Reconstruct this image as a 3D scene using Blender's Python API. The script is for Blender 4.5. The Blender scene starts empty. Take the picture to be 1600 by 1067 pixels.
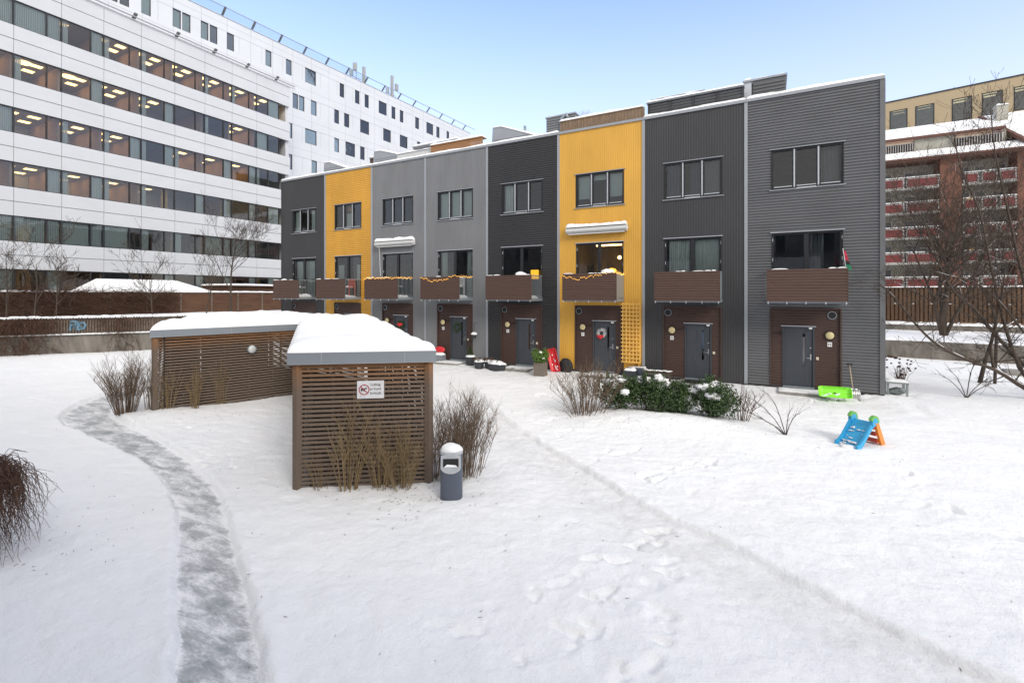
import bpy, math, random
import numpy as np
from mathutils import Vector, noise as mnoise
random.seed(7)
C = bpy.context.scene.collection
PI = math.pi
# ------------------------------------------------------------------ camera model (world x = along the terrace, y = into it)
FPX, CXP, HYP, EYE = 742.0, 800.0, 459.5, 3.35
CA, CB = .8804, .4744
def cam_pt(px, py, Z):            # a point Z metres ahead of the lens plane
    X = (px-CXP)/FPX*Z
    return (X*CA-Z*CB, X*CB+Z*CA, EYE+(HYP-py)/FPX*Z)
def on_z(px, py, z=0.0):
    return cam_pt(px, py, (EYE-z)*FPX/(py-HYP))
def on_x(px, x, py=400):
    r = ((px-CXP)/FPX*CA-CB)
    return cam_pt(px, py, x/r)

# ------------------------------------------------------------------ materials
def mat(name, col, rough=.7, metal=0., var=0., scale=3., bump=0., bscale=40., stretch=(1,1,1), spec=.5, coat=0.):
    m = bpy.data.materials.new(name); m.use_nodes = True
    nt = m.node_tree; b = nt.nodes['Principled BSDF']
    b.inputs['Base Color'].default_value = (*col, 1)
    b.inputs['Roughness'].default_value = rough
    b.inputs['Metallic'].default_value = metal
    b.inputs['Specular IOR Level'].default_value = spec
    b.inputs['Coat Weight'].default_value = coat
    tc = nt.nodes.new('ShaderNodeTexCoord'); mp = nt.nodes.new('ShaderNodeMapping')
    mp.inputs['Scale'].default_value = stretch
    nt.links.new(tc.outputs['Object'], mp.inputs['Vector'])
    if var:
        n = nt.nodes.new('ShaderNodeTexNoise'); n.inputs['Scale'].default_value = scale
        n.inputs['Detail'].default_value = 6; n.inputs['Roughness'].default_value = .6
        nt.links.new(mp.outputs[0], n.inputs['Vector'])
        r = nt.nodes.new('ShaderNodeMapRange')
        r.inputs['From Min'].default_value = .25; r.inputs['From Max'].default_value = .75
        r.inputs['To Min'].default_value = 1-var; r.inputs['To Max'].default_value = 1+var
        nt.links.new(n.outputs['Fac'], r.inputs['Value'])
        mx = nt.nodes.new('ShaderNodeMix'); mx.data_type = 'RGBA'; mx.blend_type = 'MULTIPLY'
        mx.inputs['Factor'].default_value = 1; mx.inputs['A'].default_value = (*col, 1)
        nt.links.new(r.outputs[0], mx.inputs['B']); nt.links.new(mx.outputs['Result'], b.inputs['Base Color'])
    if bump:
        n2 = nt.nodes.new('ShaderNodeTexNoise'); n2.inputs['Scale'].default_value = bscale; n2.inputs['Detail'].default_value = 5
        nt.links.new(mp.outputs[0], n2.inputs['Vector'])
        bp = nt.nodes.new('ShaderNodeBump'); bp.inputs['Strength'].default_value = bump; bp.inputs['Distance'].default_value = .02
        nt.links.new(n2.outputs['Fac'], bp.inputs['Height']); nt.links.new(bp.outputs[0], b.inputs['Normal'])
    return m
def emis(name, col, s):
    m = bpy.data.materials.new(name); m.use_nodes = True; nt = m.node_tree; nt.nodes.clear()
    e = nt.nodes.new('ShaderNodeEmission'); e.inputs[0].default_value = (*col, 1); e.inputs[1].default_value = s
    o = nt.nodes.new('ShaderNodeOutputMaterial'); nt.links.new(e.outputs[0], o.inputs[0]); return m
def glass(name, tint=(.8,.86,.85), refl=1., rough=.02, ior=1.5, k=1.7):
    m = bpy.data.materials.new(name); m.use_nodes = True; nt = m.node_tree; nt.nodes.clear()
    t = nt.nodes.new('ShaderNodeBsdfTransparent'); t.inputs[0].default_value = (*tint, 1)
    g = nt.nodes.new('ShaderNodeBsdfGlossy'); g.inputs['Roughness'].default_value = rough
    g.inputs[0].default_value = (refl,)*3+(1,)
    f = nt.nodes.new('ShaderNodeFresnel'); f.inputs[0].default_value = ior
    n = nt.nodes.new('ShaderNodeTexNoise'); n.inputs['Scale'].default_value = .9
    tc = nt.nodes.new('ShaderNodeTexCoord'); nt.links.new(tc.outputs['Object'], n.inputs['Vector'])
    bp = nt.nodes.new('ShaderNodeBump'); bp.inputs['Strength'].default_value = .12; bp.inputs['Distance'].default_value = .02
    nt.links.new(n.outputs['Fac'], bp.inputs['Height']); nt.links.new(bp.outputs[0], g.inputs['Normal'])
    mx = nt.nodes.new('ShaderNodeMixShader'); o = nt.nodes.new('ShaderNodeOutputMaterial')
    ml = nt.nodes.new('ShaderNodeMath'); ml.operation = 'MULTIPLY'; ml.inputs[1].default_value = k; ml.use_clamp = True
    nt.links.new(f.outputs[0], ml.inputs[0]); nt.links.new(ml.outputs[0], mx.inputs[0])
    nt.links.new(t.outputs[0], mx.inputs[1]); nt.links.new(g.outputs[0], mx.inputs[2]); nt.links.new(mx.outputs[0], o.inputs[0])
    return m
M = {}
M['dark'] = mat('dark_cladding', (.036,.036,.039), .55, .0, .15, 1.2, stretch=(1,1,.35))
M['grey'] = mat('grey_cladding', (.175,.18,.19), .5, .0, .15, 1.2, stretch=(1,1,.35))
M['midgrey'] = mat('corner_cladding', (.128,.131,.138), .5, .0, .15, 1.2, stretch=(.5,1,1))
M['yellow'] = mat('yellow_cladding', (.64,.345,.05), .55, .0, .15, 1.0, stretch=(1,1,.3))
M['brown'] = mat('brown_board', (.062,.033,.026), .6, 0, .16, 9, stretch=(.4,1,4))
M['brownb'] = mat('balcony_board', (.092,.052,.040), .6, 0, .18, 9, stretch=(.4,1,4))
M['trim'] = mat('zinc_trim', (.33,.35,.38), .45, .3, .06, 2)
M['lighttrim'] = mat('pale_trim', (.5,.52,.56), .4, .3, .05, 2)
M['galv'] = mat('galvanised_steel', (.30,.34,.37), .42, .45, .12, 12)
M['black'] = mat('black_frame', (.016,.017,.02), .45)
M['door'] = mat('door_paint', (.045,.052,.064), .5, 0, .06, 4, stretch=(3,3,.4))
M['chrome'] = mat('brushed_metal', (.6,.6,.6), .3, .9)
M['white'] = mat('white_paint', (.75,.75,.74), .5, 0, .04, 3)
M['offwhite'] = mat('awning_metal', (.55,.56,.56), .5, 0, .05, 3)
M['plinth'] = mat('plinth_concrete', (.05,.05,.052), .8, 0, .2, 5)
M['concrete'] = mat('concrete', (.17,.155,.135), .9, 0, .6, 2.2, .5, 30, stretch=(1,1,.3))
M['paver'] = mat('stone_slab', (.25,.24,.22), .9, 0, .25, 4, .4, 40)
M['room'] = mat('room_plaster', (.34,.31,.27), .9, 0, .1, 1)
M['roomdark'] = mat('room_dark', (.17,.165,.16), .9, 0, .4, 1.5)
M['curtain'] = mat('curtain_cloth', (.66,.70,.66), .9, 0, .05, 5)
M['blind'] = mat('roller_blind', (.54,.60,.57), .9, 0, .03, 5)
M['officewhite'] = mat('white_panel', (.55,.565,.585), .38, 0, .05, .35, 0, 1, stretch=(1,1,2))
M['officewhite2'] = mat('white_panel_upper', (.58,.60,.63), .38, 0, .05, .35)
M['joint'] = mat('joint_grey', (.33,.35,.37), .7)  # plain grey of the panel and fascia seams
M['glass'] = glass('window_glass')
M['oglass'] = glass('office_glass', (.80,.85,.85), .9, k=2.3)
M['lamp'] = emis('office_lamp', (1,.60,.22), 2.2)
M['warm'] = emis('warm_bulb', (1,.55,.18), 5)
M['fairy'] = emis('fairy_light', (1,.50,.09), 2.4)
M['yellowlamp'] = emis('yellow_shade', (1,.5,.04), .6)
M['globe'] = mat('opal_globe', (.62,.52,.28), .35, 0, .04, 6)
M['sheddot'] = mat('slat_stud', (.045,.033,.025), .9, 0, .3, 6)
M['fascia'] = mat('shed_fascia', (.25,.275,.30), .45, .3, .05, 1.5)
M['twig'] = mat('bark_twig', (.135,.092,.06), .9, 0, .3, 8)
M['twiggold'] = mat('golden_twig', (.22,.155,.08), .9, 0, .3, 8)
M['twigdark'] = mat('dark_bark', (.055,.042,.034), .95, 0, .35, 6, .5, 40)
M['bark'] = mat('tree_bark', (.068,.05,.038), .95, 0, .35, 6, .6, 40)
M['vine'] = mat('vine_stem', (.085,.044,.028), .95, 0, .4, 5)
M['fencewood'] = mat('fence_wood', (.115,.066,.038), .85, 0, .35, 3, .3, 30, stretch=(3,3,.5))
M['fencewood2'] = mat('fence_boards', (.105,.052,.028), .85, 0, .4, 2.2, .3, 30, stretch=(.5,.5,4))
M['picket'] = mat('picket_wood', (.15,.118,.095), .9, 0, .35, 5)
M['leaf'] = mat('evergreen_leaf', (.045,.082,.024), .5, 0, .5, 5)
M['leaf2'] = mat('bright_leaf', (.10,.18,.03), .5, 0, .4, 8)
M['brick'] = mat('red_brick', (.17,.075,.05), .9, 0, .28, .8, .2, 60)
M['beige'] = mat('beige_render', (.47,.37,.235), .85, 0, .05, .2)
M['apwall'] = mat('apartment_render', (.40,.385,.33), .85, 0, .1, .5)
M['red'] = mat('red_panel', (.15,.020,.020), .6, 0, .15, 2)
M['redplastic'] = mat('red_plastic', (.62,.02,.03), .4, 0, .08, 6, coat=.2)
M['green'] = mat('lime_plastic', (.24,.78,.03), .38, 0, .06, 5, coat=.2)
M['blue'] = mat('blue_plastic', (.03,.34,.62), .4, 0, .08, 5)
M['sgreen'] = mat('green_plastic', (.13,.40,.07), .42, 0, .08, 5)
M['orange'] = mat('orange_plastic', (.75,.24,.03), .4, 0, .1, 5)
M['redo'] = mat('red_step_plastic', (.52,.06,.02), .4, 0, .1, 5)
M['bin'] = mat('bin_paint', (.085,.10,.135), .4, .2, .1, 5, .1, 60)
M['binmetal'] = mat('bin_plate', (.50,.52,.54), .4, .5, .12, 8)
M['potblack'] = mat('pot_plastic', (.03,.033,.04), .5, 0, .15, 6)
M['taupe'] = mat('taupe_planter', (.17,.14,.115), .6, 0, .08, 6)
M['blackcloth'] = mat('black_cover', (.012,.012,.014), .7)
M['flagg'] = mat('green_cloth', (.02,.28,.14), .8)
M['flagr'] = mat('red_cloth', (.6,.05,.08), .8)
M['greywood'] = mat('weathered_bench', (.085,.068,.055), .9, 0, .35, 8, stretch=(1,1,6))
M['greypaint'] = mat('grey_green_paint', (.22,.25,.25), .8, 0, .2, 6)
M['terracewood'] = mat('terrace_wood', (.21,.145,.095), .9, 0, .4, 6, stretch=(4,4,.6))
M['cedar'] = mat('cedar_slat', (.33,.17,.075), .85, 0, .35, 4, stretch=(.5,.5,8))
M['signred'] = mat('sign_red', (.32,.02,.04), .6)
M['signblack'] = mat('sign_black', (.02,.02,.02), .6)
M['signwhite'] = mat('sign_plate', (.62,.62,.63), .5, 0, .14, 14)
M['graff'] = mat('blue_graffiti', (.15,.26,.35), .8, 0, .3, 9)
M['offgrey'] = mat('antenna_grey', (.33,.34,.34), .6)
M['trellis'] = mat('lit_yellow_lattice', (.82,.50,.12), .6, 0, .12, 6)  # yellow made paler, contrast painted in for the shade behind the bars
M['strip'] = emis('strip_light_glow', (1,.78,.45), .55)
M['rail'] = mat('white_rail', (.6,.6,.62), .5)
M['pine'] = mat('wreath_green', (.03,.065,.02), .7, 0, .4, 9)

def snow_material(name='snow', fine=1.0):
    m = bpy.data.materials.new(name); m.use_nodes = True; nt = m.node_tree; b = nt.nodes['Principled BSDF']
    b.inputs['Roughness'].default_value = .6
    b.inputs['Specular IOR Level'].default_value = .25
    tc = nt.nodes.new('ShaderNodeTexCoord')
    n = nt.nodes.new('ShaderNodeTexNoise'); n.inputs['Scale'].default_value = .8; n.inputs['Detail'].default_value = 8
    nt.links.new(tc.outputs['Object'], n.inputs['Vector'])
    cr = nt.nodes.new('ShaderNodeValToRGB')
    cr.color_ramp.elements[0].position = .3; cr.color_ramp.elements[0].color = (.88,.90,.92,1)
    cr.color_ramp.elements[1].position = .7; cr.color_ramp.elements[1].color = (.93,.935,.945,1)
    nt.links.new(n.outputs['Fac'], cr.inputs[0])
    at = nt.nodes.new('ShaderNodeAttribute'); at.attribute_name = 'trodden_edge_shade'
    ng = nt.nodes.new('ShaderNodeTexNoise'); ng.inputs['Scale'].default_value = 3.5; ng.inputs['Detail'].default_value = 8; ng.inputs['Roughness'].default_value = .7
    nt.links.new(tc.outputs['Object'], ng.inputs['Vector'])
    mg = nt.nodes.new('ShaderNodeMapRange'); mg.inputs['From Min'].default_value = .3; mg.inputs['From Max'].default_value = .7; nt.links.new(ng.outputs['Fac'], mg.inputs[0])
    mm = nt.nodes.new('ShaderNodeMath'); mm.operation = 'MULTIPLY'; nt.links.new(at.outputs['Fac'], mm.inputs[0]); nt.links.new(mg.outputs[0], mm.inputs[1])
    mxd = nt.nodes.new('ShaderNodeMix'); mxd.data_type = 'RGBA'; nt.links.new(mm.outputs[0], mxd.inputs['Factor']); nt.links.new(cr.outputs[0], mxd.inputs['A']); mxd.inputs['B'].default_value = (.60,.59,.575,1)
    nt.links.new(mxd.outputs['Result'], b.inputs['Base Color'])
    n1 = nt.nodes.new('ShaderNodeTexNoise'); n1.inputs['Scale'].default_value = 9; n1.inputs['Detail'].default_value = 9; n1.inputs['Roughness'].default_value = .62
    n2 = nt.nodes.new('ShaderNodeTexNoise'); n2.inputs['Scale'].default_value = 60; n2.inputs['Detail'].default_value = 4
    ad = nt.nodes.new('ShaderNodeMath'); ad.operation = 'MULTIPLY_ADD'; ad.inputs[1].default_value = .22
    for q in (n1, n2): nt.links.new(tc.outputs['Object'], q.inputs['Vector'])
    nt.links.new(n2.outputs['Fac'], ad.inputs[0]); nt.links.new(n1.outputs['Fac'], ad.inputs[2])
    bp = nt.nodes.new('ShaderNodeBump'); bp.inputs['Strength'].default_value = .8*fine; bp.inputs['Distance'].default_value = .035
    nt.links.new(ad.outputs[0], bp.inputs['Height']); nt.links.new(bp.outputs[0], b.inputs['Normal'])
    return m
M['snow'] = snow_material()

def slat_material():
    m = mat('slat_wood', (.15,.105,.075), .9, 0, .3, 10, stretch=(1.2,1.2,14)); nt = m.node_tree; b = nt.nodes['Principled BSDF']
    tc = nt.nodes.new('ShaderNodeTexCoord'); sx = nt.nodes.new('ShaderNodeSeparateXYZ'); nt.links.new(tc.outputs['Object'], sx.inputs[0])
    n = nt.nodes.new('ShaderNodeTexNoise'); n.inputs['Scale'].default_value = 3; nt.links.new(tc.outputs['Object'], n.inputs['Vector'])
    ma = nt.nodes.new('ShaderNodeMath'); ma.operation = 'MULTIPLY_ADD'; ma.inputs[1].default_value = .35
    nt.links.new(n.outputs['Fac'], ma.inputs[0]); nt.links.new(sx.outputs['Z'], ma.inputs[2])
    cr = nt.nodes.new('ShaderNodeValToRGB'); e = cr.color_ramp.elements
    mr = nt.nodes.new('ShaderNodeMapRange'); mr.inputs['From Min'].default_value = 0; mr.inputs['From Max'].default_value = 2.4
    nt.links.new(ma.outputs[0], mr.inputs[0]); nt.links.new(mr.outputs[0], cr.inputs[0])
    e[0].position = 0; e[0].color = (.155,.118,.092,1)
    e[1].position = 1; e[1].color = (.34,.155,.06,1)
    k = e.new(.78); k.color = (.15,.108,.08,1)
    k = e.new(.93); k.color = (.23,.12,.058,1)
    old = b.inputs['Base Color'].links[0].from_node
    nt.links.new(cr.outputs[0], old.inputs['A'])
    return m
M['slat'] = slat_material()

def ice_material():
    m = bpy.data.materials.new('trodden_ice'); m.use_nodes = True; nt = m.node_tree; b = nt.nodes['Principled BSDF']
    tc = nt.nodes.new('ShaderNodeTexCoord'); mp = nt.nodes.new('ShaderNodeMapping')
    mp.inputs['Rotation'].default_value = (0,0,math.radians(-25)); mp.inputs['Scale'].default_value = (.8,2.2,1)
    nt.links.new(tc.outputs['Object'], mp.inputs[0])
    n = nt.nodes.new('ShaderNodeTexNoise'); n.inputs['Scale'].default_value = 2.1; n.inputs['Detail'].default_value = 9; n.inputs['Roughness'].default_value = .68; n.inputs['Distortion'].default_value = .4
    nt.links.new(mp.outputs[0], n.inputs['Vector'])
    at = nt.nodes.new('ShaderNodeAttribute'); at.attribute_name = 'edge'
    sb = nt.nodes.new('ShaderNodeMath'); sb.operation = 'MULTIPLY_ADD'; sb.inputs[1].default_value = .30
    nf = nt.nodes.new('ShaderNodeTexNoise'); nf.inputs['Scale'].default_value = 17; nf.inputs['Detail'].default_value = 7; nf.inputs['Roughness'].default_value = .75
    nt.links.new(mp.outputs[0], nf.inputs['Vector'])
    s2 = nt.nodes.new('ShaderNodeMath'); s2.operation = 'MULTIPLY_ADD'; s2.inputs[1].default_value = .42; nt.links.new(nf.outputs['Fac'], s2.inputs[0])
    s3 = nt.nodes.new('ShaderNodeMath'); s3.operation = 'SUBTRACT'; s3.inputs[1].default_value = .20; nt.links.new(n.outputs['Fac'], s3.inputs[0]); nt.links.new(s3.outputs[0], s2.inputs[2])
    nt.links.new(at.outputs['Fac'], sb.inputs[0]); nt.links.new(s2.outputs[0], sb.inputs[2])
    cr = nt.nodes.new('ShaderNodeValToRGB'); e = cr.color_ramp.elements
    e[0].position = .34; e[0].color = (.27,.31,.315,1)
    e[1].position = .66; e[1].color = (.88,.875,.89,1)
    k = e.new(.49); k.color = (.48,.49,.50,1)
    k = e.new(.57); k.color = (.68,.695,.71,1)
    nt.links.new(sb.outputs[0], cr.inputs[0]); nt.links.new(cr.outputs[0], b.inputs['Base Color'])
    rr = nt.nodes.new('ShaderNodeMapRange'); rr.inputs['From Min'].default_value = .35; rr.inputs['From Max'].default_value = .65
    rr.inputs['To Min'].default_value = .28; rr.inputs['To Max'].default_value = .7
    nt.links.new(sb.outputs[0], rr.inputs[0]); nt.links.new(rr.outputs[0], b.inputs['Roughness'])
    n2 = nt.nodes.new('ShaderNodeTexNoise'); n2.inputs['Scale'].default_value = 24; n2.inputs['Detail'].default_value = 6
    nt.links.new(mp.outputs[0], n2.inputs['Vector'])
    ad = nt.nodes.new('ShaderNodeMath'); ad.operation = 'MULTIPLY_ADD'; ad.inputs[1].default_value = .35
    nt.links.new(n2.outputs['Fac'], ad.inputs[0]); nt.links.new(n.outputs['Fac'], ad.inputs[2])
    bp = nt.nodes.new('ShaderNodeBump'); bp.inputs['Strength'].default_value = .6; bp.inputs['Distance'].default_value = .05
    nt.links.new(ad.outputs[0], bp.inputs['Height']); nt.links.new(bp.outputs[0], b.inputs['Normal'])
    return m
M['ice'] = ice_material()

# ------------------------------------------------------------------ object helpers
ORG = {}
def tag(o, label=None, cat=None, group=None, kind=None):
    if label: o['label'] = label
    if cat: o['category'] = cat
    if group: o['group'] = group
    if kind: o['kind'] = kind
    return o
def thing(name, label, cat, loc=(0,0,0), group=None):
    o = bpy.data.objects.new(name, None); o.empty_display_size = .3; C.objects.link(o); o.location = loc
    ORG[o.name] = tuple(loc); return tag(o, label, cat, group)
class MB:
    def __init__(s): s.v = []; s.f = []; s.sm = False
    def quad(s, a, b, c, d):
        n = len(s.v); s.v += [a,b,c,d]; s.f.append((n,n+1,n+2,n+3)); return s
    def tri(s, a, b, c):
        n = len(s.v); s.v += [a,b,c]; s.f.append((n,n+1,n+2)); return s
    def box(s, x0,x1,y0,y1,z0,z1):
        return s.hexa([(x0,y0,z0),(x1,y0,z0),(x1,y1,z0),(x0,y1,z0),(x0,y0,z1),(x1,y0,z1),(x1,y1,z1),(x0,y1,z1)])
    def hexa(s, p):
        n = len(s.v); s.v += [tuple(q) for q in p]
        for f in ((0,3,2,1),(4,5,6,7),(0,1,5,4),(1,2,6,5),(2,3,7,6),(3,0,4,7)): s.f.append(tuple(n+i for i in f))
        return s
    def wall(s, a, b, z0, z1, t, off=0):            # upright slab between plan points a, b
        dx, dy = b[0]-a[0], b[1]-a[1]; L = math.hypot(dx,dy) or 1; nx, ny = -dy/L, dx/L
        p = [(a[0]+nx*off, a[1]+ny*off), (b[0]+nx*off, b[1]+ny*off), (b[0]+nx*(off+t), b[1]+ny*(off+t)), (a[0]+nx*(off+t), a[1]+ny*(off+t))]
        return s.hexa([(q[0],q[1],z0) for q in p]+[(q[0],q[1],z1) for q in p])
    def bar(s, a, b, w, h=None):
        a = Vector(a); b = Vector(b); d = (b-a).normalized(); h = h or w
        u = d.cross(Vector((0,0,1)));
        if u.length < .01: u = Vector((1,0,0))
        u.normalize(); v = u.cross(d).normalized(); u *= w/2; v *= h/2
        return s.hexa([a-u-v, a+u-v, a+u+v, a-u+v, b-u-v, b+u-v, b+u+v, b-u+v])
    def tube(s, pts, rad, n=6, cap=True):
        pts = [Vector(p) for p in pts]
        if not hasattr(rad, '__len__'): rad = [rad]*len(pts)
        base = len(s.v); prev = None
        for i, p in enumerate(pts):
            d = (pts[min(i+1,len(pts)-1)]-pts[max(i-1,0)])
            if d.length < 1e-9: d = Vector((0,0,1))
            d.normalize()
            if prev is None:
                u = d.cross(Vector((.13,.2,1)));
                if u.length < .05: u = d.cross(Vector((1,0,0)))
            else: u = prev - d*prev.dot(d)
            u.normalize(); prev = u; w = d.cross(u)
            for k in range(n):
                a = 2*PI*k/n; q = p + (u*math.cos(a)+w*math.sin(a))*rad[i]; s.v.append((q.x,q.y,q.z))
            if i:
                o = base+(i-1)*n
                for k in range(n): s.f.append((o+k, o+(k+1)%n, o+n+(k+1)%n, o+n+k))
        if cap and n > 3:
            s.f.append(tuple(base+k for k in range(n))[::-1]); e = base+(len(pts)-1)*n; s.f.append(tuple(e+k for k in range(n)))
        return s
    def cyl(s, c, r, z0, z1, n=20, r1=None):
        return s.tube([(c[0],c[1],z0),(c[0],c[1],z1)], [r, r if r1 is None else r1], n)
    def disc_y(s, c, r, d, n=20):                    # short cylinder facing -y
        return s.tube([(c[0],c[1]-d,c[2]),(c[0],c[1],c[2])], [r,r], n)
    def ball(s, c, r, sx=1, sy=1, sz=1, nu=12, nv=8, bumpy=0, half=False):
        b = len(s.v)
        lo = 0 if half else -PI/2
        for j in range(nv+1):
            t = lo+(PI/2-lo)*j/nv
            for i in range(nu):
                a = 2*PI*i/nu; k = r*(1+bumpy*mnoise.noise(Vector((c[0]*3+math.cos(a)*1.7,c[1]*3+math.sin(a)*1.7,c[2]+t*1.5))))
                s.v.append((c[0]+k*sx*math.cos(t)*math.cos(a), c[1]+k*sy*math.cos(t)*math.sin(a), c[2]+k*sz*math.sin(t)))
        for j in range(nv):
            for i in range(nu):
                s.f.append((b+j*nu+i, b+j*nu+(i+1)%nu, b+(j+1)*nu+(i+1)%nu, b+(j+1)*nu+i))
        return s
    def build(s, name, m, parent=None, smooth=False, local=False):
        me = bpy.data.meshes.new(name); o = bpy.data.objects.new(name, me)
        org = (0,0,0)
        if parent is not None and not local: org = ORG.get(parent.name, (0,0,0))
        V = np.array(s.v, dtype=float).reshape(-1,3) - np.array(org)
        me.from_pydata(V.tolist(), [], s.f); me.materials.append(m)
        if smooth: me.polygons.foreach_set('use_smooth', [True]*len(me.polygons))
        me.update(); C.objects.link(o); ORG[o.name] = org
        if parent is not None: o.parent = parent
        return o
    def top(s, name, m, label, cat, loc=None, smooth=False, group=None, kind=None):  # a thing that is one mesh, origin at loc
        if loc is None:
            a = np.array(s.v); loc = (float(a[:,0].mean()), float(a[:,1].mean()), float(a[:,2].min()))
        a = np.array(s.v, dtype=float)-np.array(loc); s.v = [tuple(q) for q in a.tolist()]
        o = s.build(name, m, None, smooth); o.location = loc; ORG[o.name] = tuple(loc)
        return tag(o, label, cat, group, kind)

def copy_tree(o, parent=None):
    c = o.copy(); C.objects.link(c); ORG[c.name] = ORG.get(o.name,(0,0,0))
    if parent is not None: c.parent = parent
    for ch in list(o.children): copy_tree(ch, c)
    return c

# ------------------------------------------------------------------ noise and the snow surface
_rng = np.random.RandomState(3); _P = _rng.rand(256,256)
def vn(x, y):
    x = np.asarray(x,float); y = np.asarray(y,float)
    xi = np.floor(x).astype(int); yi = np.floor(y).astype(int); fx = x-xi; fy = y-yi
    fx = fx*fx*fx*(fx*(fx*6-15)+10); fy = fy*fy*fy*(fy*(fy*6-15)+10)
    a = _P[xi%256, yi%256]; b = _P[(xi+1)%256, yi%256]; c = _P[xi%256,(yi+1)%256]; d = _P[(xi+1)%256,(yi+1)%256]
    return (a*(1-fx)+b*fx)*(1-fy)+(c*(1-fx)+d*fx)*fy-.5
def fbm(x, y, o=4, g=.5):
    r = 0; a = 1
    for i in range(o):
        r = r+a*vn(x*2**i+17.3*i, y*2**i+9.1*i); a *= g
    return r
def dist_poly(x, y, pts):                             # signed distance (+ = right-hand side of travel) and arc length
    best = np.full(x.shape, 1e9); sgn = np.zeros(x.shape); arc = np.zeros(x.shape); acc = 0
    for (ax,ay),(bx,by) in zip(pts[:-1], pts[1:]):
        dx, dy = bx-ax, by-ay; L2 = dx*dx+dy*dy; t = np.clip(((x-ax)*dx+(y-ay)*dy)/L2, 0, 1)
        d = np.hypot(x-ax-t*dx, y-ay-t*dy); cr = (x-ax)*dy-(y-ay)*dx
        m = d < best; best = np.where(m, d, best); sgn = np.where(m, np.sign(cr), sgn); arc = np.where(m, acc+t*math.sqrt(L2), arc); acc += math.sqrt(L2)
    return best*sgn, arc
def smooth_line(p, n=4):
    out = []
    for i in range(len(p)-1):
        p0 = p[max(i-1,0)]; p1 = p[i]; p2 = p[i+1]; p3 = p[min(i+2,len(p)-1)]
        for k in range(n):
            t = k/n
            out.append(tuple(.5*((2*b)+(-a+c)*t+(2*a-5*b+4*c-d)*t*t+(-a+3*b-3*c+d)*t**3) for a,b,c,d in zip(p0,p1,p2,p3)))
    out.append(tuple(p[-1])); return out
PL = [(-3.3,1.3),(-4.51,2.22),(-5.58,2.75),(-6.98,3.47),(-8.28,4.08),(-9.76,4.63),(-11.37,4.93),(-13.06,5.11),(-14.64,5.21),(-16.02,5.31),(-17.1,5.6),(-18.1,6.15),(-19.04,6.95),(-19.85,7.9),(-20.3,9.6)]
PR = [(-2.6,1.8),(-3.81,2.6),(-4.48,2.96),(-5.2,3.33),(-6.27,3.85),(-7.57,4.47),(-8.63,4.9),(-10.19,5.35),(-11.87,5.72),(-13.41,5.95),(-15.08,6.2),(-16.4,6.5),(-17.5,7.1),(-18.35,8.0),(-18.9,9.6)]
PL = smooth_line(PL); PR = smooth_line(PR)
PC = [((a[0]+b[0])/2,(a[1]+b[1])/2) for a,b in zip(PL,PR)]
PW = [math.hypot(a[0]-b[0],a[1]-b[1])/2 for a,b in zip(PL,PR)]
PARC = np.concatenate([[0],np.cumsum([math.dist(a,b) for a,b in zip(PC[:-1],PC[1:])])])
TR = smooth_line([(-10.6,15.9),(-9.76,14.9),(-8.07,13.03),(-5.88,10.91),(-4.4,9.67),(-3.37,8.94),(-1.81,7.7),(-.79,7.15),(0,6.68),(.62,6.27),(1.12,5.98),(1.54,5.74),(3.2,4.9)])
_r = np.random.RandomState(11)
FOOT = []
def trail(p0, p1, n, jit=.18, deep=.06, r=.11):
    for i in range(n):
        t = (i+.5)/n; FOOT.append((p0[0]+(p1[0]-p0[0])*t+_r.randn()*jit, p0[1]+(p1[1]-p0[1])*t+_r.randn()*jit, r*(.7+.7*_r.rand()), deep*(.5+_r.rand()), _r.rand()*3.14))
trail((-1.5,7.2),(-1.85,4.2),17,.13,.034,.085); trail((-1.25,7.0),(-.75,4.2),14,.10,.03,.085)
trail((-1.9,5.9),(-2.9,3.6),8,.10,.028,.085); trail((-2.0,4.3),(.4,3.9),8,.12,.028,.085)
trail((2.1,12.0),(2.6,9.4),8,.15,.04,.09); trail((2.7,9.4),(3.4,7.4),6,.15,.04,.09); trail((-2.0,8.6),(-.9,10.4),9,.15,.035,.08)
trail((-9,16.8),(-1,17.4),60,.4,.03,.12); trail((-7.0,14.2),(-4.5,15.5),16,.3,.03,.12)
trail((1.2,17.4),(4.5,20.5),20,.25,.05,.10); trail((4.2,20.4),(5.1,29),26,.18,.05,.11)
trail((-13.6,7.0),(-12.8,6.6),6,.2,.04,.07); trail((-11.9,6.1),(-8.9,5.4),24,.16,.035,.06)
trail((-1,8.5),(-5.5,11.6),20,.35,.025,.1); trail((-10,16.5),(-15,18.4),26,.35,.03,.12)
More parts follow.
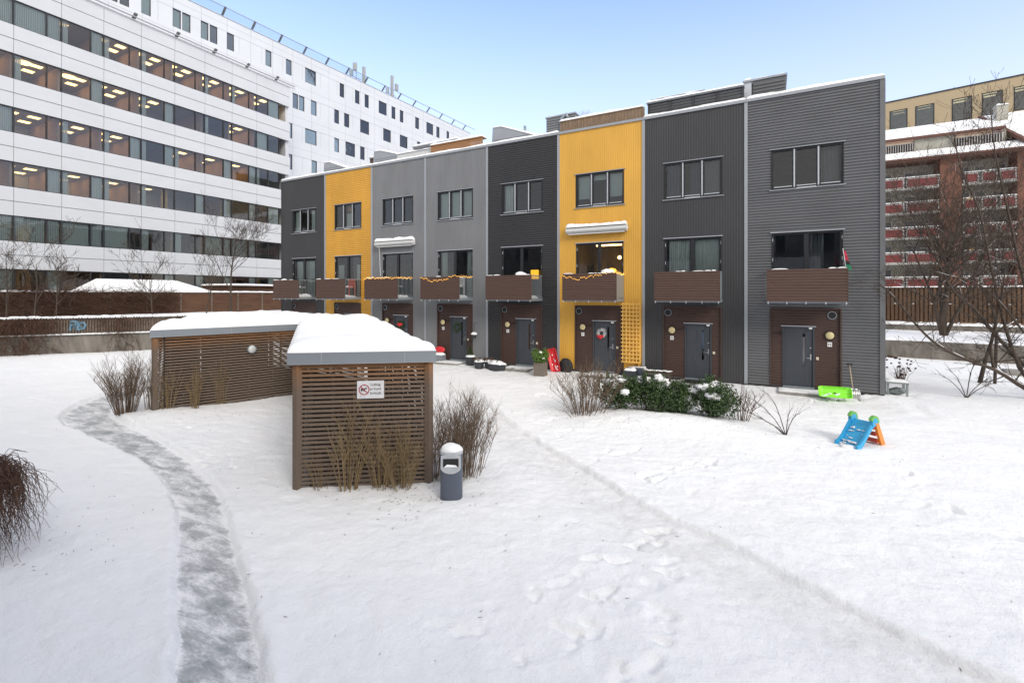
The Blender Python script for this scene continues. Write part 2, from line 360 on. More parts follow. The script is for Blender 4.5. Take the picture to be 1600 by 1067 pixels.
def ground(x, y):
    x = np.asarray(x,float); y = np.asarray(y,float)
    h = .05*fbm(x*.22, y*.22, 3)+.020*fbm(x*1.1+5, y*1.5, 3)
    h = h+.030*np.abs(fbm(x*1.7+31, y*2.5+7, 3))
    # wind-blown, settled dimples
    h = h+.013*fbm(x*4.3, y*6.1, 3)
    # snow over the shrub bed
    h = h+.16*np.exp(-(((x+2.2)/2.1)**2+((y-12.9)/.8)**2))
    # rise in front of the left shed, bank against the left wall
    h = h+.14*np.exp(-(((x+14.9)/1.0)**2+((y-6.9)/1.3)**2))
    h = h+.03*np.exp(-((y-19.2)/.6)**2)*(x>-27)*(x<3.6)
    # trodden area by the doors
    m = np.exp(-((y-17.6)/.9)**2)*(x>-20)*(x<4)
    h = h-.035*m+m*.02*fbm(x*3.1,y*3.3,3)
    # left cleared path
    dL, _a = dist_poly(x, y, PL); dR, _a = dist_poly(x, y, PR)
    e = np.maximum(-dL, dR)+.05*vn(x*3.3,y*3.3)+.03*vn(x*9,y*9)
    t = np.clip((e+.04)/.08,0,1); t = t*t*(3-2*t)
    bank = .016*np.exp(-((e-.09)/.06)**2)*(.3+2.5*np.abs(vn(x*5.2,y*5.2)))
    h = np.where(e < .06, h*t-(1-t)*.075, h)+bank
    # right trodden track: sharp edge on its far side
    d, arc = dist_poly(x, y, TR); d = d+.06*vn(x*1.6,y*1.6)+.035*vn(x*6,y*6)    # + = near side (right of travel)
    fade = np.clip(arc/2.5,0,1)
    k = np.where(d>0, np.exp(-(d/1.0)**3), np.exp(-(d/.035)**2))*fade
    h = h*(1-.5*np.clip(k,0,1))-.065*k
    h = h+fade*.014*np.exp(-((d+.12)/.07)**2)*(.2+2.5*np.abs(vn(x*4.7,y*4.7)))
    tread = np.exp(-((d-.16)/.07)**2)*np.sin(arc*70)*.008+np.exp(-((d-.95)/.06)**2)*np.sin(arc*70)*.004
    h = h+tread*fade+np.where((d>.0)&(d<1.1), .012*fbm(x*6,y*6,2),0)*fade
    if x.size > 10:
        dent = np.zeros(x.shape); berm = np.zeros(x.shape)
        for fx, fy, r, dp, a in FOOT:
            sel = (np.abs(x-fx)<r*3)&(np.abs(y-fy)<r*3)
            if not sel.any(): continue
            xs, ys = x[sel]-fx, y[sel]-fy
            u = (xs*math.cos(a)+ys*math.sin(a))/(r*1.45); v = (-xs*math.sin(a)+ys*math.cos(a))/(r*.62)
            q = np.sqrt(u*u+v*v)*(1+.5*vn(xs*11+fx*7,ys*11))+.35*vn(xs*26,ys*26+fy*5)
            t = np.clip((1.1-q)/.28,0,1); t = t*t*(3-2*t)
            dent[sel] = np.maximum(dent[sel], dp*t); berm[sel] = np.maximum(berm[sel], dp*.16*np.exp(-((q-1.35)/.22)**2))
        crumb = np.clip(berm*40,0,1)*.014*np.clip(fbm(x*13,y*13,2)+.1,0,1)
        h = h-dent*(1+.5*fbm(x*8,y*8,2))+berm*(dent<.003)+crumb
        rough = np.exp(-(((x+1.35)/1.0)**2+((y-5.3)/1.5)**2))
        h = h+rough*(.024*fbm(x*3.4,y*3.4,4,.6)-.012*np.abs(fbm(x*6,y*6,3)))
    # the bank in front of the left wall (snow a little higher) and level run at the right-hand wall
    return h
def gz(x, y): return float(ground(np.array([[x]]), np.array([[y]]))[0,0])

def lines(segs):
    out = []
    for a,b,s in segs:
        n = max(1,int(round((b-a)/s))); out += [a+(b-a)*i/n for i in range(n)]
    out.append(segs[-1][1]); return np.array(out)
gx = lines([(-400,-60,40),(-60,-37,1.5),(-37,-21,.22),(-21,-10,.08),(-10,2.6,.04),(2.6,9,.12),(9,16,.35),(16,60,3),(60,400,40)])
gy = lines([(-300,-20,40),(-20,0,2),(0,1.4,.2),(1.4,10,.04),(10,16,.07),(16,24,.14),(24,40,.5),(40,60,4),(60,400,40)])
GX, GY = np.meshgrid(gx, gy, indexing='ij'); GH = ground(GX, GY)
far = (np.abs(GX)>70)|(GY>45)|(GY<-8); GH = np.where(far, -.05, GH)
nx, ny = GX.shape
co = np.stack([GX,GY,GH],-1).reshape(-1,3)
idx = np.arange(nx*ny).reshape(nx,ny)
q = np.stack([idx[:-1,:-1],idx[1:,:-1],idx[1:,1:],idx[:-1,1:]],-1).reshape(-1,4)
def np_mesh(name, co, q, m, smooth=True):
    me = bpy.data.meshes.new(name); me.vertices.add(len(co)); me.vertices.foreach_set('co', co.astype('f').ravel())
    me.loops.add(q.size); me.loops.foreach_set('vertex_index', q.astype('i').ravel())
    me.polygons.add(len(q)); me.polygons.foreach_set('loop_start', np.arange(0,q.size,4,dtype='i'))
    try: me.polygons.foreach_set('loop_total', np.full(len(q),4,dtype='i'))
    except Exception: pass
    if smooth: me.polygons.foreach_set('use_smooth', np.ones(len(q),dtype=bool))
    me.update(calc_edges=True); me.validate(); me.materials.append(m)
    o = bpy.data.objects.new(name, me); C.objects.link(o); return o
g = np_mesh('ground', co, q, M['snow']); tag(g, kind='structure')
_d, _arc = dist_poly(GX, GY, TR); _d = _d+.06*vn(GX*1.6,GY*1.6)
_tr = np.where(_d>0, np.exp(-(_d/1.05)**4), np.exp(-(_d/.05)**2))*.55*np.clip(_arc/2,0,1)+.45*np.exp(-((_d-.03)/.03)**2)*np.clip(_arc/2,0,1)*(.4+1.2*np.abs(vn(GX*8,GY*8)))  # trodden grey, plus a painted dark line for the shaded step edge
_tr = np.maximum(_tr, .5*np.exp(-((GY-17.8)/1.0)**2)*(GX>-20)*(GX<3.5))
at = g.data.attributes.new('trodden_edge_shade','FLOAT','POINT'); at.data.foreach_set('value', np.clip(_tr,0,1).astype('f').ravel())

# cleared path: a ribbon lying in its trench
nw = 26; pts = []; edge = []
n = len(PL); seg = 8
for i in range((n-1)*seg+1):
    k = min(i//seg, n-2); t = i/seg-k
    a = [PL[k][j]*(1-t)+PL[k+1][j]*t for j in (0,1)]; b = [PR[k][j]*(1-t)+PR[k+1][j]*t for j in (0,1)]
    for j in range(nw+1):
        s = -.10+1.20*j/nw; pts.append((a[0]*(1-s)+b[0]*s, a[1]*(1-s)+b[1]*s, 0)); edge.append(s)
P3 = np.array(pts); e = np.array(edge)
rut = np.exp(-((e-.12)/.05)**2)+np.exp(-((e-.86)/.05)**2)
P3[:,2] = -.058+.016*fbm(P3[:,0]*2.5,P3[:,1]*2.5,4)+.05*np.clip(np.abs(e-.5)-.5,0,1)-.006*rut
ii = np.arange(len(P3)).reshape(-1, nw+1)
qq = np.stack([ii[:-1,:-1],ii[:-1,1:],ii[1:,1:],ii[1:,:-1]],-1).reshape(-1,4)
po = np_mesh('path', P3, qq, M['ice']); tag(po, kind='structure')
at = po.data.attributes.new('edge','FLOAT','POINT')
ev = .75*np.clip((np.abs(e-.48)-.38)/.16,0,1)**1.3+.22*vn(P3[:,0]*.7,P3[:,1]*.7)+.08; at.data.foreach_set('value', ev.astype('f'))

# ------------------------------------------------------------------ snow caps on roofs, walls, boxes
def snow_cap(poly, z0, th, res=.08, roll=None, amp=.04, seed=0, out=.02, zfun=None):
    P = np.array(poly, float); roll = roll or th*1.4
    xs = np.arange(P[:,0].min()-res, P[:,0].max()+2*res, res); ys = np.arange(P[:,1].min()-res, P[:,1].max()+2*res, res)
    X, Y = np.meshgrid(xs, ys, indexing='ij'); ins = np.zeros(X.shape, bool); D = np.full(X.shape, 1e9); NX = X.copy(); NY = Y.copy()
    for i in range(len(P)):
        ax, ay = P[i]; bx, by = P[(i+1)%len(P)]
        c = ((ay>Y)!=(by>Y)) & (X < (bx-ax)*(Y-ay)/((by-ay) if by!=ay else 1e-9)+ax); ins ^= c
        dx, dy = bx-ax, by-ay; t = np.clip(((X-ax)*dx+(Y-ay)*dy)/(dx*dx+dy*dy),0,1); qx, qy = ax+t*dx, ay+t*dy
        d = np.hypot(X-qx,Y-qy); m = d<D; D = np.where(m,d,D); NX = np.where(m,qx,NX); NY = np.where(m,qy,NY)
    D = np.where(ins, D, 0); X = np.where(ins, X, NX); Y = np.where(ins, Y, NY)
    D = D*(1+.9*vn(X*3.1+seed,Y*3.1))
    s = np.clip(D/roll,0,1); prof = np.sqrt(1-(1-s)**2.2)
    H = th*prof*(1+.9*fbm(X*.9+seed*3.7,Y*.9+seed,3)*.5)+prof*amp*fbm(X*2.6+seed,Y*2.6,3)
    Z = z0+H if zfun is None else zfun(X,Y)+H
    # cells with at least one inside corner
    keep = ins[:-1,:-1]|ins[1:,:-1]|ins[1:,1:]|ins[:-1,1:]
    idx = np.arange(X.size).reshape(X.shape)
    q = np.stack([idx[:-1,:-1],idx[1:,:-1],idx[1:,1:],idx[:-1,1:]],-1)[keep]
    used = np.unique(q); mp = np.full(X.size,-1); mp[used] = np.arange(len(used))
    co = np.stack([X,Y,Z],-1).reshape(-1,3)[used]; return co, mp[q]
def snow_obj(poly, z0, th, parent, name='snow_cover', **kw):
    co, q = snow_cap(poly, z0, th, **kw); org = ORG.get(parent.name,(0,0,0)) if parent else (0,0,0)
    o = np_mesh(name, co-np.array(org), q, M['snow']); o.parent = parent; ORG[o.name] = org; return o
def rect(x0,x1,y0,y1): return [(x0,y0),(x1,y0),(x1,y1),(x0,y1)]

# ------------------------------------------------------------------ corrugated cladding with openings
def corr(mb, x0, x1, z0, z1, holes, way, y, pitch=.1, depth=.022):
    t0, t1 = (z0,z1) if way=='h' else (x0,x1)
    def prof(t):
        u = ((t-t0)/pitch)%1.0
        if u < .42: return 0
        if u < .54: return (u-.42)/.12
        if u < .86: return 1
        return 1-(u-.86)/.14
    T = {t0,t1}; k = 0
    while t0+k*pitch < t1:
        for u in (0,.42,.54,.86):
            t = t0+(k+u)*pitch
            if t0 < t < t1: T.add(t)
        k += 1
    for h in holes:
        for t in (h[2:] if way=='h' else h[:2]):
            if t0<t<t1: T.add(t)
    T = sorted(T)
    for a, b in zip(T[:-1], T[1:]):
        if b-a < 1e-5: continue
        m = (a+b)/2; lo, hi = (x0,x1) if way=='h' else (z0,z1); iv = [(lo,hi)]
        for h in holes:
            ha, hb, hc, hd = (h[2],h[3],h[0],h[1]) if way=='h' else h
            if ha < m < hb:
                nv = []
                for p, q_ in iv:
                    if hd <= p or hc >= q_: nv.append((p,q_)); continue
                    if hc > p: nv.append((p,hc))
                    if hd < q_: nv.append((hd,q_))
                iv = nv
        ya, yb = y+prof(a+1e-6)*depth, y+prof(b-1e-6)*depth
        for p, q_ in iv:
            if way == 'h': mb.quad((p,ya,a),(q_,ya,a),(q_,yb,b),(p,yb,b))
            else: mb.quad((a,ya,p),(b,yb,p),(b,yb,q_),(a,ya,q_))

Y0 = 19.22; ZR = 10.30
def text_mesh(s, size, m, loc, parent, name='lettering', rotz=0, align='CENTER', ext=.002):
    cu = bpy.data.curves.new(name,'FONT'); cu.body = s; cu.size = size; cu.align_x = align; cu.extrude = ext; cu.space_line = .95
    t = bpy.data.objects.new(name, cu); C.objects.link(t)
    dg = bpy.context.evaluated_depsgraph_get(); me = bpy.data.meshes.new_from_object(t.evaluated_get(dg))
    bpy.data.objects.remove(t); me.materials.clear(); me.materials.append(m)
    o = bpy.data.objects.new(name, me); C.objects.link(o); o.rotation_euler = (PI/2,0,rotz)
    org = ORG.get(parent.name,(0,0,0)) if parent else (0,0,0)
    o.location = tuple(loc[i]-org[i] for i in range(3)); o.parent = parent; return o

def drape(x0, x1, z0, z1, y, waves=6, d=.04):
    mb = MB(); n = waves*6; 
    for i in range(n):
        a, b = x0+(x1-x0)*i/n, x0+(x1-x0)*(i+1)/n
        ya, yb = y+d*math.sin(i/6*2*PI), y+d*math.sin((i+1)/6*2*PI)
        mb.quad((a,ya,z0),(b,yb,z0),(b,yb,z1),(a,ya,z1))
    return mb
UNITS = [  # key, left, right, material, way, label
 ('A',-26.65,-22.74,'dark','v','charcoal terraced house at the far left end of the row'),
 ('B',-22.74,-19.06,'yellow','h','yellow terraced house with horizontal ribs, second from the left end'),
 ('C',-19.06,-15.38,'grey','v','light grey terraced house with snow-topped white awning case, next to the small yellow one'),
 ('D',-15.38,-11.70,'grey','v','light grey terraced house with three pale green blinds upstairs and a wreath on the door'),
 ('E',-11.70,-8.05,'dark','h','charcoal terraced house with horizontal ribs, left of the large yellow house'),
 ('F',-8.05,-4.38,'yellow','v','large yellow terraced house with vertical ribs and a lit lounge'),
 ('G',-4.38,-.70,'dark','v','charcoal terraced house with vertical ribs, right of the large yellow house'),
 ('H',-.70,3.33,'midgrey','h','mid grey corner house with horizontal ribs at the right end of the row'),
]
def build_house(key, L, R, mk, way, label):
    B = -26.42 if key=='A' else L                      # layout origin of the unit
    mir = key=='H'
    base = ((L+R)/2, Y0, 0)
    H = thing('terraced_house', label, 'house', base, 'row of terraced houses')
    wx0, wx1 = B+.80, B+2.88+(.05 if mir else 0)
    up = (wx0, wx1, 7.03, 8.44); lo = (wx0+.02, wx1-.02, 3.12, 5.50); po_ = (B+.77, B+2.86, .12, 2.86)
    g0 = L+.05; g1 = R-.05
    if key=='A': g0 = L
    if key=='H': g1 = R-.13
    mb = MB(); corr(mb, g0, g1, .14, ZR, [up,lo,po_], way, Y0, .1 if way=='h' else .092, (.030 if key=='H' else .022) if way=='h' else .0045)
    mb.build('wall', M[mk], H)
    # building body behind: party walls, back, roof deck
    b = MB(); D = 9.0
    b.box(L+.002,L+.12,Y0+.05,Y0+D,-.3,10.1); b.box(R-.12,R-.002,Y0+.05,Y0+D,-.3,10.1); b.box(L+.12,R-.12,Y0+D-.2,Y0+D,-.3,10.1)
    b.box(L+.12,R-.12,Y0+.06,Y0+D-.2,9.7,10.0)
    b.build('side_wall', M['midgrey' if mk=='midgrey' else 'dark'], H)
    # interior rooms
    r = MB(); x0, x1 = L+.13, R-.13; ya, yb = Y0+.22, Y0+4.2
    for z0, z1 in ((.1,2.75),(3.1,5.9),(6.2,9.0)):
        r.quad((x0,yb,z0),(x1,yb,z0),(x1,yb,z1),(x0,yb,z1)); r.quad((x0,ya,z0),(x0,yb,z0),(x0,yb,z1),(x0,ya,z1)); r.quad((x1,ya,z0),(x1,ya,z1),(x1,yb,z1),(x1,yb,z0))
        r.quad((x0,ya,z0),(x1,ya,z0),(x1,yb,z0),(x0,yb,z0)); r.quad((x0,ya,z1),(x0,yb,z1),(x1,yb,z1),(x1,ya,z1))
        h = up if z0>6 else lo if z0>3 else None
        if h:   # inner face of the front wall round the opening
            r.quad((x0,ya,z0),(x0,ya,z1),(h[0],ya,z1),(h[0],ya,z0)); r.quad((h[1],ya,z0),(h[1],ya,z1),(x1,ya,z1),(x1,ya,z0))
            r.quad((h[0],ya,h[3]),(h[0],ya,z1),(h[1],ya,z1),(h[1],ya,h[3])); r.quad((h[0],ya,z0),(h[0],ya,h[2]),(h[1],ya,h[2]),(h[1],ya,z0))
    if key in 'EFBD': r.box(x0+.3,x0+.9,yb-.6,yb-.05,3.1,5.0); r.box(x0+1.2,x1-.4,yb-1.6,yb-.8,3.1,3.85)
    r.box(x1-1.0,x1-.1,yb-.5,yb-.05,6.2,8.2)
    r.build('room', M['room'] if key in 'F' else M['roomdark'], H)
    # cap flashing, snow on it, expansion trims
    b = MB(); b.box(L+.003, R-.003, Y0-.05, Y0+.30, ZR, ZR+.10); b.build('parapet_flashing', M['trim'], H)
    if key not in 'F': snow_obj(rect(L, R, Y0-.055, Y0+.42), ZR+.10, .10, H, 'parapet_snow', res=.06, roll=.10, amp=.03, seed=ord(key))
    snow_obj(rect(L+.1,R-.1,Y0+.45,Y0+D-.1), 10.0, .25, H, 'roof_snow', res=.4, roll=.3, amp=.05, seed=ord(key)+9)
    b = MB()
    if key!='A': b.box(L-.055,L+.055,Y0-.022,Y0+.05,.10,ZR-.003)
    if key=='A': b.box(L-.02,L+.04,Y0-.02,Y0+.05,.10,ZR-.003)
    if key=='H': b.box(R-.135,R+.01,Y0-.022,Y0+.05,.10,ZR-.003)
    b.build('corner_trim' if key in 'AH' else 'joint_trim', M['midgrey'] if key=='H' else M['trim'] if key not in 'A' else M['dark'], H)
    if key=='H':
        b = MB(); b.box(L-.055,L+.055,Y0-.024,Y0+.048,.10,ZR-.004); b.build('joint_trim', M['trim'], H)
    b = MB(); b.box(L+.002,R-.002,Y0+.03,Y0+.2,-.3,.12); b.box(L+.004,R-.004,Y0-.02,Y0+.03,.10,.135); b.build('plinth', M['plinth'], H)
    # ---------------- upper window
    def reveal(h, y1=.14):
        c = MB(); t = .012
        c.box(h[0]-.001,h[0]+t,Y0-.012,Y0+y1,h[2],h[3]); c.box(h[1]-t,h[1]+.001,Y0-.012,Y0+y1,h[2],h[3]); c.box(h[0]+t,h[1]-t,Y0-.012,Y0+y1,h[3]-t,h[3]+.001); c.box(h[0]+t,h[1]-t,Y0-.012,Y0+y1,h[2]-.001,h[2]+t); return c
    f = reveal(up); yf0, yf1 = Y0+.02, Y0+.10; t = .05
    ux0, ux1, uz0, uz1 = up
    f.box(ux0+.012,ux0+t+.02,yf0,yf1,uz0+.012,uz1-.012); f.box(ux1-t-.02,ux1-.012,yf0,yf1,uz0+.012,uz1-.012)
    f.box(ux0+t+.02,ux1-t-.02,yf0,yf1,uz1-t-.02,uz1-.012); f.box(ux0+t+.02,ux1-t-.02,yf0,yf1,uz0+.012,uz0+.07)
    w3 = (ux1-ux0)/3
    for i in (1,2): f.box(ux0+w3*i-.06,ux0+w3*i+.06,yf0+.002,yf1-.002,uz0+.07,uz1-t-.02)
    W = f.build('window', M['black'], H)
    g_ = MB(); g_.quad((ux0+.03,Y0+.07,uz0+.03),(ux1-.03,Y0+.07,uz0+.03),(ux1-.03,Y0+.07,uz1-.03),(ux0+.03,Y0+.07,uz1-.03)); g_.build('pane', M['glass'], W)
    s = MB()
    for i in (1,2): s.box(ux0+w3*i-.022,ux0+w3*i+.022,yf0-.018,yf0,uz0+.05,uz1-.04)
    for i in range(3): s.box(ux0+w3*i+(.09 if i==0 else .07),ux0+w3*(i+1)-(.09 if i==2 else .07),yf0-.012,yf0-.001,uz0+.075,uz0+.105)
    s.build('glazing_bar', M['lighttrim'], W)
    s = MB(); s.box(ux0-.06,ux1+.06,Y0-.05,Y0+.02,uz0-.035,uz0-.004); s.build('sill', M['trim'], W); s = MB(); s.box(ux0-.05,ux1+.05,Y0-.045,Y0+.015,uz1+.003,uz1+.03); s.build('head_flashing', M['trim'], W)
    snow = MB(); snow.box(ux0+w3*1.1,ux0+w3*1.9,yf0-.045,yf0-.015,uz0-.004,uz0+.015); snow.build('sill_snow', M['snow'], W)
    yc = Y0+.19
    if key=='D':
        c = MB()
        for i in range(3): c.quad((ux0+w3*i+.06,yc,uz0+.08),(ux0+w3*(i+1)-.06,yc,uz0+.08),(ux0+w3*(i+1)-.06,yc,uz1-.06),(ux0+w3*i+.06,yc,uz1-.06))
        c.build('roller_blind', M['blind'], W)
    if key=='F':
        c = MB()
        for i, zz in ((0,.38),(1,1.12),(2,.38)): c.quad((ux0+w3*i+.06,yc,uz0+zz),(ux0+w3*(i+1)-.06,yc,uz0+zz),(ux0+w3*(i+1)-.06,yc,uz1-.06),(ux0+w3*i+.06,yc,uz1-.06))
        c.build('roller_blind', M['blind'], W)
    if key=='E': drape(ux0+.1,ux0+w3-.16,uz0,uz1,yc,3).build('curtain', M['curtain'], W)
    if key=='A':
        drape(ux0+.1,ux0+w3-.1,uz0,uz1-.1,yc,3).build('curtain', M['curtain'], W); drape(ux1-w3+.12,ux1-.08,uz0,uz1-.1,yc,3).build('curtain', M['curtain'], W)
    if key=='B':
        drape(ux0+w3+.1,ux0+2*w3-.2,uz0,uz0+.9,yc,3).build('curtain', M['curtain'], W)
        c = MB(); c.ball((ux0+w3*1.45,yc-.03,uz1-.3),.16,1,.3,1,8,5); c.build('window_star', mat('straw_star',(.35,.16,.06),.8), W)
    if key=='G': drape(ux0+.1,ux0+.55,uz0,uz1-.05,yc,4).build('curtain', mat('slate_curtain',(.10,.12,.17),.9), W); drape(ux0+w3+.25,ux0+2*w3-.1,uz0,uz1-.05,yc+.05,4).build('curtain', bpy.data.materials['slate_curtain'], W); drape(ux0+2*w3+.08,ux1-.1,uz0,uz1-.05,yc,6,.02).build('curtain', mat('grey_net',(.2,.21,.22),.9), W)
    if key=='H': drape(ux1-.62,ux1-.12,uz0,uz1-.05,yc+.1,4).build('curtain', bpy.data.materials['grey_net'], W)
    # ---------------- balcony window
    lx0, lx1, lz0, lz1 = lo; f = reveal(lo); t = .07; xm = (lx0+lx1)/2
    f.box(lx0+.012,lx0+t,yf0,yf1,lz0+.01,lz1-.012); f.box(lx1-t,lx1-.012,yf0,yf1,lz0+.01,lz1-.012); f.box(lx0+t,lx1-t,yf0,yf1,lz1-t,lz1-.012); f.box(lx0+t,lx1-t,yf0,yf1,lz0+.01,lz0+.12)
    f.box(xm-.07,xm+.07,yf0-.004,yf1-.004,lz0+.12,lz1-t)
    W = f.build('balcony_door', M['black'], H)
    g_ = MB(); g_.quad((lx0+.03,Y0+.07,lz0+.03),(lx1-.03,Y0+.07,lz0+.03),(lx1-.03,Y0+.07,lz1-.03),(lx0+.03,Y0+.07,lz1-.03)); g_.build('pane', M['glass'], W)
    s = MB(); s.box(lx0-.05,lx1+.05,Y0-.045,Y0+.015,lz1+.003,lz1+.03); s.build('head_flashing', M['lighttrim'], W)
    s = MB()
    for xx in (lx0+.02,lx1-.03):
        for zz in (3.5,4.5,5.2): s.box(xx,xx+.02,yf0-.02,yf0,zz,zz+.12)
    s.box(xm+.02,xm+.04,yf0-.03,yf0-.005,4.1,4.22); s.build('hinge', M['lighttrim'], W)
    if key=='H':
        drape(lx0+1.1,lx1-.5,lz0,lz1-.08,yc+.3,4).build('curtain', bpy.data.materials['grey_net'], W)  # no real curtain: grey sheet added to stand for a reflection in the glass
    if key=='D':
        drape(lx0+.12,lx0+.45,lz0,lz1-.08,yc,3).build('curtain', M['curtain'], W); drape(lx1-.42,lx1-.1,lz0,lz1-.08,yc,3).build('curtain', M['curtain'], W)
    if key=='G':
        drape(lx0+.14,lx0+.9,lz0,lz1-.08,yc,5,.05).build('curtain', M['curtain'], W); drape(lx0+1.02,lx1-.1,lz0,lz1-.08,yc+.05,7,.02).build('curtain', M['curtain'], W)
    if key=='B':
        drape(lx0+.1,lx0+.55,lz0,lz1-.5,yc,3).build('curtain', M['curtain'], W); drape(lx1-.5,lx1-.1,lz0,lz1-.5,yc,3).build('curtain', M['curtain'], W)
    if key=='A':
        drape(lx0+.1,lx1-.1,lz0,lz1-.15,yc+.05,7,.03).build('curtain', M['blind'], W)
    # ---------------- brown entrance bay
    px0, px1, pz0, pz1 = po_
    dx0 = B+(1.15 if mir else 1.56); dx1 = dx0+.96; dz0, dz1 = .15, 2.22; yp = Y0+.035
    mb = MB(); corr(mb, px0, px1, pz0, pz1, [(dx0,dx1,dz0-.05,dz1)], 'h', yp, .093, .012); mb.build('entrance_cladding', M['brown'], H)
    s = MB(); s.box(px0-.012,px0+.03,Y0-.02,yp+.03,pz0,pz1); s.box(px1-.03,px1+.012,Y0-.02,yp+.03,pz0,pz1); s.box(px0+.03,px1-.03,Y0-.018,yp+.03,pz1-.03,pz1+.01); s.build('bay_frame', M['brown'], H)
    yd = yp+.03
    d_ = MB(); d_.box(dx0,dx0+.045,yp-.02,yd+.1,dz0,dz1); d_.box(dx1-.045,dx1,yp-.02,yd+.1,dz0,dz1); d_.box(dx0+.045,dx1-.045,yp-.02,yd+.1,dz1-.045,dz1); d_.build('door_frame', M['door'], H)
    d_ = MB(); a0, a1 = dx0+.05, dx1-.05; gx0 = a1-.30; gx1 = gx0+.075; za, zb = .86, 1.98
    # leaf in vertical boards, leaving the glass slot
    k = 0; x = a0
    while x < a1-.001:
        xe = min(x+.093, a1)
        for (p_, q_) in ((x, min(xe,gx0)), (max(x,gx1), xe)):
            if q_-p_ > .003: d_.box(p_+.002,q_-.002,yd-.006,yd+.035,dz0+.01,dz1-.05)
        x = xe
    d_.box(a0,gx0,yd,yd+.04,dz0+.008,dz1-.048); d_.box(gx1,a1,yd,yd+.04,dz0+.008,dz1-.048); d_.box(gx0,gx1,yd-.004,yd+.04,dz0+.008,za); d_.box(gx0,gx1,yd-.004,yd+.04,zb,dz1-.048)
    DR = d_.build('door', M['door'], H)
    s = MB(); s.quad((gx0,yd+.01,za),(gx1,yd+.01,za),(gx1,yd+.01,zb),(gx0,yd+.01,zb)); s.build('door_glass', M['glass'], DR)
    if key in 'H': s = MB(); s.box(gx0-.01,gx1+.01,yd+.05,yd+.06,za,zb-.12); s.build('glass_film', mat('pink_film',(.62,.50,.52),.6), DR)
    if key=='G': s = MB(); s.box(gx0-.01,gx1+.01,yd+.05,yd+.06,za+.4,zb); s.build('glass_film', mat('blue_film',(.35,.42,.62),.6), DR)
    if key=='E': s = MB(); s.box(gx0-.01,gx1+.01,yd+.05,yd+.06,za,zb); s.build('glass_film', mat('orange_film',(.42,.16,.06),.6), DR)
    s = MB(); s.box(a1-.085,a1-.045,yd-.025,yd,1.08,1.28); s.bar((a1-.065,yd-.05,1.15),(a1-.19,yd-.05,1.14),.022); s.bar((a1-.065,yd-.02,1.15),(a1-.065,yd-.06,1.15),.022)
    s.disc_y((a1-.07,yd,1.50),.024,.02,12); s.build('handle', M['chrome'], DR)
    s = MB(); s.box(dx0-.04,dx1+.04,yp-.05,yp+.02,dz1+.004,dz1+.03); s.build('door_flashing', M['lighttrim'], H)
    s = MB(); s.box(dx1-.17,dx1-.07,yp-.06,yp-.03,dz1-.075,dz1-.02); s.build('door_closer', M['white'], H)
    s = MB(); s.box(dx0+.01,dx1-.01,yp-.10,yp+.10,.10,.15); s.build('threshold', M['galv'], H)
    # vent, lamp, plaque, bell
    vx = px1-.25 if mir else px0+.17
    s = MB(); s.disc_y((vx,yp,2.63),.135,.03,24); V = s.build('air_vent', M['galv'], H); s = MB(); s.disc_y((vx,yp-.031,2.63),.112,.004,24); s.build('vent_opening', M['blackcloth'], V)
    lx = B+2.54 if mir else B+1.11-.02*(key=='G'); 
    s = MB(); s.disc_y((lx,yp,1.95),.15,.05,24); LP = s.build('wall_lamp', M['blackcloth'], H); s = MB(); s.ball((lx,yp-.05,1.95),.125,1,.45,1,20,12); s.build('lamp_globe', M['globe'], LP, True)
    if not mir:
        s = MB(); s.tube([(lx+.12,yp-.03,1.98),(lx+.2,yp-.06,2.0),(dx0-.08,yp-.04,2.03)],.01,5); s.tube([(dx0-.12,yp-.04,1.97),(dx0-.06,yp-.05,2.08)],.02,5); s.build('lamp_cable', M['blackcloth'], H)
    else:
        s = MB(); s.tube([(px0+.05,yp-.03,1.98),(dx0-.08,yp-.05,1.99)],.008,5); s.box(dx0-.075,dx0-.035,yp-.04,yp,1.92,2.06); s.build('lamp_cable', M['blackcloth'], H)
    s = MB(); s.box(lx-.065,lx+.065,yp-.022,yp,1.57,1.72); PQ = s.build('letter_plaque', M['white'], H)
    if key!='A': text_mesh(key, .13, M['signblack'], (lx,yp-.024,1.60), H, 'letter')
    s = MB(); s.box(dx1+.04,dx1+.12,yp-.03,yp,1.10,1.20); s.box(dx1+.055,dx1+.105,yp-.036,yp-.03,1.115,1.165); s.build('door_bell', mat('cream_plastic',(.6,.55,.42),.5) if key=='A' else bpy.data.materials['cream_plastic'], H)
    # ---------------- balcony
    bx0, bx1 = B+.67, B+2.90; yo = Y0-1.20; fz = 3.05
    b = MB(); b.box(bx0,bx1,yo+.05,Y0-.025,fz,fz+.06); 
    for xx in (bx0,bx1-.05): b.box(xx,xx+.05,yo+.05,Y0-.03,fz+.061,fz+.12)
    b.box(bx0+.05,bx1-.05,yo+.05,yo+.09,fz+.061,fz+.12)
    BF = b.build('balcony', M['galv'], H)
    b = MB()
    for i in range(5):
        xx = bx0+.04+(bx1-bx0-.08)*i/4; b.box(xx-.015,xx+.015,yo-.012,yo+.02,fz-.03,fz+.05)
    b.build('bracket', M['lighttrim'], BF)
    zp0, zp1 = fz+.05, 4.15
    b = MB(); corr(b, bx0, bx1, zp0, zp1, [], 'h', yo, .092, .018)
    b.quad((bx1,yo+.03,zp0),(bx0,yo+.03,zp0),(bx0,yo+.03,zp1),(bx1,yo+.03,zp1)); b.box(bx0-.004,bx1+.004,yo-.004,yo+.04,zp1,zp1+.015)
    b.box(bx0-.004,bx0,yo-.003,yo+.035,zp0,zp1); b.box(bx1,bx1+.012,yo-.003,yo+.035,zp0,zp1)
    b.build('front_panel', M['brownb'], BF)
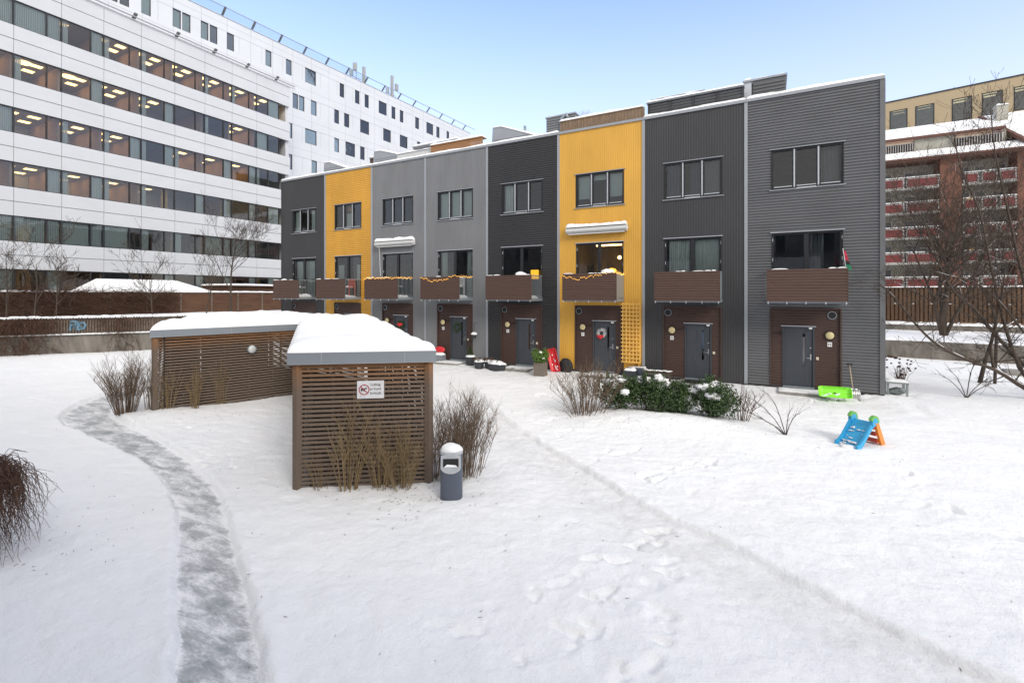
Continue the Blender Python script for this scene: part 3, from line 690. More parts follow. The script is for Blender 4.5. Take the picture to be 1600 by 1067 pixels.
    for sx in (bx0+.02, bx1-.02):
        b = MB()
        b.bar((sx,yo+.05,zp1),(sx,Y0-.03,zp1),.035,.035); b.bar((sx,yo+.05,fz+.15),(sx,Y0-.03,fz+.15),.03)
        if sx>bx0+.5 and key in 'FG':
            b.box(sx-.008,sx+.008,yo+.06,Y0-.04,fz+.17,zp1-.02)
        else:
            for i in range(11): y_ = yo+.1+i*.1; b.bar((sx,y_,fz+.15),(sx,y_,zp1),.016)
        b.build('side_railing', M['galv'], BF)
    snow_obj(rect(bx0+.1,bx1-.1,yo+.12,Y0-.15), fz+.06, .22, BF, 'balcony_snow', res=.07, roll=.25, amp=.06, seed=ord(key))
    # broken line of snow along the panel top
    rr = random.Random(ord(key)); xx = bx0+.02; mbx = MB()
    while xx < bx1-.15:
        l = rr.uniform(.08,.5)
        if rr.random()<.55:
            x9 = min(bx1-.02,xx+l); n_=6; hh = rr.uniform(.015,.04)
            for i in range(n_):
                p_, q_ = xx+(x9-xx)*i/n_, xx+(x9-xx)*(i+1)/n_; hp, hq = hh*math.sin(PI*i/n_)**.5+.003, hh*math.sin(PI*(i+1)/n_)**.5+.003 if i<n_-1 else .003
                mbx.hexa([(p_,yo-.006,zp1+.016),(q_,yo-.006,zp1+.016),(q_,yo+.04,zp1+.016),(p_,yo+.04,zp1+.016),(p_,yo,zp1+.016+hp),(q_,yo,zp1+.016+hq),(q_,yo+.03,zp1+.016+hq),(p_,yo+.03,zp1+.016+hp)])
        xx += l
    if mbx.f: mbx.build('rail_snow', M['snow'], BF)
    return dict(H=H,B=B,bx0=bx0,bx1=bx1,yo=yo,dx0=dx0,dx1=dx1,px0=px0,px1=px1,zp1=zp1,yd=yd,up=up,lo=lo)
HS = {}
for u in UNITS: HS[u[0]] = build_house(*u)

# awnings (closed cases under snow) on C and F
for key, zc in (('C',6.05),('F',6.07)):
    h = HS[key]; x0, x1 = h['B']+.45, h['B']+3.0+.05; n = 14
    prof = [(-.02,.10),(-.20,.10),(-.30,.02),(-.32,-.07),(-.26,-.14),(-.08,-.17),(-.02,-.10)]
    if key=='C': x0 += .02
    mb = MB(); 
    for i in range(len(prof)):
        (ya,za),(yb,zb) = prof[i], prof[(i+1)%len(prof)]
        mb.quad((x0,Y0+ya,zc+za),(x0,Y0+yb,zc+zb),(x1,Y0+yb,zc+zb),(x1,Y0+ya,zc+za))
    for xx in (x0,x1):
        k = len(mb.v); mb.v += [(xx,Y0+a,zc+b) for a,b in prof]; mb.f.append(tuple(range(k,k+len(prof))))
    AW = mb.build('awning', M['offwhite'], h['H'])
    snow_obj(rect(x0,x1,Y0-.30,Y0-.02), zc+.10, .16, AW, 'awning_snow', res=.05, roll=.12, amp=.07, seed=3)
    mb = MB(); mb.box(x0+.1,x1-.1,Y0-.235,Y0-.07,zc-.20,zc-.165); mb.disc_y((x1+.02,Y0-.15,zc-.03),.04,.06,10); mb.build('awning_bar', M['white'], AW)
    if key=='C':
        mb = MB(); mb.tube([(x0+.25,Y0-.2,zc-.18),(x0+.28,Y0-.12,4.3)],.012,5); mb.build('awning_crank', M['white'], AW)
# warm room behind F's balcony window
h = HS['F']; L_ = h['lo']
mb = MB(); mb.ball((L_[0]+1.52,Y0+1.3,4.95),.08,1,1,1,14,10); pd = mb.top('pendant_lamp', M['warm'], 'glowing round pendant lamp inside the large yellow house', 'pendant lamp', smooth=True)
mb = MB(); mb.tube([(L_[0]+1.52,Y0+1.3,5.06),(L_[0]+1.52,Y0+1.3,5.9)],.008,5); mb.build('cord', M['black'], pd)
mb = MB(); mb.ball((L_[0]+1.3,Y0+.9,4.36),.2,1,.8,.55,14,8,.2); mb.top('table_lamp', emis('amber_shade',(1,.5,.07),1.2), 'amber glass lamp low behind the balcony of the large yellow house', 'table lamp', smooth=True)
mb = MB(); mb.box(L_[0]+.1,L_[0]+1.9,Y0+2.4,Y0+2.5,5.6,5.66); mb.box(L_[0]+1.15,L_[0]+1.35,Y0+.8,Y0+.9,5.74,5.77); mb.top('ceiling_spot', M['warm'], 'warm ceiling spotlight strip in the lounge of the large yellow house', 'ceiling light')
h = HS['E']; mb = MB(); mb.box(h['lo'][1]-.45,h['lo'][1]-.12,Y0-.22,Y0-.10,4.02,4.42); mb.top('table_lamp', M['yellowlamp'], 'square yellow lit lantern at the right edge of the charcoal ribbed balcony', 'lantern')
mb = MB()
for i in range(9):
    a = i*.75; mb.tube([(L_[0]+.3,Y0+.9,4.1),(L_[0]+.3+.12*math.cos(a),Y0+.9+.1*math.sin(a),4.6),(L_[0]+.3+.36*math.cos(a),Y0+.9+.25*math.sin(a),4.75-.03*i)],[.01,.012,.003],4)
mb.top('potted_palm', M['leaf'], 'thin palm behind the left pane of the lit yellow house', 'plant')

# string lights
def string_lights(key, label, pts, nb):
    h = HS[key]; yo = h['yo']-.03; P = [(h['bx0']+(h['bx1']-h['bx0'])*a, yo, h['zp1']+b) if a<=1 else (h['bx1']+.02, yo+(a-1)*1.15, h['zp1']+b) for a,b in pts]
    T = thing('string_lights', label, 'fairy lights', P[0], 'string lights along balconies')
    mb = MB(); mb.tube(P,.006,4); mb.build('wire', M['blackcloth'], T)
    seg = [math.dist(a,b) for a,b in zip(P[:-1],P[1:])]; tot = sum(seg); rr = random.Random(4)
    first = None
    for i in range(nb):
        s = tot*(i+.5)/nb; k = 0
        while k < len(seg)-1 and s > seg[k]: s -= seg[k]; k += 1
        t = s/seg[k]; p = [P[k][j]*(1-t)+P[k+1][j]*t for j in range(3)]
        p[2] += rr.uniform(-.05,.05); p[1] -= .01
        if first is None:
            mb = MB(); mb.ball((0,0,0),.011,1,1,1,6,4); first = mb.build('bulb', M['fairy'], T, local=True); o = first
        else: o = first.copy(); C.objects.link(o); o.parent = T
        o.location = tuple(p[j]-P[0][j] for j in range(3))
string_lights('C','warm string lights wound along the balcony top of the grey house with the awning',[(0,-.05),(.02,.03),(.1,.0),(.25,.03),(.4,-.02),(.5,.02),(.62,.0),(.75,.03),(.88,.0),(1,.03),(1.2,.02),(1.5,.03),(1.8,.0),(2,.02)],84)
string_lights('D','warm string lights sagging in a garland on the grey balcony in front of white curtains',[(0,.02),(.05,0),(.12,-.05),(.22,-.14),(.35,-.2),(.45,-.17),(.5,-.15),(.56,-.17),(.68,-.12),(.78,-.02),(.9,.03),(1,.01),(1.3,.05),(1.6,.0),(2,.03)],64)
string_lights('F','warm string lights garlanded across the balcony of the large yellow house',[(0,0),(.08,-.1),(.2,-.17),(.32,-.2),(.45,-.15),(.58,-.1),(.72,-.03),(.86,.02),(1,.03),(1.3,.06),(1.6,-.02),(2,.02)],64)
# balcony furniture
def chair(x, y, z, m, label):
    T = thing('garden_chair', label, 'chair', (x,y,z), 'chairs on the balconies')
    b = MB(); b.box(x-.22,x+.22,y-.22,y+.22,z+.42,z+.45); b.build('seat', m, T)
    b = MB(); 
    for i in range(4): b.box(x+.19,x+.22,y-.21,y+.21,z+.5+i*.1,z+.56+i*.1)
    b.build('backrest', m, T)
    for sx in (-.2,.2):
        for sy in (-.2,.2): b = MB(); b.bar((x+sx,y+sy,z),(x+sx,y+sy,z+(.9 if sx>0 else .42)),.025); b.build('leg', m, T)
    b = MB(); b.ball((x,y,z+.45),.2,1,1,.45,10,4,.2,True); b.build('snow_cushion', M['snow'], T, True)
chair(HS['A']['bx1']-.45,Y0-.6,3.27,M['black'],'black chair under snow on the balcony of the charcoal house at the far left end')
chair(HS['B']['bx1']-.4,Y0-.5,3.27,M['redo'],'dark red chair on the balcony of the small yellow house')
chair(HS['C']['bx1']-.4,Y0-.65,3.27,M['black'],'black chair under snow behind the railing of the grey house with the awning')
chair(HS['D']['bx1']-.45,Y0-.6,3.27,M['offwhite'],'pale snow-covered chair behind the railing of the grey house with green blinds')
def lump(x, y, z, r, label, sx=1.5, m='snow', name='snow_mound', cat='snow'):
    b = MB(); b.ball((x,y,z),r,sx,.8,.55,14,6,.25,True); return b.top(name, M[m], label, cat, (x,y,z), True)
h = HS['E']; 
def table(h, f, z, label):
    x = h['bx0']+(h['bx1']-h['bx0'])*f; y = Y0-.8; T = thing('balcony_table', label, 'table', (x,y,3.3))
    b = MB(); b.box(x-.3,x+.3,y-.25,y+.25,z-.04,z); b.build('table_top', M['greywood'], T)
    for sx in (-.25,.25):
        for sy in (-.2,.2): b = MB(); b.bar((x+sx,y+sy,3.25),(x+sx,y+sy,z-.04),.03); b.build('leg', M['greywood'], T)
    b = MB(); b.ball((x,y,z),.28,1,.8,.5,14,6,.3,True); b.build('snow_cover', M['snow'], T, True)
table(HS['E'],.7,4.17,'snow-heaped table on the balcony left of the large yellow house')
table(HS['F'],.8,4.2,'snow-heaped table on the balcony of the lit yellow house')
table(HS['A'],.2,4.1,'dark grill table with snow at the left end of the far left balcony')

# wreaths
def wreath(x, z, label, bow, m='pine', r=.19):
    y = HS['D']['yd']-.03; T = thing('door_wreath', label, 'wreath', (x,y,z), 'wreaths on front doors')
    b = MB(); rr = random.Random(int(x*10))
    for i in range(260):
        a = rr.uniform(0,2*PI); q_ = r+rr.uniform(-.055,.055); c = Vector((x+q_*math.cos(a), y-rr.uniform(0,.05), z+q_*math.sin(a)))
        d = Vector((rr.uniform(-1,1),rr.uniform(-.6,.2),rr.uniform(-1,1))).normalized()*.05; e_ = Vector((rr.uniform(-1,1),0,rr.uniform(-1,1))).normalized()*.012
        b.quad(c-d,c-e_,c+d,c+e_)
    b.build('ring', M[m], T)
    if bow:
        b = MB(); b.ball((x+bow[0],y-.05,z+bow[1]),.07*bow[2],1,.4,1.1,10,6,.3); b.ball((x+bow[0]-.07*bow[2],y-.045,z+bow[1]+.04),.06*bow[2],1.2,.4,.8,10,6,.3); b.ball((x+bow[0]+.07*bow[2],y-.045,z+bow[1]+.04),.06*bow[2],1.2,.4,.8,10,6,.3)
        b.build('bow', M['redplastic'], T, True)
dc = lambda k: (HS[k]['dx0']+HS[k]['dx1'])/2
wreath(dc('D')-.08,1.73,'plain green wreath on the door of the grey house right of the shed','')
wreath(dc('C')-.05,1.73,'green wreath with red star on the grey house door behind the shed',(0,0,1.3))
wreath(dc('F')-.1,1.72,'pale wreath with hanging red bow on the lit yellow house door',(-.05,-.17,1.1),'offwhite',.15)

# steps, mats
def step(key, label, w=1.5, snow=True, mt=False, off=0):
    h = HS[key]; x = dc(key)+off; T = thing('door_step', label, 'door step', (x,Y0-.5,0), 'stone steps at the front doors')
    b = MB(); b.box(x-w/2,x+w/2,Y0-.95,Y0-.02,-.1,.085); b.build('slab', M['paver'], T)
    if snow: snow_obj(rect(x-w/2+.02,x+w/2-.02,Y0-.9,Y0-.1), .085, .022, T, 'snow_cover', res=.08, roll=.3, amp=.04, seed=ord(key))
    if mt: b = MB(); b.box(x-.42,x+.42,Y0-.75,Y0-.2,.087,.118); b.top('door_mat', M['blackcloth'], 'black ribbed door mat before the charcoal house with pale green curtains', 'door mat')
step('D','low snow-dusted step before the door with the plain wreath',1.4,off=-.1); step('E','snow-dusted step before the door between the black pots and the tall planter',1.3,off=-.1); step('F','step before the yellow house door behind the bare shrub',1.3)
step('G','stone step with a black mat, right of the small bench',1.25,False,True); step('H','long pale step beside the green sled',1.35,off=.05)
step('C','step before the grey house door half hidden by the shed roof',1.3)

# ------------------------------------------------------------------ roof structures
def boxh(mb, x0,x1,y0,y1,z0,z1): return mb.box(x0,x1,y0,y1,z0,z1)
def wedge(x0, x1, y0, y1, z0, zl, zr, label, mk='trim'):
    T = thing('roof_hatch', label, 'roof housing', ((x0+x1)/2,y0,z0), 'sloped housings on the terrace roof')
    xs = x0+(x1-x0)*.22
    def side(y):
        return [(x0,y,z0),(x1,y,z0),(x1,y,zr),(xs,y,zl),(x0+.1,y,zl-.02)]
    mb = MB(); a = side(y0); b = side(y1); mb.v += a+b; n_ = 5
    mb.f += [tuple(range(5)), tuple(range(9,4,-1))]+[(i,5+i,5+(i+1)%5,(i+1)%5) for i in range(5)]
    mb.build('housing', M[mk], T)
    b = MB()
    for k in range(8):
        zz = z0+.05+k*.12
        if zz < zl-.15:
            xe = xs+(x1-xs)*min(1,max(0,(zl-zz)/(zl-zr+1e-6)))
            b.box(x0+.2,max(x0+.3,xe-.1),y0-.02,y0,zz,zz+.05)
    b.build('rib', M[mk], T)
    def zf(X,Y): return np.where(X<xs, zl, zl+(zr-zl)*(X-xs)/(x1-xs))+.003
    snow_obj(rect(x0+.08,x1,y0-.03,y1), 0, .09, T, 'snow_cover', res=.12, roll=.12, amp=.03, seed=x0, zfun=zf)
def block(x0,x1,y0,y1,z0,z1,mk,label,snow=.1,way=None,name='roof_housing'):
    T = thing(name, label, 'roof housing', ((x0+x1)/2,y0,z0))
    b = MB(); b.box(x0,x1,y0,y1,z0,z1); b.build('housing', M[mk], T)
    if way=='h':
        b = MB(); 
        z = z0+.04
        while z < z1-.06: b.box(x0+.03,x1-.03,y0-.03,y0-.001,z,z+.06); z += .13
        b.build('rib', M[mk], T)
    b = MB(); b.box(x0-.04,x1+.04,y0-.05,y1+.04,z1,z1+.07); b.build('cap', M['trim'], T)
    if snow: snow_obj(rect(x0-.03,x1+.03,y0-.04,y1), z1+.07, snow, T, 'snow_cover', res=.12, roll=.12, amp=.03, seed=x0)
    return T
yr = Y0+.9
wedge(-24.0,-21.4,yr,yr+2,10.1,11.35,10.6,'grey sloped roof housing above the far left yellow house')
block(-22.7,-21.3,yr+2.6,yr+4.4,10.1,12.1,'brown','small brown and grey roof box behind the leftmost sloped housing')
wedge(-19.9,-17.1,yr,yr+2,10.1,11.45,10.8,'grey sloped roof housing above the grey house with the awning')
block(-18.6,-15.4,yr+2.0,yr+4.0,10.1,12.05,'grey','long grey roof box behind the brown slatted screen',.12,'h')
wedge(-12.2,-9.5,yr+.3,yr+2.4,10.1,11.62,10.8,'grey sloped roof housing right of the brown slatted screen')
block(-10.2,-8.6,yr+2.6,yr+4.4,10.1,12.5,'grey','grey ribbed roof box with a pipe left of the big timber screen',.06,'h')
block(-4.6,-2.4,yr+1.6,yr+3.4,10.1,11.98,'grey','low grey roof box behind the dark louvred screen',.06,'h')
block(-.52,.60,Y0+1.2,Y0+3.8,10.1,11.50,'midgrey','tall ribbed roof box highest on the right of the row',.06,'h')
block(-.80,-.55,Y0+.9,Y0+2.2,10.1,11.38,'lighttrim','narrow white roof upstand packed with snow beside the tall ribbed box',.12)
# screens
T = thing('roof_screen', 'brown horizontal slatted screen on the roof edge with thick snow cap', 'screen', (-13.6,Y0+.35,10.3))
b = MB(); z = 10.42
while z < 10.95: b.box(-15.3,-12.2,Y0+.34,Y0+.37,z,z+.055); z += .07
b.build('slat', M['cedar'], T)
b = MB(); 
for i in range(5): b.box(-15.3+i*.76,-15.24+i*.76,Y0+.37,Y0+.44,10.2,10.95)
b.build('post', M['terracewood'], T); snow_obj(rect(-15.35,-12.15,Y0+.28,Y0+.75), 10.98, .12, T, 'snow_cover', res=.08, roll=.14, amp=.04)
b = MB(); b.box(-15.35,-12.15,Y0+.30,Y0+.72,10.95,10.98); b.build('cap', M['cedar'], T)
T = thing('roof_screen', 'snow-covered pale tilted windbreak left of the brown slatted screen', 'screen', (-16.6,Y0+.35,10.3))
b = MB(); b.box(-17.7,-15.4,Y0+.5,Y0+.56,10.62,10.9); b.build('panel', M['offwhite'], T); b = MB()
for x in (-17.6,-16.5,-15.5): b.box(x,x+.05,Y0+.57,Y0+.62,10.1,10.88)
b.build('post', M['galv'], T); snow_obj(rect(-17.75,-15.38,Y0+.45,Y0+.8), 10.905, .1, T, 'snow_cover', res=.1, roll=.12, amp=.04)
b = MB(); b.box(-17.72,-15.4,Y0+.57,Y0+.78,10.86,10.903); b.build('cap', M['offwhite'], T)
T = thing('roof_screen', 'upright weathered timber boards above the large yellow house', 'screen', (-6.2,Y0,10.4))
b = MB(); x = -7.98; rr = random.Random(2)
while x < -4.45: w = .135; b.box(x,x+w-.008,Y0+.02+rr.uniform(0,.008),Y0+.05,10.41,10.83); x += w
b.build('board', M['terracewood'], T); b = MB(); b.box(-7.98,-4.45,Y0+.05,Y0+.12,10.5,10.6); b.box(-7.98,-7.9,Y0+.05,Y0+.45,10.38,10.83); b.box(-4.53,-4.45,Y0+.05,Y0+.45,10.38,10.83); b.build('rail', M['terracewood'], T)
b = MB(); b.box(-8.0,-4.43,Y0,Y0+.4,10.83,10.86); b.build('cap', M['terracewood'], T)
snow_obj(rect(-8.02,-4.41,Y0-.01,Y0+.42), 10.862, .13, T, 'snow_cover', res=.07, roll=.14, amp=.04, seed=5)
block(-8.35,-7.7,Y0+.9,Y0+1.6,10.1,11.18,'trim','small zinc vent box behind the left end of the upright timber boards',.05)
T = thing('roof_screen', 'dark grey louvred screen above the charcoal house', 'screen', (-2.5,Y0+.3,10.4))
b = MB(); z = 10.47
while z < 11.02: b.hexa([(-4.30,Y0+.45,z),(-.78,Y0+.45,z),(-.78,Y0+.47,z+.02),(-4.30,Y0+.47,z+.02),(-4.30,Y0+.40,z+.07),(-.78,Y0+.40,z+.07),(-.78,Y0+.42,z+.09),(-4.30,Y0+.42,z+.09)]); z += .115
b.build('louvre', M['midgrey'], T)
b = MB(); b.box(-4.30,-.78,Y0+.52,Y0+.56,10.2,11.05)
for i in range(5): b.box(-4.30+i*.86,-4.24+i*.86,Y0+.38,Y0+.50,10.2,11.05)
b.build('post', M['dark'], T); b = MB(); b.box(-4.34,-.76,Y0+.33,Y0+.62,11.05,11.09); b.build('cap', M['trim'], T)
snow_obj(rect(-4.36,-.76,Y0+.30,Y0+.64), 11.09, .11, T, 'snow_cover', res=.07, roll=.12, amp=.03, seed=8)
b = MB(); 
for i in range(24):
    a = random.uniform(0,PI); x = -6.9+random.uniform(-.25,.3); b.tube([(x,Y0+.2,10.85),(x+.05*math.cos(a),Y0+.2,11.05),(x+.12*math.cos(a),Y0+.22,11.1+random.random()*.18)],.004,3)
b.top('dry_grass', M['twiggold'], 'dry grass tuft poking above the upright timber boards', 'plant')
b = MB(); b.tube([(-9.3,yr+2.5,11.9),(-9.3,yr+2.5,12.35),(-9.05,yr+2.5,12.5),(-8.95,yr+2.5,12.3)],.09,8); b.tube([(-10.9,yr+1.5,11.0),(-10.9,yr+1.5,11.9)],.07,8); b.top('vent_pipe', M['galv'], 'bent metal vent pipe on the roof beside the ribbed box', 'pipe', smooth=True)

# ------------------------------------------------------------------ small things by the houses
def pot(x, y, r, h, label, plant=None, name='plant_pot', snow=True, m='potblack'):
    T = thing(name, label, 'plant pot', (x,y,0), 'pots by the front doors'); z0 = gz(x,y)-.03
    b = MB(); b.tube([(x,y,z0),(x,y,z0+h*.9),(x,y,z0+h*.9),(x,y,z0+h)],[r*.8,r*.97,r*1.04,r*1.04],20); b.build('pot', M[m], T, False)
    if snow: b = MB(); b.ball((x,y,z0+h-.005),r*1.0,1,1,.45,16,5,.15,True); b.build('snow_cover', M['snow'], T, True)
    if plant=='cone':
        b = MB(); rr = random.Random(5)
        for i in range(1500):
            t = rr.random()**.7; a = rr.uniform(0,2*PI); q_ = (1-t)*r*.85*math.sqrt(rr.uniform(.5,1)); c = Vector((x+q_*math.cos(a),y+q_*math.sin(a),z0+h+.03+t*.5))
            d = Vector((rr.uniform(-1,1),rr.uniform(-1,1),rr.uniform(-.2,1))).normalized()*.03; e_ = d.cross(Vector((rr.random(),rr.random(),rr.random()))).normalized()*.009
            b.quad(c-d,c-e_,c+d,c+e_)
        b.build('foliage', M['leaf'], T)
    if plant=='dry':
        b = MB(); rr = random.Random(int(x*100))
        for i in range(60):
            a = rr.uniform(0,2*PI); q_ = rr.uniform(0,r); l = rr.uniform(.05,.2)
            p = (x+q_*math.cos(a),y+q_*math.sin(a),z0+h); b.tube([p,(p[0]+.4*l*math.cos(a),p[1]+.4*l*math.sin(a),p[2]+l)],[.006,.012],4)
        b.build('foliage', M['vine'], T)
pot(-12.27,18.65,.23,.42,'black pot holding a small conical evergreen, right of the wreath door','cone')
pot(-11.5,18.2,.24,.34,'snow-capped black pot left of the oval tub','dry'); pot(-11.12,18.42,.20,.34,'smaller black pot with dry brown stems between two snowy pots','dry')
T = thing('plant_pot','wide oval black tub heaped with snow before the ribbed charcoal house','plant pot',(-10.6,18.25,0),'pots by the front doors')
b = MB(); n_=24; z0=gz(-10.6,18.25)-.03
for z,k in ((z0,.85),(z0+.33,1)):
    b.v += [(-10.6+.46*k*math.cos(2*PI*i/n_),18.25+.22*k*math.sin(2*PI*i/n_),z) for i in range(n_)]
b.f += [(i,(i+1)%n_,n_+(i+1)%n_,n_+i) for i in range(n_)]; b.build('pot',M['potblack'],T)
b = MB(); b.ball((-10.6,18.25,z0+.32),.44,1,.48,.35,18,6,.3,True); b.build('snow_cover',M['snow'],T,True)
b = MB()
for i in range(50): a=random.uniform(0,2*PI); q_=random.uniform(.1,.42); p=(-10.6+q_*math.cos(a),18.25+.45*q_*math.sin(a),z0+.36); b.tube([p,(p[0]+.03,p[1],p[2]+random.uniform(.05,.14))],.007,4)
b.build('foliage',M['vine'],T)
def planter(x0,x1,y0,y1,h,m,label,snow=True,z0=-.05):
    T = thing('planter_box', label, 'planter', ((x0+x1)/2,(y0+y1)/2,0)); b = MB(); t=.03
    b.box(x0,x1,y0,y0+t,z0,h); b.box(x0,x1,y1-t,y1,z0,h); b.box(x0,x0+t,y0+t,y1-t,z0,h); b.box(x1-t,x1,y0+t,y1-t,z0,h); b.box(x0+t,x1-t,y0+t,y1-t,z0,h-.06); b.build('box', M[m], T)
    if snow: snow_obj(rect(x0+.01,x1-.01,y0+.01,y1-.01), h-.05, .13, T, 'snow_cover', res=.06, roll=.14, amp=.06, seed=x0)
    return T
planter(-5.05,-4.55,18.62,18.98,.33,'potblack','low dark planter with a peaked heap of snow, in front of the larger one')
planter(-5.0,-4.2,19.02,19.2-.06,.42,'bin','larger dark planter under snow at the foot of the yellow trellis')
T = planter(-8.55,-8.1,17.75,18.15,.52,'taupe','tall taupe planter with a green shrub near the lit yellow house',False)
def leaves(mb, c, rx, ry, rz, n_, s, rr, drop=None):
    for i in range(n_):
        while True:
            p = (rr.uniform(-1,1),rr.uniform(-1,1),rr.uniform(-1,1)); d2 = sum(k*k for k in p)
            if d2 < 1 and d2 > .15: break
        k = 1+.35*mnoise.noise(Vector((p[0]*2+c[0]*3,p[1]*2+c[1]*3,p[2]*2)))
        q_ = Vector((c[0]+p[0]*rx*k,c[1]+p[1]*ry*k,c[2]+p[2]*rz*k))
        if drop and q_.z < drop: continue
        d = Vector((rr.uniform(-1,1),rr.uniform(-1,1),rr.uniform(-.3,1))).normalized()*s*rr.uniform(.6,1.2); e_ = d.cross(Vector((rr.uniform(-1,1),rr.uniform(-1,1),rr.uniform(-1,1)))).normalized()*s*.34
        mb.quad(q_-d,q_-e_,q_+d,q_+e_)
b = MB(); rr = random.Random(9)
for i in range(7): a=i*.9; leaves(b,(-8.32+.2*math.cos(a),17.95+.2*math.sin(a),.78+.09*math.sin(i*2)),.2,.2,.24,420,.04,rr)
b.build('foliage', M['leaf2'], T)
b = MB(); b.ball((-8.25,17.8,.95),.08,1,1,.6,8,5,.2); b.ball((-8.1,17.75,.72),.06,1,1,.6,8,5,.2); b.build('snow_cover', M['snow'], T, True)
# storage box with red cushion
T = thing('storage_bench','grey storage box with snow and a red cushion left of the wreath door','storage box',(-14.35,18.95,0))
b = MB(); b.box(-14.75,-14.0,18.75,19.1,-.05,.36); b.build('box', M['fascia'], T); snow_obj(rect(-14.75,-14.0,18.74,19.1), .362, .1, T, 'snow_cover', res=.06, roll=.1)
b = MB(); b.ball((-14.32,19.03,.60),.16,2.0,.6,1,14,8,.12); b.top('cushion', M['redplastic'], 'red cushion lying in snow on the grey storage box', 'cushion', smooth=True)
# hanging pot on bracket
T = thing('hanging_pot','small black pot heaped with snow hanging on the grey wall right of the wreath door','plant pot',(-12.25,18.95,1.3))
b = MB(); b.cyl((-12.25,18.95),.09,1.26,1.44,14,.12); b.build('pot',M['potblack'],T); b = MB(); b.ball((-12.25,18.95,1.44),.14,1.1,1.1,.8,12,5,.15,True); b.build('snow_cover',M['snow'],T,True)
b = MB(); b.tube([(-12.25,19.2,1.95),(-12.25,19.05,2.0),(-12.25,18.95,1.9),(-12.25,18.95,1.45)],.008,5); b.build('bracket',M['black'],T)
# sleds
def sled(origin, U, V, N, L, W, D, m, label, snow=True, T_=None):
    o = Vector(origin); U = Vector(U).normalized(); V = Vector(V).normalized(); N = Vector(N).normalized()
    T = thing('sled', label, 'sled', tuple(o)); mb = MB(); nu, nv = 20, 12; base = 0
    for j in range(nv+1):
        for i in range(nu+1):
            u = i/nu; v = j/nv; ex = min(u,1-u)/.10; ey = min(v,1-v)/.16; k = min(1,ex,ey); k = k*k*(3-2*k)
            rnd = 1-.06*(2*v-1)**4 if .1<u<.9 else 1-.25*abs(2*v-1)**3*0
            uu = (u-.5)*L; vv = (v-.5)*W*(1-.12*max(0,(u-.85)/.15)-.12*max(0,(.15-u)/.15))
            d = -D*k+D*.12*math.sin(v*PI*6)*k*k
            p = o+U*uu+V*vv+N*(d+D); mb.v.append(tuple(p))
    for j in range(nv):
        for i in range(nu): a = j*(nu+1)+i; mb.f.append((a,a+1,a+nu+2,a+nu+1))
    body = mb.build('shell', M[m], T, True); sm = body.modifiers.new('t','SOLIDIFY'); sm.thickness = .008
    mb = MB(); rim = []
    for a,b_ in ((-.5,-.42),(-.42,-.5),(.42,-.5),(.5,-.42),(.5,.42),(.42,.5),(-.42,.5),(-.5,.42),(-.5,-.42)): rim.append(tuple(o+U*a*L+V*b_*W+N*D))
    mb.tube(rim,.014,6); mb.build('rim', M[m], T, True)
    mb = MB(); mb.tube([tuple(o-U*L*.03+V*.02+N*.012),tuple(o+U*L*.03+V*.02+N*.012)],.018,6); mb.build('grip_hole', M['black'], T)
    return T
# lime sled lies against the wall, tilted toward the lawn
T = sled((1.87,18.12,.19),(1,.06,0),(0,.72,.70),(0,-.70,.72),.88,.40,.09,'green','lime green plastic sled propped on its side right of the corner house door')
mb = MB()
for i in range(9): mb.ball((1.55+.06*i,18.02+.01*i+.012*(i%3),.10+.03*(i%4)),.035,1.6,.4,.7,8,4,.4)
mb.build('snow_patch', M['snow'], T, True)
T = sled((-8.15,18.95,.50),(-.30,.12,.95),(.95,.1,.25),(.1,-1,.1),1.0,.42,.09,'redplastic','red plastic sled standing upright by the lit yellow house')
mb = MB(); rr = random.Random(3)
for i in range(9): t = rr.uniform(-.45,.35); mb.ball((-8.15-.3*t+rr.uniform(-.12,.12),18.90+.12*t,.5+.95*t),rr.uniform(.012,.03),1.4,.4,1.6,7,4,.9)
mb.build('snow_patch', M['snow'], T, True)
mb = MB(); mb.ball((-7.62,19.02,.28),.3,1.1,.5,1.0,16,10,.25); T = mb.top('covered_grill', M['blackcloth'], 'rounded black covered grill by the foot of the yellow wall', 'grill', smooth=True)
mb = MB(); mb.tube([(-8.55,18.3,.05),(-8.3,18.42,.42)],.03,5); mb.top('wooden_stake', M['greypaint'], 'pale leaning board between taupe planter and red sled', 'board')
# shovel
T = thing('snow_shovel','grey snow shovel with wooden shaft leaning on the corner house','shovel',(2.42,18.75,0))
b = MB()
for i in range(8):
    a0,a1 = -1+i*.25,-1+(i+1)*.25; y_ = lambda a: 18.42+.05*a*a*-1
    b.quad((2.40+a0*.17,y_(a0),-.02),(2.40+a1*.17,y_(a1),-.02),(2.40+a1*.165,y_(a1)+.10,.34),(2.40+a0*.165,y_(a0)+.10,.34))
bl = b.build('blade',M['chrome'],T,True); sm = bl.modifiers.new('t','SOLIDIFY'); sm.thickness=.006
b = MB(); b.tube([(2.40,18.50,.2),(2.36,18.98,1.0)],.016,8); b.build('shaft',mat('shaft_wood',(.42,.33,.22),.7,0,.2,8),T,True)
b = MB(); b.tube([(2.28,18.99,1.06),(2.44,18.99,1.06)],.02,6); b.tube([(2.28,18.99,1.06),(2.355,18.98,.97)],.016,6); b.tube([(2.44,18.99,1.06),(2.365,18.98,.97)],.016,6); b.build('handle',M['blackcloth'],T)
b = MB(); b.ball((2.33,18.50,.32),.06,1.2,.5,.5,8,4,.3); b.ball((2.47,18.50,.32),.05,1,.5,.5,8,4,.3); b.build('snow_patch',M['snow'],T,True)
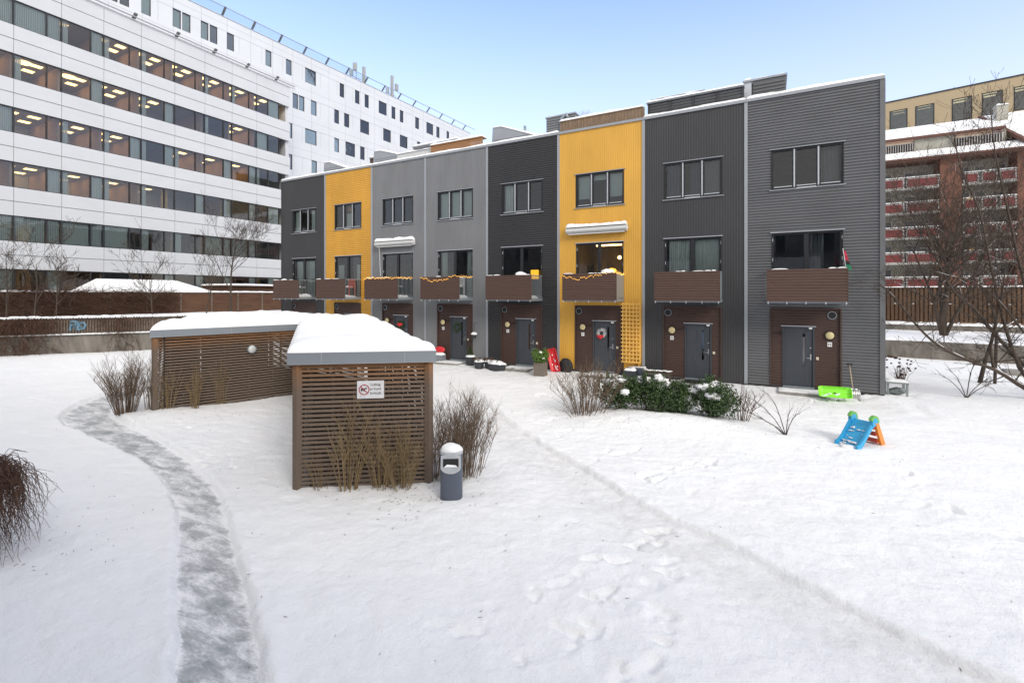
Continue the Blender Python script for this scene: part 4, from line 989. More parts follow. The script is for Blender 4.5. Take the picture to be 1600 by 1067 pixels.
# small bench
T = thing('garden_bench','low weathered slatted bench with patchy snow between planter and door mat','bench',(-3.75,18.6,0))
b = MB()
for i in range(4): b.box(-4.22,-3.22,18.45+i*.09,18.52+i*.09,.40,.43)
b.build('seat',M['greywood'],T)
b = MB(); b.box(-4.18,-3.26,18.44,18.46,.28,.36); b.box(-4.18,-3.26,18.75,18.77,.28,.36); b.build('rail',M['greywood'],T)
for sx in (-4.17,-3.27):
    for sy in (18.47,18.76): b = MB(); b.box(sx-.03,sx+.03,sy-.025,sy+.025,-.05,.40); b.build('leg',M['greywood'],T)
rr = random.Random(6); b = MB()
for i in range(14): b.ball((-4.15+.07*i,18.60+rr.uniform(-.1,.08),.43),rr.uniform(.04,.09),1.2,.8,.4,8,3,.3,True)
b.build('snow_cover',M['snow'],T,True)
# trellis
T = thing('trellis','yellow wooden lattice trellis beside the yellow house door','trellis',(-4.83,Y0-.08,.57))
b = MB(); x0,x1,z0,z1 = -5.2,-4.45,.57,3.0
for i in range(6): x = x0+.03+(x1-x0-.06)*i/5; b.box(x-.018,x+.018,Y0-.17,Y0-.14,z0,z1)
b.build('upright',M['trellis'],T); b = MB(); z = z0+.05
while z < z1: b.box(x0-.04,x1,Y0-.20,Y0-.171,z-.018,z+.018); z += .155
b.build('crossbar',M['trellis'],T)
# trellis has dry vine
b = MB(); rr=random.Random(12)
for i in range(8):
    p = Vector((-4.6+rr.uniform(-.1,.15),Y0-.1,.4)); P=[tuple(p)]
    for k in range(8): p = p+Vector((rr.uniform(-.07,.06),rr.uniform(-.01,.01),rr.uniform(.03,.12))); P.append(tuple(p))
    b.tube(P,.006,4)
b.top('dry_climber',M['vine'],'dry climber stems at the foot of the yellow trellis','plant')
# flag
T = thing('flag','narrow red black and green flag on a short pole at the corner house balcony','flag',(2.17,18.1,4.1))
b = MB(); b.tube([(2.20,18.12,3.9),(2.08,18.12,4.78)],.010,6); b.build('pole',M['white'],T)
for nm,z0,z1,m in (('red_stripe',4.40,4.72,'flagr'),('black_stripe',4.27,4.40,'blackcloth'),('green_stripe',4.10,4.27,'flagg')):
    b = MB(); 
    for k in range(4):
        za,zb = z0+(z1-z0)*k/4, z0+(z1-z0)*(k+1)/4; f = lambda z: 2.21-(z-3.9)*.136; w = lambda z: .04+.09*(4.75-z)/.65
        b.quad((f(za),18.10+.02*math.sin(za*30),za),(f(za)+w(za),18.07+.02*math.sin(za*22),za),(f(zb)+w(zb),18.07+.02*math.sin(zb*22),zb),(f(zb),18.10+.02*math.sin(zb*30),zb))
    b.build(nm,M[m],T,True)
# grey painted bench behind the corner
T = thing('corner_bench','grey green painted bench behind the right corner of the row','bench',(3.75,20.0,0))
b = MB(); b.box(3.45,4.05,19.75,20.3,.40,.45); b.build('seat',M['greypaint'],T); 
for x in (3.48,3.98):
    for y in (19.78,20.25): b = MB(); b.box(x,x+.06,y,y+.05,-.05,.40); b.build('leg',M['greypaint'],T)
b = MB(); b.hexa([(3.40,19.8,.0),(3.45,19.8,.0),(3.45,20.3,.0),(3.40,20.3,0),(3.36,19.8,.95),(3.40,19.8,.95),(3.40,20.3,.95),(3.36,20.3,.95)]); b.build('backrest',M['greypaint'],T); snow_obj(rect(3.47,4.05,19.76,20.3),.451,.05,T,'snow_cover',res=.07,roll=.1)
b = MB(); b.ball((3.8,20.05,.12),.2,1.3,.8,.6,10,6,.4); b.top('stone',M['greypaint'],'grey boulder under the corner bench','stone')
b = MB(); b.ball((-2.98,18.15,.04),.2,1.2,.7,.7,12,7,.3); b.top('stone',M['paver'],'rounded stone left of the step with the black mat','stone',smooth=True)

# ------------------------------------------------------------------ toy slide
def toy_slide():
    o = Vector((1.50,12.62,gz(1.5,12.6)-.02)); U = Vector((.62,.785,0)); U.normalize(); W_ = Vector((U.y,-U.x,0))
    T = thing('toy_slide','small blue toddler slide with green rounded handles and orange red steps','slide',tuple(o))
    def P(u,w,z): return tuple(o+U*u+W_*w+Vector((0,0,z)))
    w = .20
    # chute profile: u along, z height
    pr = [(0,.03),(.10,.05),(.22,.14),(.36,.29),(.50,.44),(.60,.51),(.68,.52)]
    mb = MB()
    for (a,za),(b_,zb) in zip(pr[:-1],pr[1:]):
        mb.hexa([P(a,-w,za-.02),P(b_,-w,zb-.02),P(b_,w,zb-.02),P(a,w,za-.02),P(a,-w,za),P(b_,-w,zb),P(b_,w,zb),P(a,w,za)])
    mb.build('chute',M['blue'],T,False)
    for s in (-1,1):
        mb = MB()
        for (a,za),(b_,zb) in zip(pr[:-1],pr[1:]):
            i0, i1 = s*w, s*(w+.045)
            mb.hexa([P(a,i0,za-.05),P(b_,i0,zb-.05),P(b_,i1,zb-.05),P(a,i1,za-.05),P(a,i0,za+.07),P(b_,i0,zb+.07),P(b_,i1,zb+.07),P(a,i1,za+.07)])
        mb.build('side_rail',M['blue'],T)
    for s in (-1,1):                      # head discs: blue base, green upper
        for nm,m,a0,a1,r0,off in (('handle','sgreen',25,190,.155,.0),('handle_base','blue',-60,190,.10,.003)):
            mb = MB(); c = (.60,.535); ring = []
            for k in range(17):
                a = math.radians(a0+(a1-a0)*k/16); ring.append((c[0]-r0*math.cos(a)*.95, c[1]+r0*math.sin(a)))
            ring.append(c); n_ = len(ring); i0, i1 = s*(w-.012-off), s*(w+.055+off)
            mb.v += [P(a,i0,z) for a,z in ring]+[P(a,i1,z) for a,z in ring]
            mb.f += [tuple(range(n_)),tuple(range(2*n_-1,n_-1,-1))]+[(i,n_+i,n_+(i+1)%n_,(i+1)%n_) for i in range(n_)]
            mb.build(nm,M[m],T)
    mb = MB()
    for s in (-1,1): mb.hexa([P(.60,s*w,.50),P(.74,s*w,.48),P(.74,s*(w+.05),.48),P(.60,s*(w+.05),.50)]+[P(.66,s*w,.54),P(.75,s*w,.54),P(.75,s*(w+.05),.54),P(.66,s*(w+.05),.54)])
    for s in (-1,1): mb.hexa([P(.86,s*(w-.01),0),P(1.0,s*(w-.01),0),P(1.0,s*(w+.045),0),P(.86,s*(w+.045),0)]+[P(.64,s*(w-.01),.50),P(.755,s*(w-.01),.50),P(.755,s*(w+.045),.50),P(.64,s*(w+.045),.50)])
    mb.build('ladder_side',M['orange'],T)
    for z,u in ((.06,.86),(.22,.80),(.37,.73)): 
        mb = MB(); mb.hexa([P(u-.10,-w,z),P(u+.05,-w,z),P(u+.05,w,z),P(u-.10,w,z)]+[P(u-.10,-w,z+.06),P(u+.05,-w,z+.06),P(u+.05,w,z+.06),P(u-.10,w,z+.06)]); mb.build('ladder_step',M['redo'],T)
    mb = MB(); rr = random.Random(8)
    for i in range(34):
        k = rr.random(); a = .05+.4*k**1.6; z = np.interp(a,[p[0] for p in pr],[p[1] for p in pr]); q_ = P(a,rr.uniform(-w*.85,w*.85),z); mb.ball(q_,rr.uniform(.01,.045),1.2,1.2,.22,9,5,1.2)
    mb.ball(P(-.03,.05,.02),.12,1.4,1,.5,10,5,.4); mb.build('snow_patch',M['snow'],T,True)
toy_slide()

# ------------------------------------------------------------------ litter bin
bx, by = -4.63, 6.47; bz = gz(bx,by)-.05
T = thing('litter_bin','slate blue metal litter bin with a white snow cap beside the shed','litter bin',(bx,by,bz))
def ell(mb, z0, z1, a, b_, n=28, rot=.0, cx=bx, cy=by, k1=1):
    base = len(mb.v)
    for z,k in ((z0,1),(z1,k1)):
        for i in range(n):
            t = 2*PI*i/n; x, y = a*k*math.copysign(abs(math.cos(t))**.75,math.cos(t)), b_*k*math.copysign(abs(math.sin(t))**.75,math.sin(t))
            mb.v.append((cx+x*math.cos(rot)-y*math.sin(rot), cy+x*math.sin(rot)+y*math.cos(rot), z))
    mb.f += [(base+i,base+(i+1)%n,base+n+(i+1)%n,base+n+i) for i in range(n)]+[tuple(base+i for i in range(n))[::-1],tuple(base+n+i for i in range(n))]
R_ = math.radians(32)   # it faces the camera
mb = MB(); ell(mb,bz,bz+.80,.185,.15,28,R_); mb.build('body',M['bin'],T)
mb = MB(); ell(mb,bz+.801,bz+.845,.192,.157,28,R_); mb.build('rim',M['binmetal'],T)
fx, fy = math.cos(R_), math.sin(R_); nx_, ny_ = math.sin(R_), -math.cos(R_)
def BP(u, d, z): return (bx+fx*u+nx_*d, by+fy*u+ny_*d, bz+z)
mb = MB(); ring = [(-.16,.80),(.16,.80),(.165,.62)]+[(.165*math.cos(math.radians(a)),.60-.10*math.sin(math.radians(a))) for a in range(0,181,20)]+[(-.165,.62)]
mb.v += [BP(u,.152-.35*u*u,z) for u,z in ring]+[BP(u,.165-.35*u*u,z) for u,z in ring]; n_=len(ring); mb.f += [tuple(range(n_,2*n_))]+[(i,(i+1)%n_,n_+(i+1)%n_,n_+i) for i in range(n_)]
mb.build('front_plate',M['binmetal'],T)
mb = MB(); mb.hexa([BP(-.12,.160,.62),BP(.12,.160,.62),BP(.12,.10,.62),BP(-.12,.10,.62),BP(-.12,.160,.74),BP(.12,.160,.74),BP(.12,.10,.74),BP(-.12,.10,.74)]); mb.hexa([BP(-.125,.170,.615),BP(.125,.170,.615),BP(.125,.155,.615),BP(-.125,.155,.615),BP(-.125,.170,.745),BP(.125,.170,.745),BP(.125,.155,.745),BP(-.125,.155,.745)]); mb.build('slot',M['blackcloth'],T)
mb = MB(); mb.hexa([BP(-.11,.175,.617),BP(.11,.175,.617),BP(.11,.15,.617),BP(-.11,.15,.617),BP(-.06,.174,.66),BP(.08,.174,.645),BP(.08,.16,.64),BP(-.06,.16,.65)]); mb.build('slot_snow',M['snow'],T)
mb = MB(); mb.ball((bx,by,bz+.845),.18,1.02,.90,.55,22,9,.16,True); mb.build('snow_cap',M['snow'],T,True)

# ------------------------------------------------------------------ slatted shed
NL=(-7.17,5.27); NR=(-5.17,6.76); FR=(-13.56,13.7); BK=(-21.0,14.4); BL=(-20.7,10.87); L1=(-14.94,6.76); LR=(-13.8,10.57)
RP=[NL,NR,FR,BK,BL,L1,LR]
SH = thing('bicycle_shed','large slatted timber shed with flat snow-covered roof and grey metal fascia','shed',(-10,9,0))
ZF0, ZF1 = 2.16, 2.34
mb = MB(); n_=len(RP); mb.v += [(p[0],p[1],ZF0) for p in RP]+[(p[0],p[1],ZF1) for p in RP]; mb.f += [(i,(i+1)%n_,n_+(i+1)%n_,n_+i) for i in range(n_)]
mb.f += [tuple(range(n_,2*n_))]; mb.build('fascia',M['fascia'],SH)
for o in ():pass
mb = MB(); mb.v += [(p[0],p[1],ZF0+.02) for p in RP]; mb.f += [tuple(range(n_))[::-1]]; mb.build('roof_underside',M['sheddot'],SH)
b = MB(); 
for a_, b__ in zip(RP, RP[1:]+RP[:1]): b.wall(a_,b__,ZF0-.012,ZF0,.03,-.0); b.wall(a_,b__,ZF1,ZF1+.012,.05,-.006)
b.build('drip_edge',M['trim'],SH)
# hips in the fascia joints
b = MB()
for t in (.22,.78): x=NL[0]+(NR[0]-NL[0])*t; y=NL[1]+(NR[1]-NL[1])*t; b.wall((x,y),(x+.008,y+.006),ZF0,ZF1,.004,-.004)
for t in (.5,): x=L1[0]+(LR[0]-L1[0])*t; y=L1[1]+(LR[1]-L1[1])*t; b.wall((x,y),(x+.004,y+.012),ZF0,ZF1,.004,-.004)
b.build('fascia_joint',M['joint'],SH)
snow_obj([NL,NR,FR,BK,BL,L1,LR], ZF1+.008, .20, SH, 'roof_snow', res=.06, roll=.34, amp=.035, seed=2)
def inset(p, q_, d, e0=0, e1=0):
    dx, dy = q_[0]-p[0], q_[1]-p[1]; L = math.hypot(dx,dy); dx/=L; dy/=L; nx,ny = -dy,dx
    return (p[0]+dx*e0+nx*d, p[1]+dy*e0+ny*d), (q_[0]-dx*e1+nx*d, q_[1]-dy*e1+ny*d)
def slat_wall(p, q_, z0=-.02, z1=2.15, studs=5, gaps=(), diag=False, pitch=.0775):
    mb = MB(); z = z0; rr = random.Random(int(p[0]*10)); L = math.dist(p,q_); ux,uy = (q_[0]-p[0])/L,(q_[1]-p[1])/L
    while z < z1-.05:
        hh = .046; segs = [(0,L)]
        for (g0,g1,zz0,zz1) in gaps:
            if zz0<z<zz1: segs=[s for a,b_ in segs for s in ((a,min(b_,g0)),(max(a,g1),b_)) if s[1]-s[0]>.02]
        for a,b_ in segs:
            j0,j1 = rr.uniform(-.004,.004),rr.uniform(-.006,.006); sg = rr.uniform(-.006,.006)
            A = (p[0]+ux*a,p[1]+uy*a); B_ = (p[0]+ux*b_,p[1]+uy*b_); nx,ny = -uy,ux
            mb.hexa([(A[0]+nx*j1,A[1]+ny*j1,z+j0),(B_[0]+nx*j1,B_[1]+ny*j1,z-j0),(B_[0]+nx*(j1+.022),B_[1]+ny*(j1+.022),z-j0),(A[0]+nx*(j1+.022),A[1]+ny*(j1+.022),z+j0),
                     (A[0]+nx*j1,A[1]+ny*j1,z+hh+j0),(B_[0]+nx*j1,B_[1]+ny*j1,z+hh-j0),(B_[0]+nx*(j1+.022),B_[1]+ny*(j1+.022),z+hh-j0),(A[0]+nx*(j1+.022),A[1]+ny*(j1+.022),z+hh+j0)])
        z += pitch
    W = mb.build('slat_wall',M['slat'],SH)
    mb = MB(); 
    for i in range(studs):
        t = (i+.5)/studs; c = (p[0]+ux*L*t,p[1]+uy*L*t); mb.wall(c,(c[0]+ux*.05,c[1]+uy*.05),-.1,2.15,.07,.032)
    if diag:
        nx,ny = -uy,ux; mb.bar((p[0]+ux*L*.1+nx*.09,p[1]+uy*L*.1+ny*.09,1.9),(p[0]+ux*L*.6+nx*.09,p[1]+uy*L*.6+ny*.09,.2),.04,.08); mb.bar((p[0]+ux*L*.95+nx*.09,p[1]+uy*L*.95+ny*.09,1.9),(p[0]+ux*L*.5+nx*.09,p[1]+uy*L*.5+ny*.09,.2),.04,.08)
    mb.build('stud',M['sheddot'],SH)
    mb = MB(); mb.wall(p,q_,2.06,2.16,.03,-.012); mb.build('head_board',M['slat'],SH)
def post(c, s=.10): mb = MB(); mb.box(c[0]-s/2,c[0]+s/2,c[1]-s/2,c[1]+s/2,-.15,2.16); mb.build('post',M['slat'],SH)
f0,f1 = inset(NL,NR,.13,.13,.13); slat_wall(f0,f1,studs=6,diag=True)
r0,r1 = inset(NR,FR,.13,.13,.3); slat_wall(r0,r1,studs=14,gaps=[(1.2,2.0,1.7,2.1),(5.2,7.0,1.1,1.9)])
g0_,g1_ = inset(L1,LR,-.0,0,0); 
g0_,g1_ = (L1[0]-.13*.958+.04,L1[1]+.13*.287+.12),(LR[0]-.02,LR[1]+.25)
slat_wall(g0_,g1_,z0=-.02,studs=6,gaps=[],pitch=.080)
k0,k1 = inset(FR,BK,.15,.3,.2); slat_wall(k0,k1,studs=8,gaps=[(1.2,2.6,1.3,1.9)])
k0,k1 = inset(BK,BL,.15,.2,.2); slat_wall(k0,k1,studs=4); SOL=[(k0,k1)]; k0,k1 = inset(BL,L1,.15,.2,.2); slat_wall(k0,k1,studs=6); SOL.append((k0,k1))
k0,k1 = inset(LR,NL,.13,.2,.2); slat_wall(k0,k1,studs=9,gaps=[(1.8,3.2,.9,1.4)])
for c in (f0,f1,r1,g0_,(-20.8,14.2),(-20.5,11.0)): post(c,.11)
b = MB(); b.v += [(-7.2,5.75,.06),(-5.7,6.85,.06),(-13.4,13.3,.06),(-20.5,14.0,.06),(-20.3,11.2,.06),(-15.2,7.4,.06),(-13.9,11.2,.06)]; b.f.append(tuple(range(7))); b.build('floor',M['sheddot'],SH)
def solid(p,q_): b=MB(); b.wall(p,q_,-.1,2.14,.03,.12); b.build('back_board',M['sheddot'],SH)
for _k in SOL: solid(*_k)
# lamp on the left wall
t_=.60; cx_,cy_ = g0_[0]+(g1_[0]-g0_[0])*t_, g0_[1]+(g1_[1]-g0_[1])*t_; nn = Vector((.958,-.287,0))
mb = MB(); c = Vector((cx_,cy_,1.62)); mb.tube([tuple(c),tuple(c+nn*.08)],.13,20); LP = mb.build('wall_lamp',M['galv'],SH)
mb = MB(); mb.ball(tuple(c+nn*.08),.12,.5,1,1,16,10); mb.build('lamp_globe',mat('opal_white',(.55,.57,.56),.4),LP,True)
# sign
u = Vector((NR[0]-NL[0],NR[1]-NL[1],0)).normalized(); nrm = Vector((u.y,-u.x,0)); Lw = math.dist(f0,f1)
sc = Vector((f0[0],f0[1],0))+u*(Lw*.55)+nrm*.03+Vector((0,0,1.675)); ang = math.atan2(u.y,u.x)
SG = thing('notice_sign','white sign with red crossed-out dog symbol on the slatted shed','sign',tuple(sc))
sw, sh_ = .46,.31
def SP(a,b_,d=0): return tuple(sc+u*a+Vector((0,0,b_))+nrm*d)
mb = MB(); mb.hexa([SP(-sw/2,-sh_/2,0),SP(sw/2,-sh_/2,0),SP(sw/2,-sh_/2,-.008),SP(-sw/2,-sh_/2,-.008),SP(-sw/2,sh_/2,0),SP(sw/2,sh_/2,0),SP(sw/2,sh_/2,-.008),SP(-sw/2,sh_/2,-.008)]); mb.build('plate',M['signwhite'],SG)
mb = MB(); cxs = -.11; R0,R1 = .092,.076
for k in range(36):
    a,b_ = 2*PI*k/36,2*PI*(k+1)/36
    mb.quad(SP(cxs+R1*math.cos(a),R1*math.sin(a),.003),SP(cxs+R0*math.cos(a),R0*math.sin(a),.003),SP(cxs+R0*math.cos(b_),R0*math.sin(b_),.003),SP(cxs+R1*math.cos(b_),R1*math.sin(b_),.003))
d_=.707; mb.quad(SP(cxs-R1*d_-.006,R1*d_-.006,.0045),SP(cxs-R1*d_+.006,R1*d_+.006,.0045),SP(cxs+R1*d_+.006,-R1*d_+.006,.0045),SP(cxs+R1*d_-.006,-R1*d_-.006,.0045)); mb.build('prohibition_ring',M['signred'],SG)
dog = [(-.055,-.035),(-.045,-.035),(-.04,-.012),(-.01,-.012),(-.008,-.035),(.004,-.035),(.01,.0),(.02,.012),(.05,.014),(.056,.024),(.035,.034),(.018,.034),(.0,.018),(-.035,.016),(-.05,.028),(-.055,.02)]
mb = MB(); mb.v = [SP(cxs+a,b_,.0035) for a,b_ in dog]; mb.f=[tuple(range(len(dog)))]; mb.build('dog_symbol',M['signblack'],SG)
for i,w_ in enumerate(('Lufting','av hund','forbudt')): text_mesh(w_,.062,M['signblack'],SP(.085,.068-.075*i,.004),SG,'lettering',rotz=ang,ext=.0008)

# ------------------------------------------------------------------ twigs, shrubs, trees
def twig_bush(x, y, n, h, spread, rr, rad=.006, lean=(0,0), bush=.35, mb=None, side=2, z0=None, bs=None):
    bs = bs if bs is not None else (.55 if n>80 else .3)
    mb = mb or MB(); zg = (gz(x,y) if z0 is None else z0)-.03
    for i in range(n):
        a = rr.uniform(0,2*PI); q_ = rr.uniform(0,1)**.7; out = spread*q_; hh = h*rr.uniform(.55,1)*(1-.25*q_)
        p = Vector((x+math.cos(a)*out*bs,y+math.sin(a)*out*bs,zg)); e_ = Vector((x+math.cos(a)*out+lean[0]*hh,y+math.sin(a)*out+lean[1]*hh,zg+hh))
        m_ = (p+e_)/2+Vector((math.cos(a),math.sin(a),-.1))*out*-.12+Vector((rr.uniform(-.04,.04),rr.uniform(-.04,.04),0))
        P=[p,p*.45+m_*.55,m_,m_*.5+e_*.5+Vector((rr.uniform(-.03,.03),rr.uniform(-.03,.03),0)),e_]; r_=rad*rr.uniform(.7,1.3)
        mb.tube(P,[r_,r_*.85,r_*.7,r_*.5,r_*.25],4,False)
        for k in range(side):
            t = rr.uniform(.3,.9); j=min(3,int(t*4)); b0 = P[j].lerp(P[j+1],t*4-j); a2=rr.uniform(0,2*PI); l=hh*bush*rr.uniform(.3,.8)
            b1=b0+Vector((math.cos(a2)*.45,math.sin(a2)*.45,rr.uniform(.5,1)))*l; mm_=(b0+b1)/2+Vector((rr.uniform(-.03,.03),rr.uniform(-.03,.03),0)); mb.tube([b0,mm_,b1],[r_*.5,r_*.4,r_*.2],3,False)
            if k%2: mb.tube([mm_,mm_+(b1-b0)*.35+Vector((rr.uniform(-.1,.1),rr.uniform(-.1,.1),rr.uniform(-.02,.08)))*l*2],[r_*.35,r_*.18],3,False)
    return mb
rr = random.Random(21)
mb = twig_bush(-5.1,7.2,85,1.95,.65,rr,.0055,(.06,.03),.38,side=14); twig_bush(-5.4,7.0,30,1.7,.45,rr,.005,(.03,0),.35,mb,12,bs=.5); twig_bush(-4.95,7.5,45,1.7,.65,rr,.005,(.08,.05),.4,mb,12,bs=.5); twig_bush(-4.8,7.2,5,1.8,.7,rr,.006,(.12,.05),.4,mb,10,bs=.2)
mb.top('bare_shrub',M['twig'],'dense upright bare shrub between shed and litter bin','shrub',(-5.05,7.15,0))
mb = twig_bush(-5.62,6.40,46,1.35,.6,rr,.0055,(.02,-.05),.5,side=7); twig_bush(-5.95,6.2,26,1.45,.5,rr,.007,(.05,-.05),.5,mb,7)
mb.top('bare_shrub',M['twiggold'],'golden brown branching shrub against the front of the shed','shrub',(-5.8,6.3,0))
mb = twig_bush(-6.35,5.85,16,1.75,.5,rr,.010,(.03,.0),.45,side=10); twig_bush(-6.75,5.62,12,1.1,.4,rr,.005,(.03,.0),.5,mb,4)
mb.top('bare_shrub',M['twiggold'],'sparse forked shrub in front of the shed below the sign','shrub',(-6.4,5.8,0))
mb = twig_bush(-15.6,6.5,80,1.95,.85,rr,.0065,(0,0),.4,side=14); twig_bush(-15.3,7.0,30,1.7,.4,rr,.006,(0,0),.35,mb,10,bs=.5)
mb.top('bare_shrub',M['twig'],'dense bare shrub at the left corner of the shed','shrub',(-15.7,6.7,0))
for px,py,n_,lb in ((262,645,14,'thin golden stems nearest the shed corner post'),(306,640,20,'clump of golden stems before the shed wall, the middle of three'),(345,632,18,'clump of golden stems before the shed wall right of the others')):
    p = on_z(px,py,.02); mb = twig_bush(p[0],p[1],n_,1.6,.38,rr,.007,(0,0),.35,side=6); mb.top('stem_clump',M['twiggold'],lb,'shrub',(p[0],p[1],0),group='golden stem clumps along the shed')
mb = twig_bush(-4.5,12.55,34,1.7,1.2,rr,.0085,(-.0,.0),.5,side=16); twig_bush(-4.2,12.75,14,1.9,.9,rr,.009,(.25,.1),.5,mb,14); twig_bush(-4.6,12.4,26,.6,1.25,rr,.006,(0,0),.5,mb,8)
mb.top('bare_shrub',M['twig'],'wide spreading bare shrub left of the evergreens','shrub',(-4.5,12.5,0))
mb = twig_bush(-.62,13.8,16,1.15,.8,rr,.010,(.0,.1),.55,side=12)
mb.top('bare_shrub',M['vine'],'small reddish bare shrub at the right end of the evergreens','shrub',(-.62,13.8,0))
def arch(x,y,ends,rad,rr,label,m='twigdark'):
    z=gz(x,y)-.03; mb=MB()
    for ex,ey,ez in ends:
        m_=Vector((x+(ex-x)*.45,y+(ey-y)*.45,z+ez*.75)); e_=Vector((ex,ey,z+ez)); P=[Vector((x,y,z)),Vector((x,y,z)).lerp(m_,.5)+Vector((0,0,.05)),m_,m_.lerp(e_,.5)+Vector((0,0,.06)),e_]
        mb.tube(P,[rad,rad*.8,rad*.65,rad*.45,rad*.25],5)
        for k in range(5):
            t=rr.uniform(.3,.95); j=min(3,int(t*4)); b0=P[j].lerp(P[j+1],t*4-j); b1=b0+(e_-m_).normalized()*rr.uniform(.1,.3)+Vector((rr.uniform(-.1,.1),rr.uniform(-.1,.1),rr.uniform(0,.2))); mb.tube([b0,b1],[rad*.4,rad*.15],3,False)
    return mb.top('bare_shrub',M[m],label,'shrub',(x,y,0))
p=on_z(1228,682); arch(p[0],p[1],[(p[0]-1.0,p[1]+.6,.75),(p[0]-1.15,p[1]+.2,.45),(p[0]-.5,p[1]+.4,.95),(p[0]+.3,p[1]+.3,.5),(p[0]+.1,p[1]+.1,.6),(p[0]-.7,p[1]-.1,.35)],.012,rr,'low arching bare shrub on the lawn left of the toy slide')
p=on_z(1510,622); arch(p[0],p[1],[(p[0]-.5,p[1]+.1,.9),(p[0]+.3,p[1]+.3,1.1),(p[0]+.8,p[1]+.1,.7),(p[0]+.2,p[1]-.2,1.2),(p[0]-.9,p[1],.75),(p[0]+1.1,p[1]+.2,.6)],.014,rr,'thin bare sapling shrub on the lawn below the slim tree')
p=on_z(1408,598); mb=twig_bush(p[0],p[1],34,.9,.45,rr,.008,(0,0),.3,side=2); T=mb.top('dead_perennial',M['vine'],'dead flower stems with dark heads behind the corner house','plant',(p[0],p[1],0))
for i in range(22): a=rr.uniform(0,2*PI); q_=rr.uniform(0,.45); mb=MB(); mb.ball((p[0]+q_*math.cos(a),p[1]+q_*math.sin(a),rr.uniform(.25,.9)),.035,1.2,1.2,.9,6,4,.5); mb.build('seed_head',M['vine'],T)
for i in range(4): mb=MB(); mb.ball((p[0]-.35+rr.uniform(-.2,.25),p[1],.9+rr.uniform(-.05,.08)),.06,1.3,1,.7,7,5,.4); mb.build('seed_head',M['vine'],T)
# grass stubble at wall feet, left foreground trailing bush
mb=MB(); c0=Vector(on_z(-35,850)); rr=random.Random(33); top=1.12
c0=Vector(cam_pt(-46,835,6.1)); c0.z=0
for i in range(760):
    a=rr.uniform(0,2*PI); q_=.42*math.sqrt(rr.random())*(1+.35*math.sin(a*3)+.2*math.sin(a*7)); st=Vector((c0.x+q_*math.cos(a),c0.y+q_*math.sin(a),top+rr.uniform(-.12,.10)-.25*q_)); out=rr.uniform(.02,.32)
    P=[st]; ln=rr.uniform(.25,1.1); nseg=9; wx=wy=0.0
    for k in range(1,nseg+1):
        t=k/nseg; wx+=rr.gauss(0,.012); wy+=rr.gauss(0,.012); o_=out*(t**.6)
        P.append(Vector((st.x+math.cos(a)*o_+wx*(1+k*.25),st.y+math.sin(a)*o_+wy*(1+k*.25),st.z+.07*math.sin(PI*min(1,t*1.6))-ln*t**1.7)))
    mb.tube(P,[.0042]*4+[.0036,.0034,.003,.0026,.002,.0014],3,False)
    if i%3==0:
        k=rr.randrange(3,8); mb.tube([P[k],P[k]+Vector((rr.gauss(0,.05),rr.gauss(0,.05),rr.uniform(-.05,.02))),P[k]+Vector((rr.gauss(0,.09),rr.gauss(0,.09),rr.uniform(-.16,-.04)))],[.003,.0025,.0015],3,False)
for i in range(18):
    a=rr.uniform(-.9,1.7); l=rr.uniform(.45,.85); st=Vector((c0.x+.35*math.cos(a),c0.y+.35*math.sin(a),rr.uniform(.2,.7))); e_=Vector((c0.x+l*math.cos(a),c0.y+l*math.sin(a),.02+rr.uniform(0,.15))); m1=st.lerp(e_,.35)+Vector((rr.gauss(0,.03),rr.gauss(0,.03),.10)); m2=st.lerp(e_,.7)+Vector((rr.gauss(0,.04),rr.gauss(0,.04),.05)); mb.tube([st,m1,m2,e_],[.005,.0045,.0035,.002],4,False); mb.tube([m2,m2+(e_-m1)*.3+Vector((rr.gauss(0,.06),rr.gauss(0,.06),.02))],[.003,.0015],3,False)
for i in range(14):
    a=rr.uniform(0,2*PI); st=Vector((c0.x+.3*math.cos(a),c0.y+.3*math.sin(a),top)); mb.tube([st,st+Vector((.1*math.cos(a),.1*math.sin(a),.12)),st+Vector((.22*math.cos(a),.22*math.sin(a),.06))],[.005,.004,.002],4,False)
T=mb.top('trailing_bush',M['vine'],'brown mounded bush of hanging bare twigs at the left edge','bush',(c0.x,c0.y,0))
mb=MB(); mb.tube([(c0.x,c0.y,0),(c0.x+.02,c0.y,.6),(c0.x,c0.y,1.1)],[.06,.05,.03],7); mb.build('stem',M['twigdark'],T)

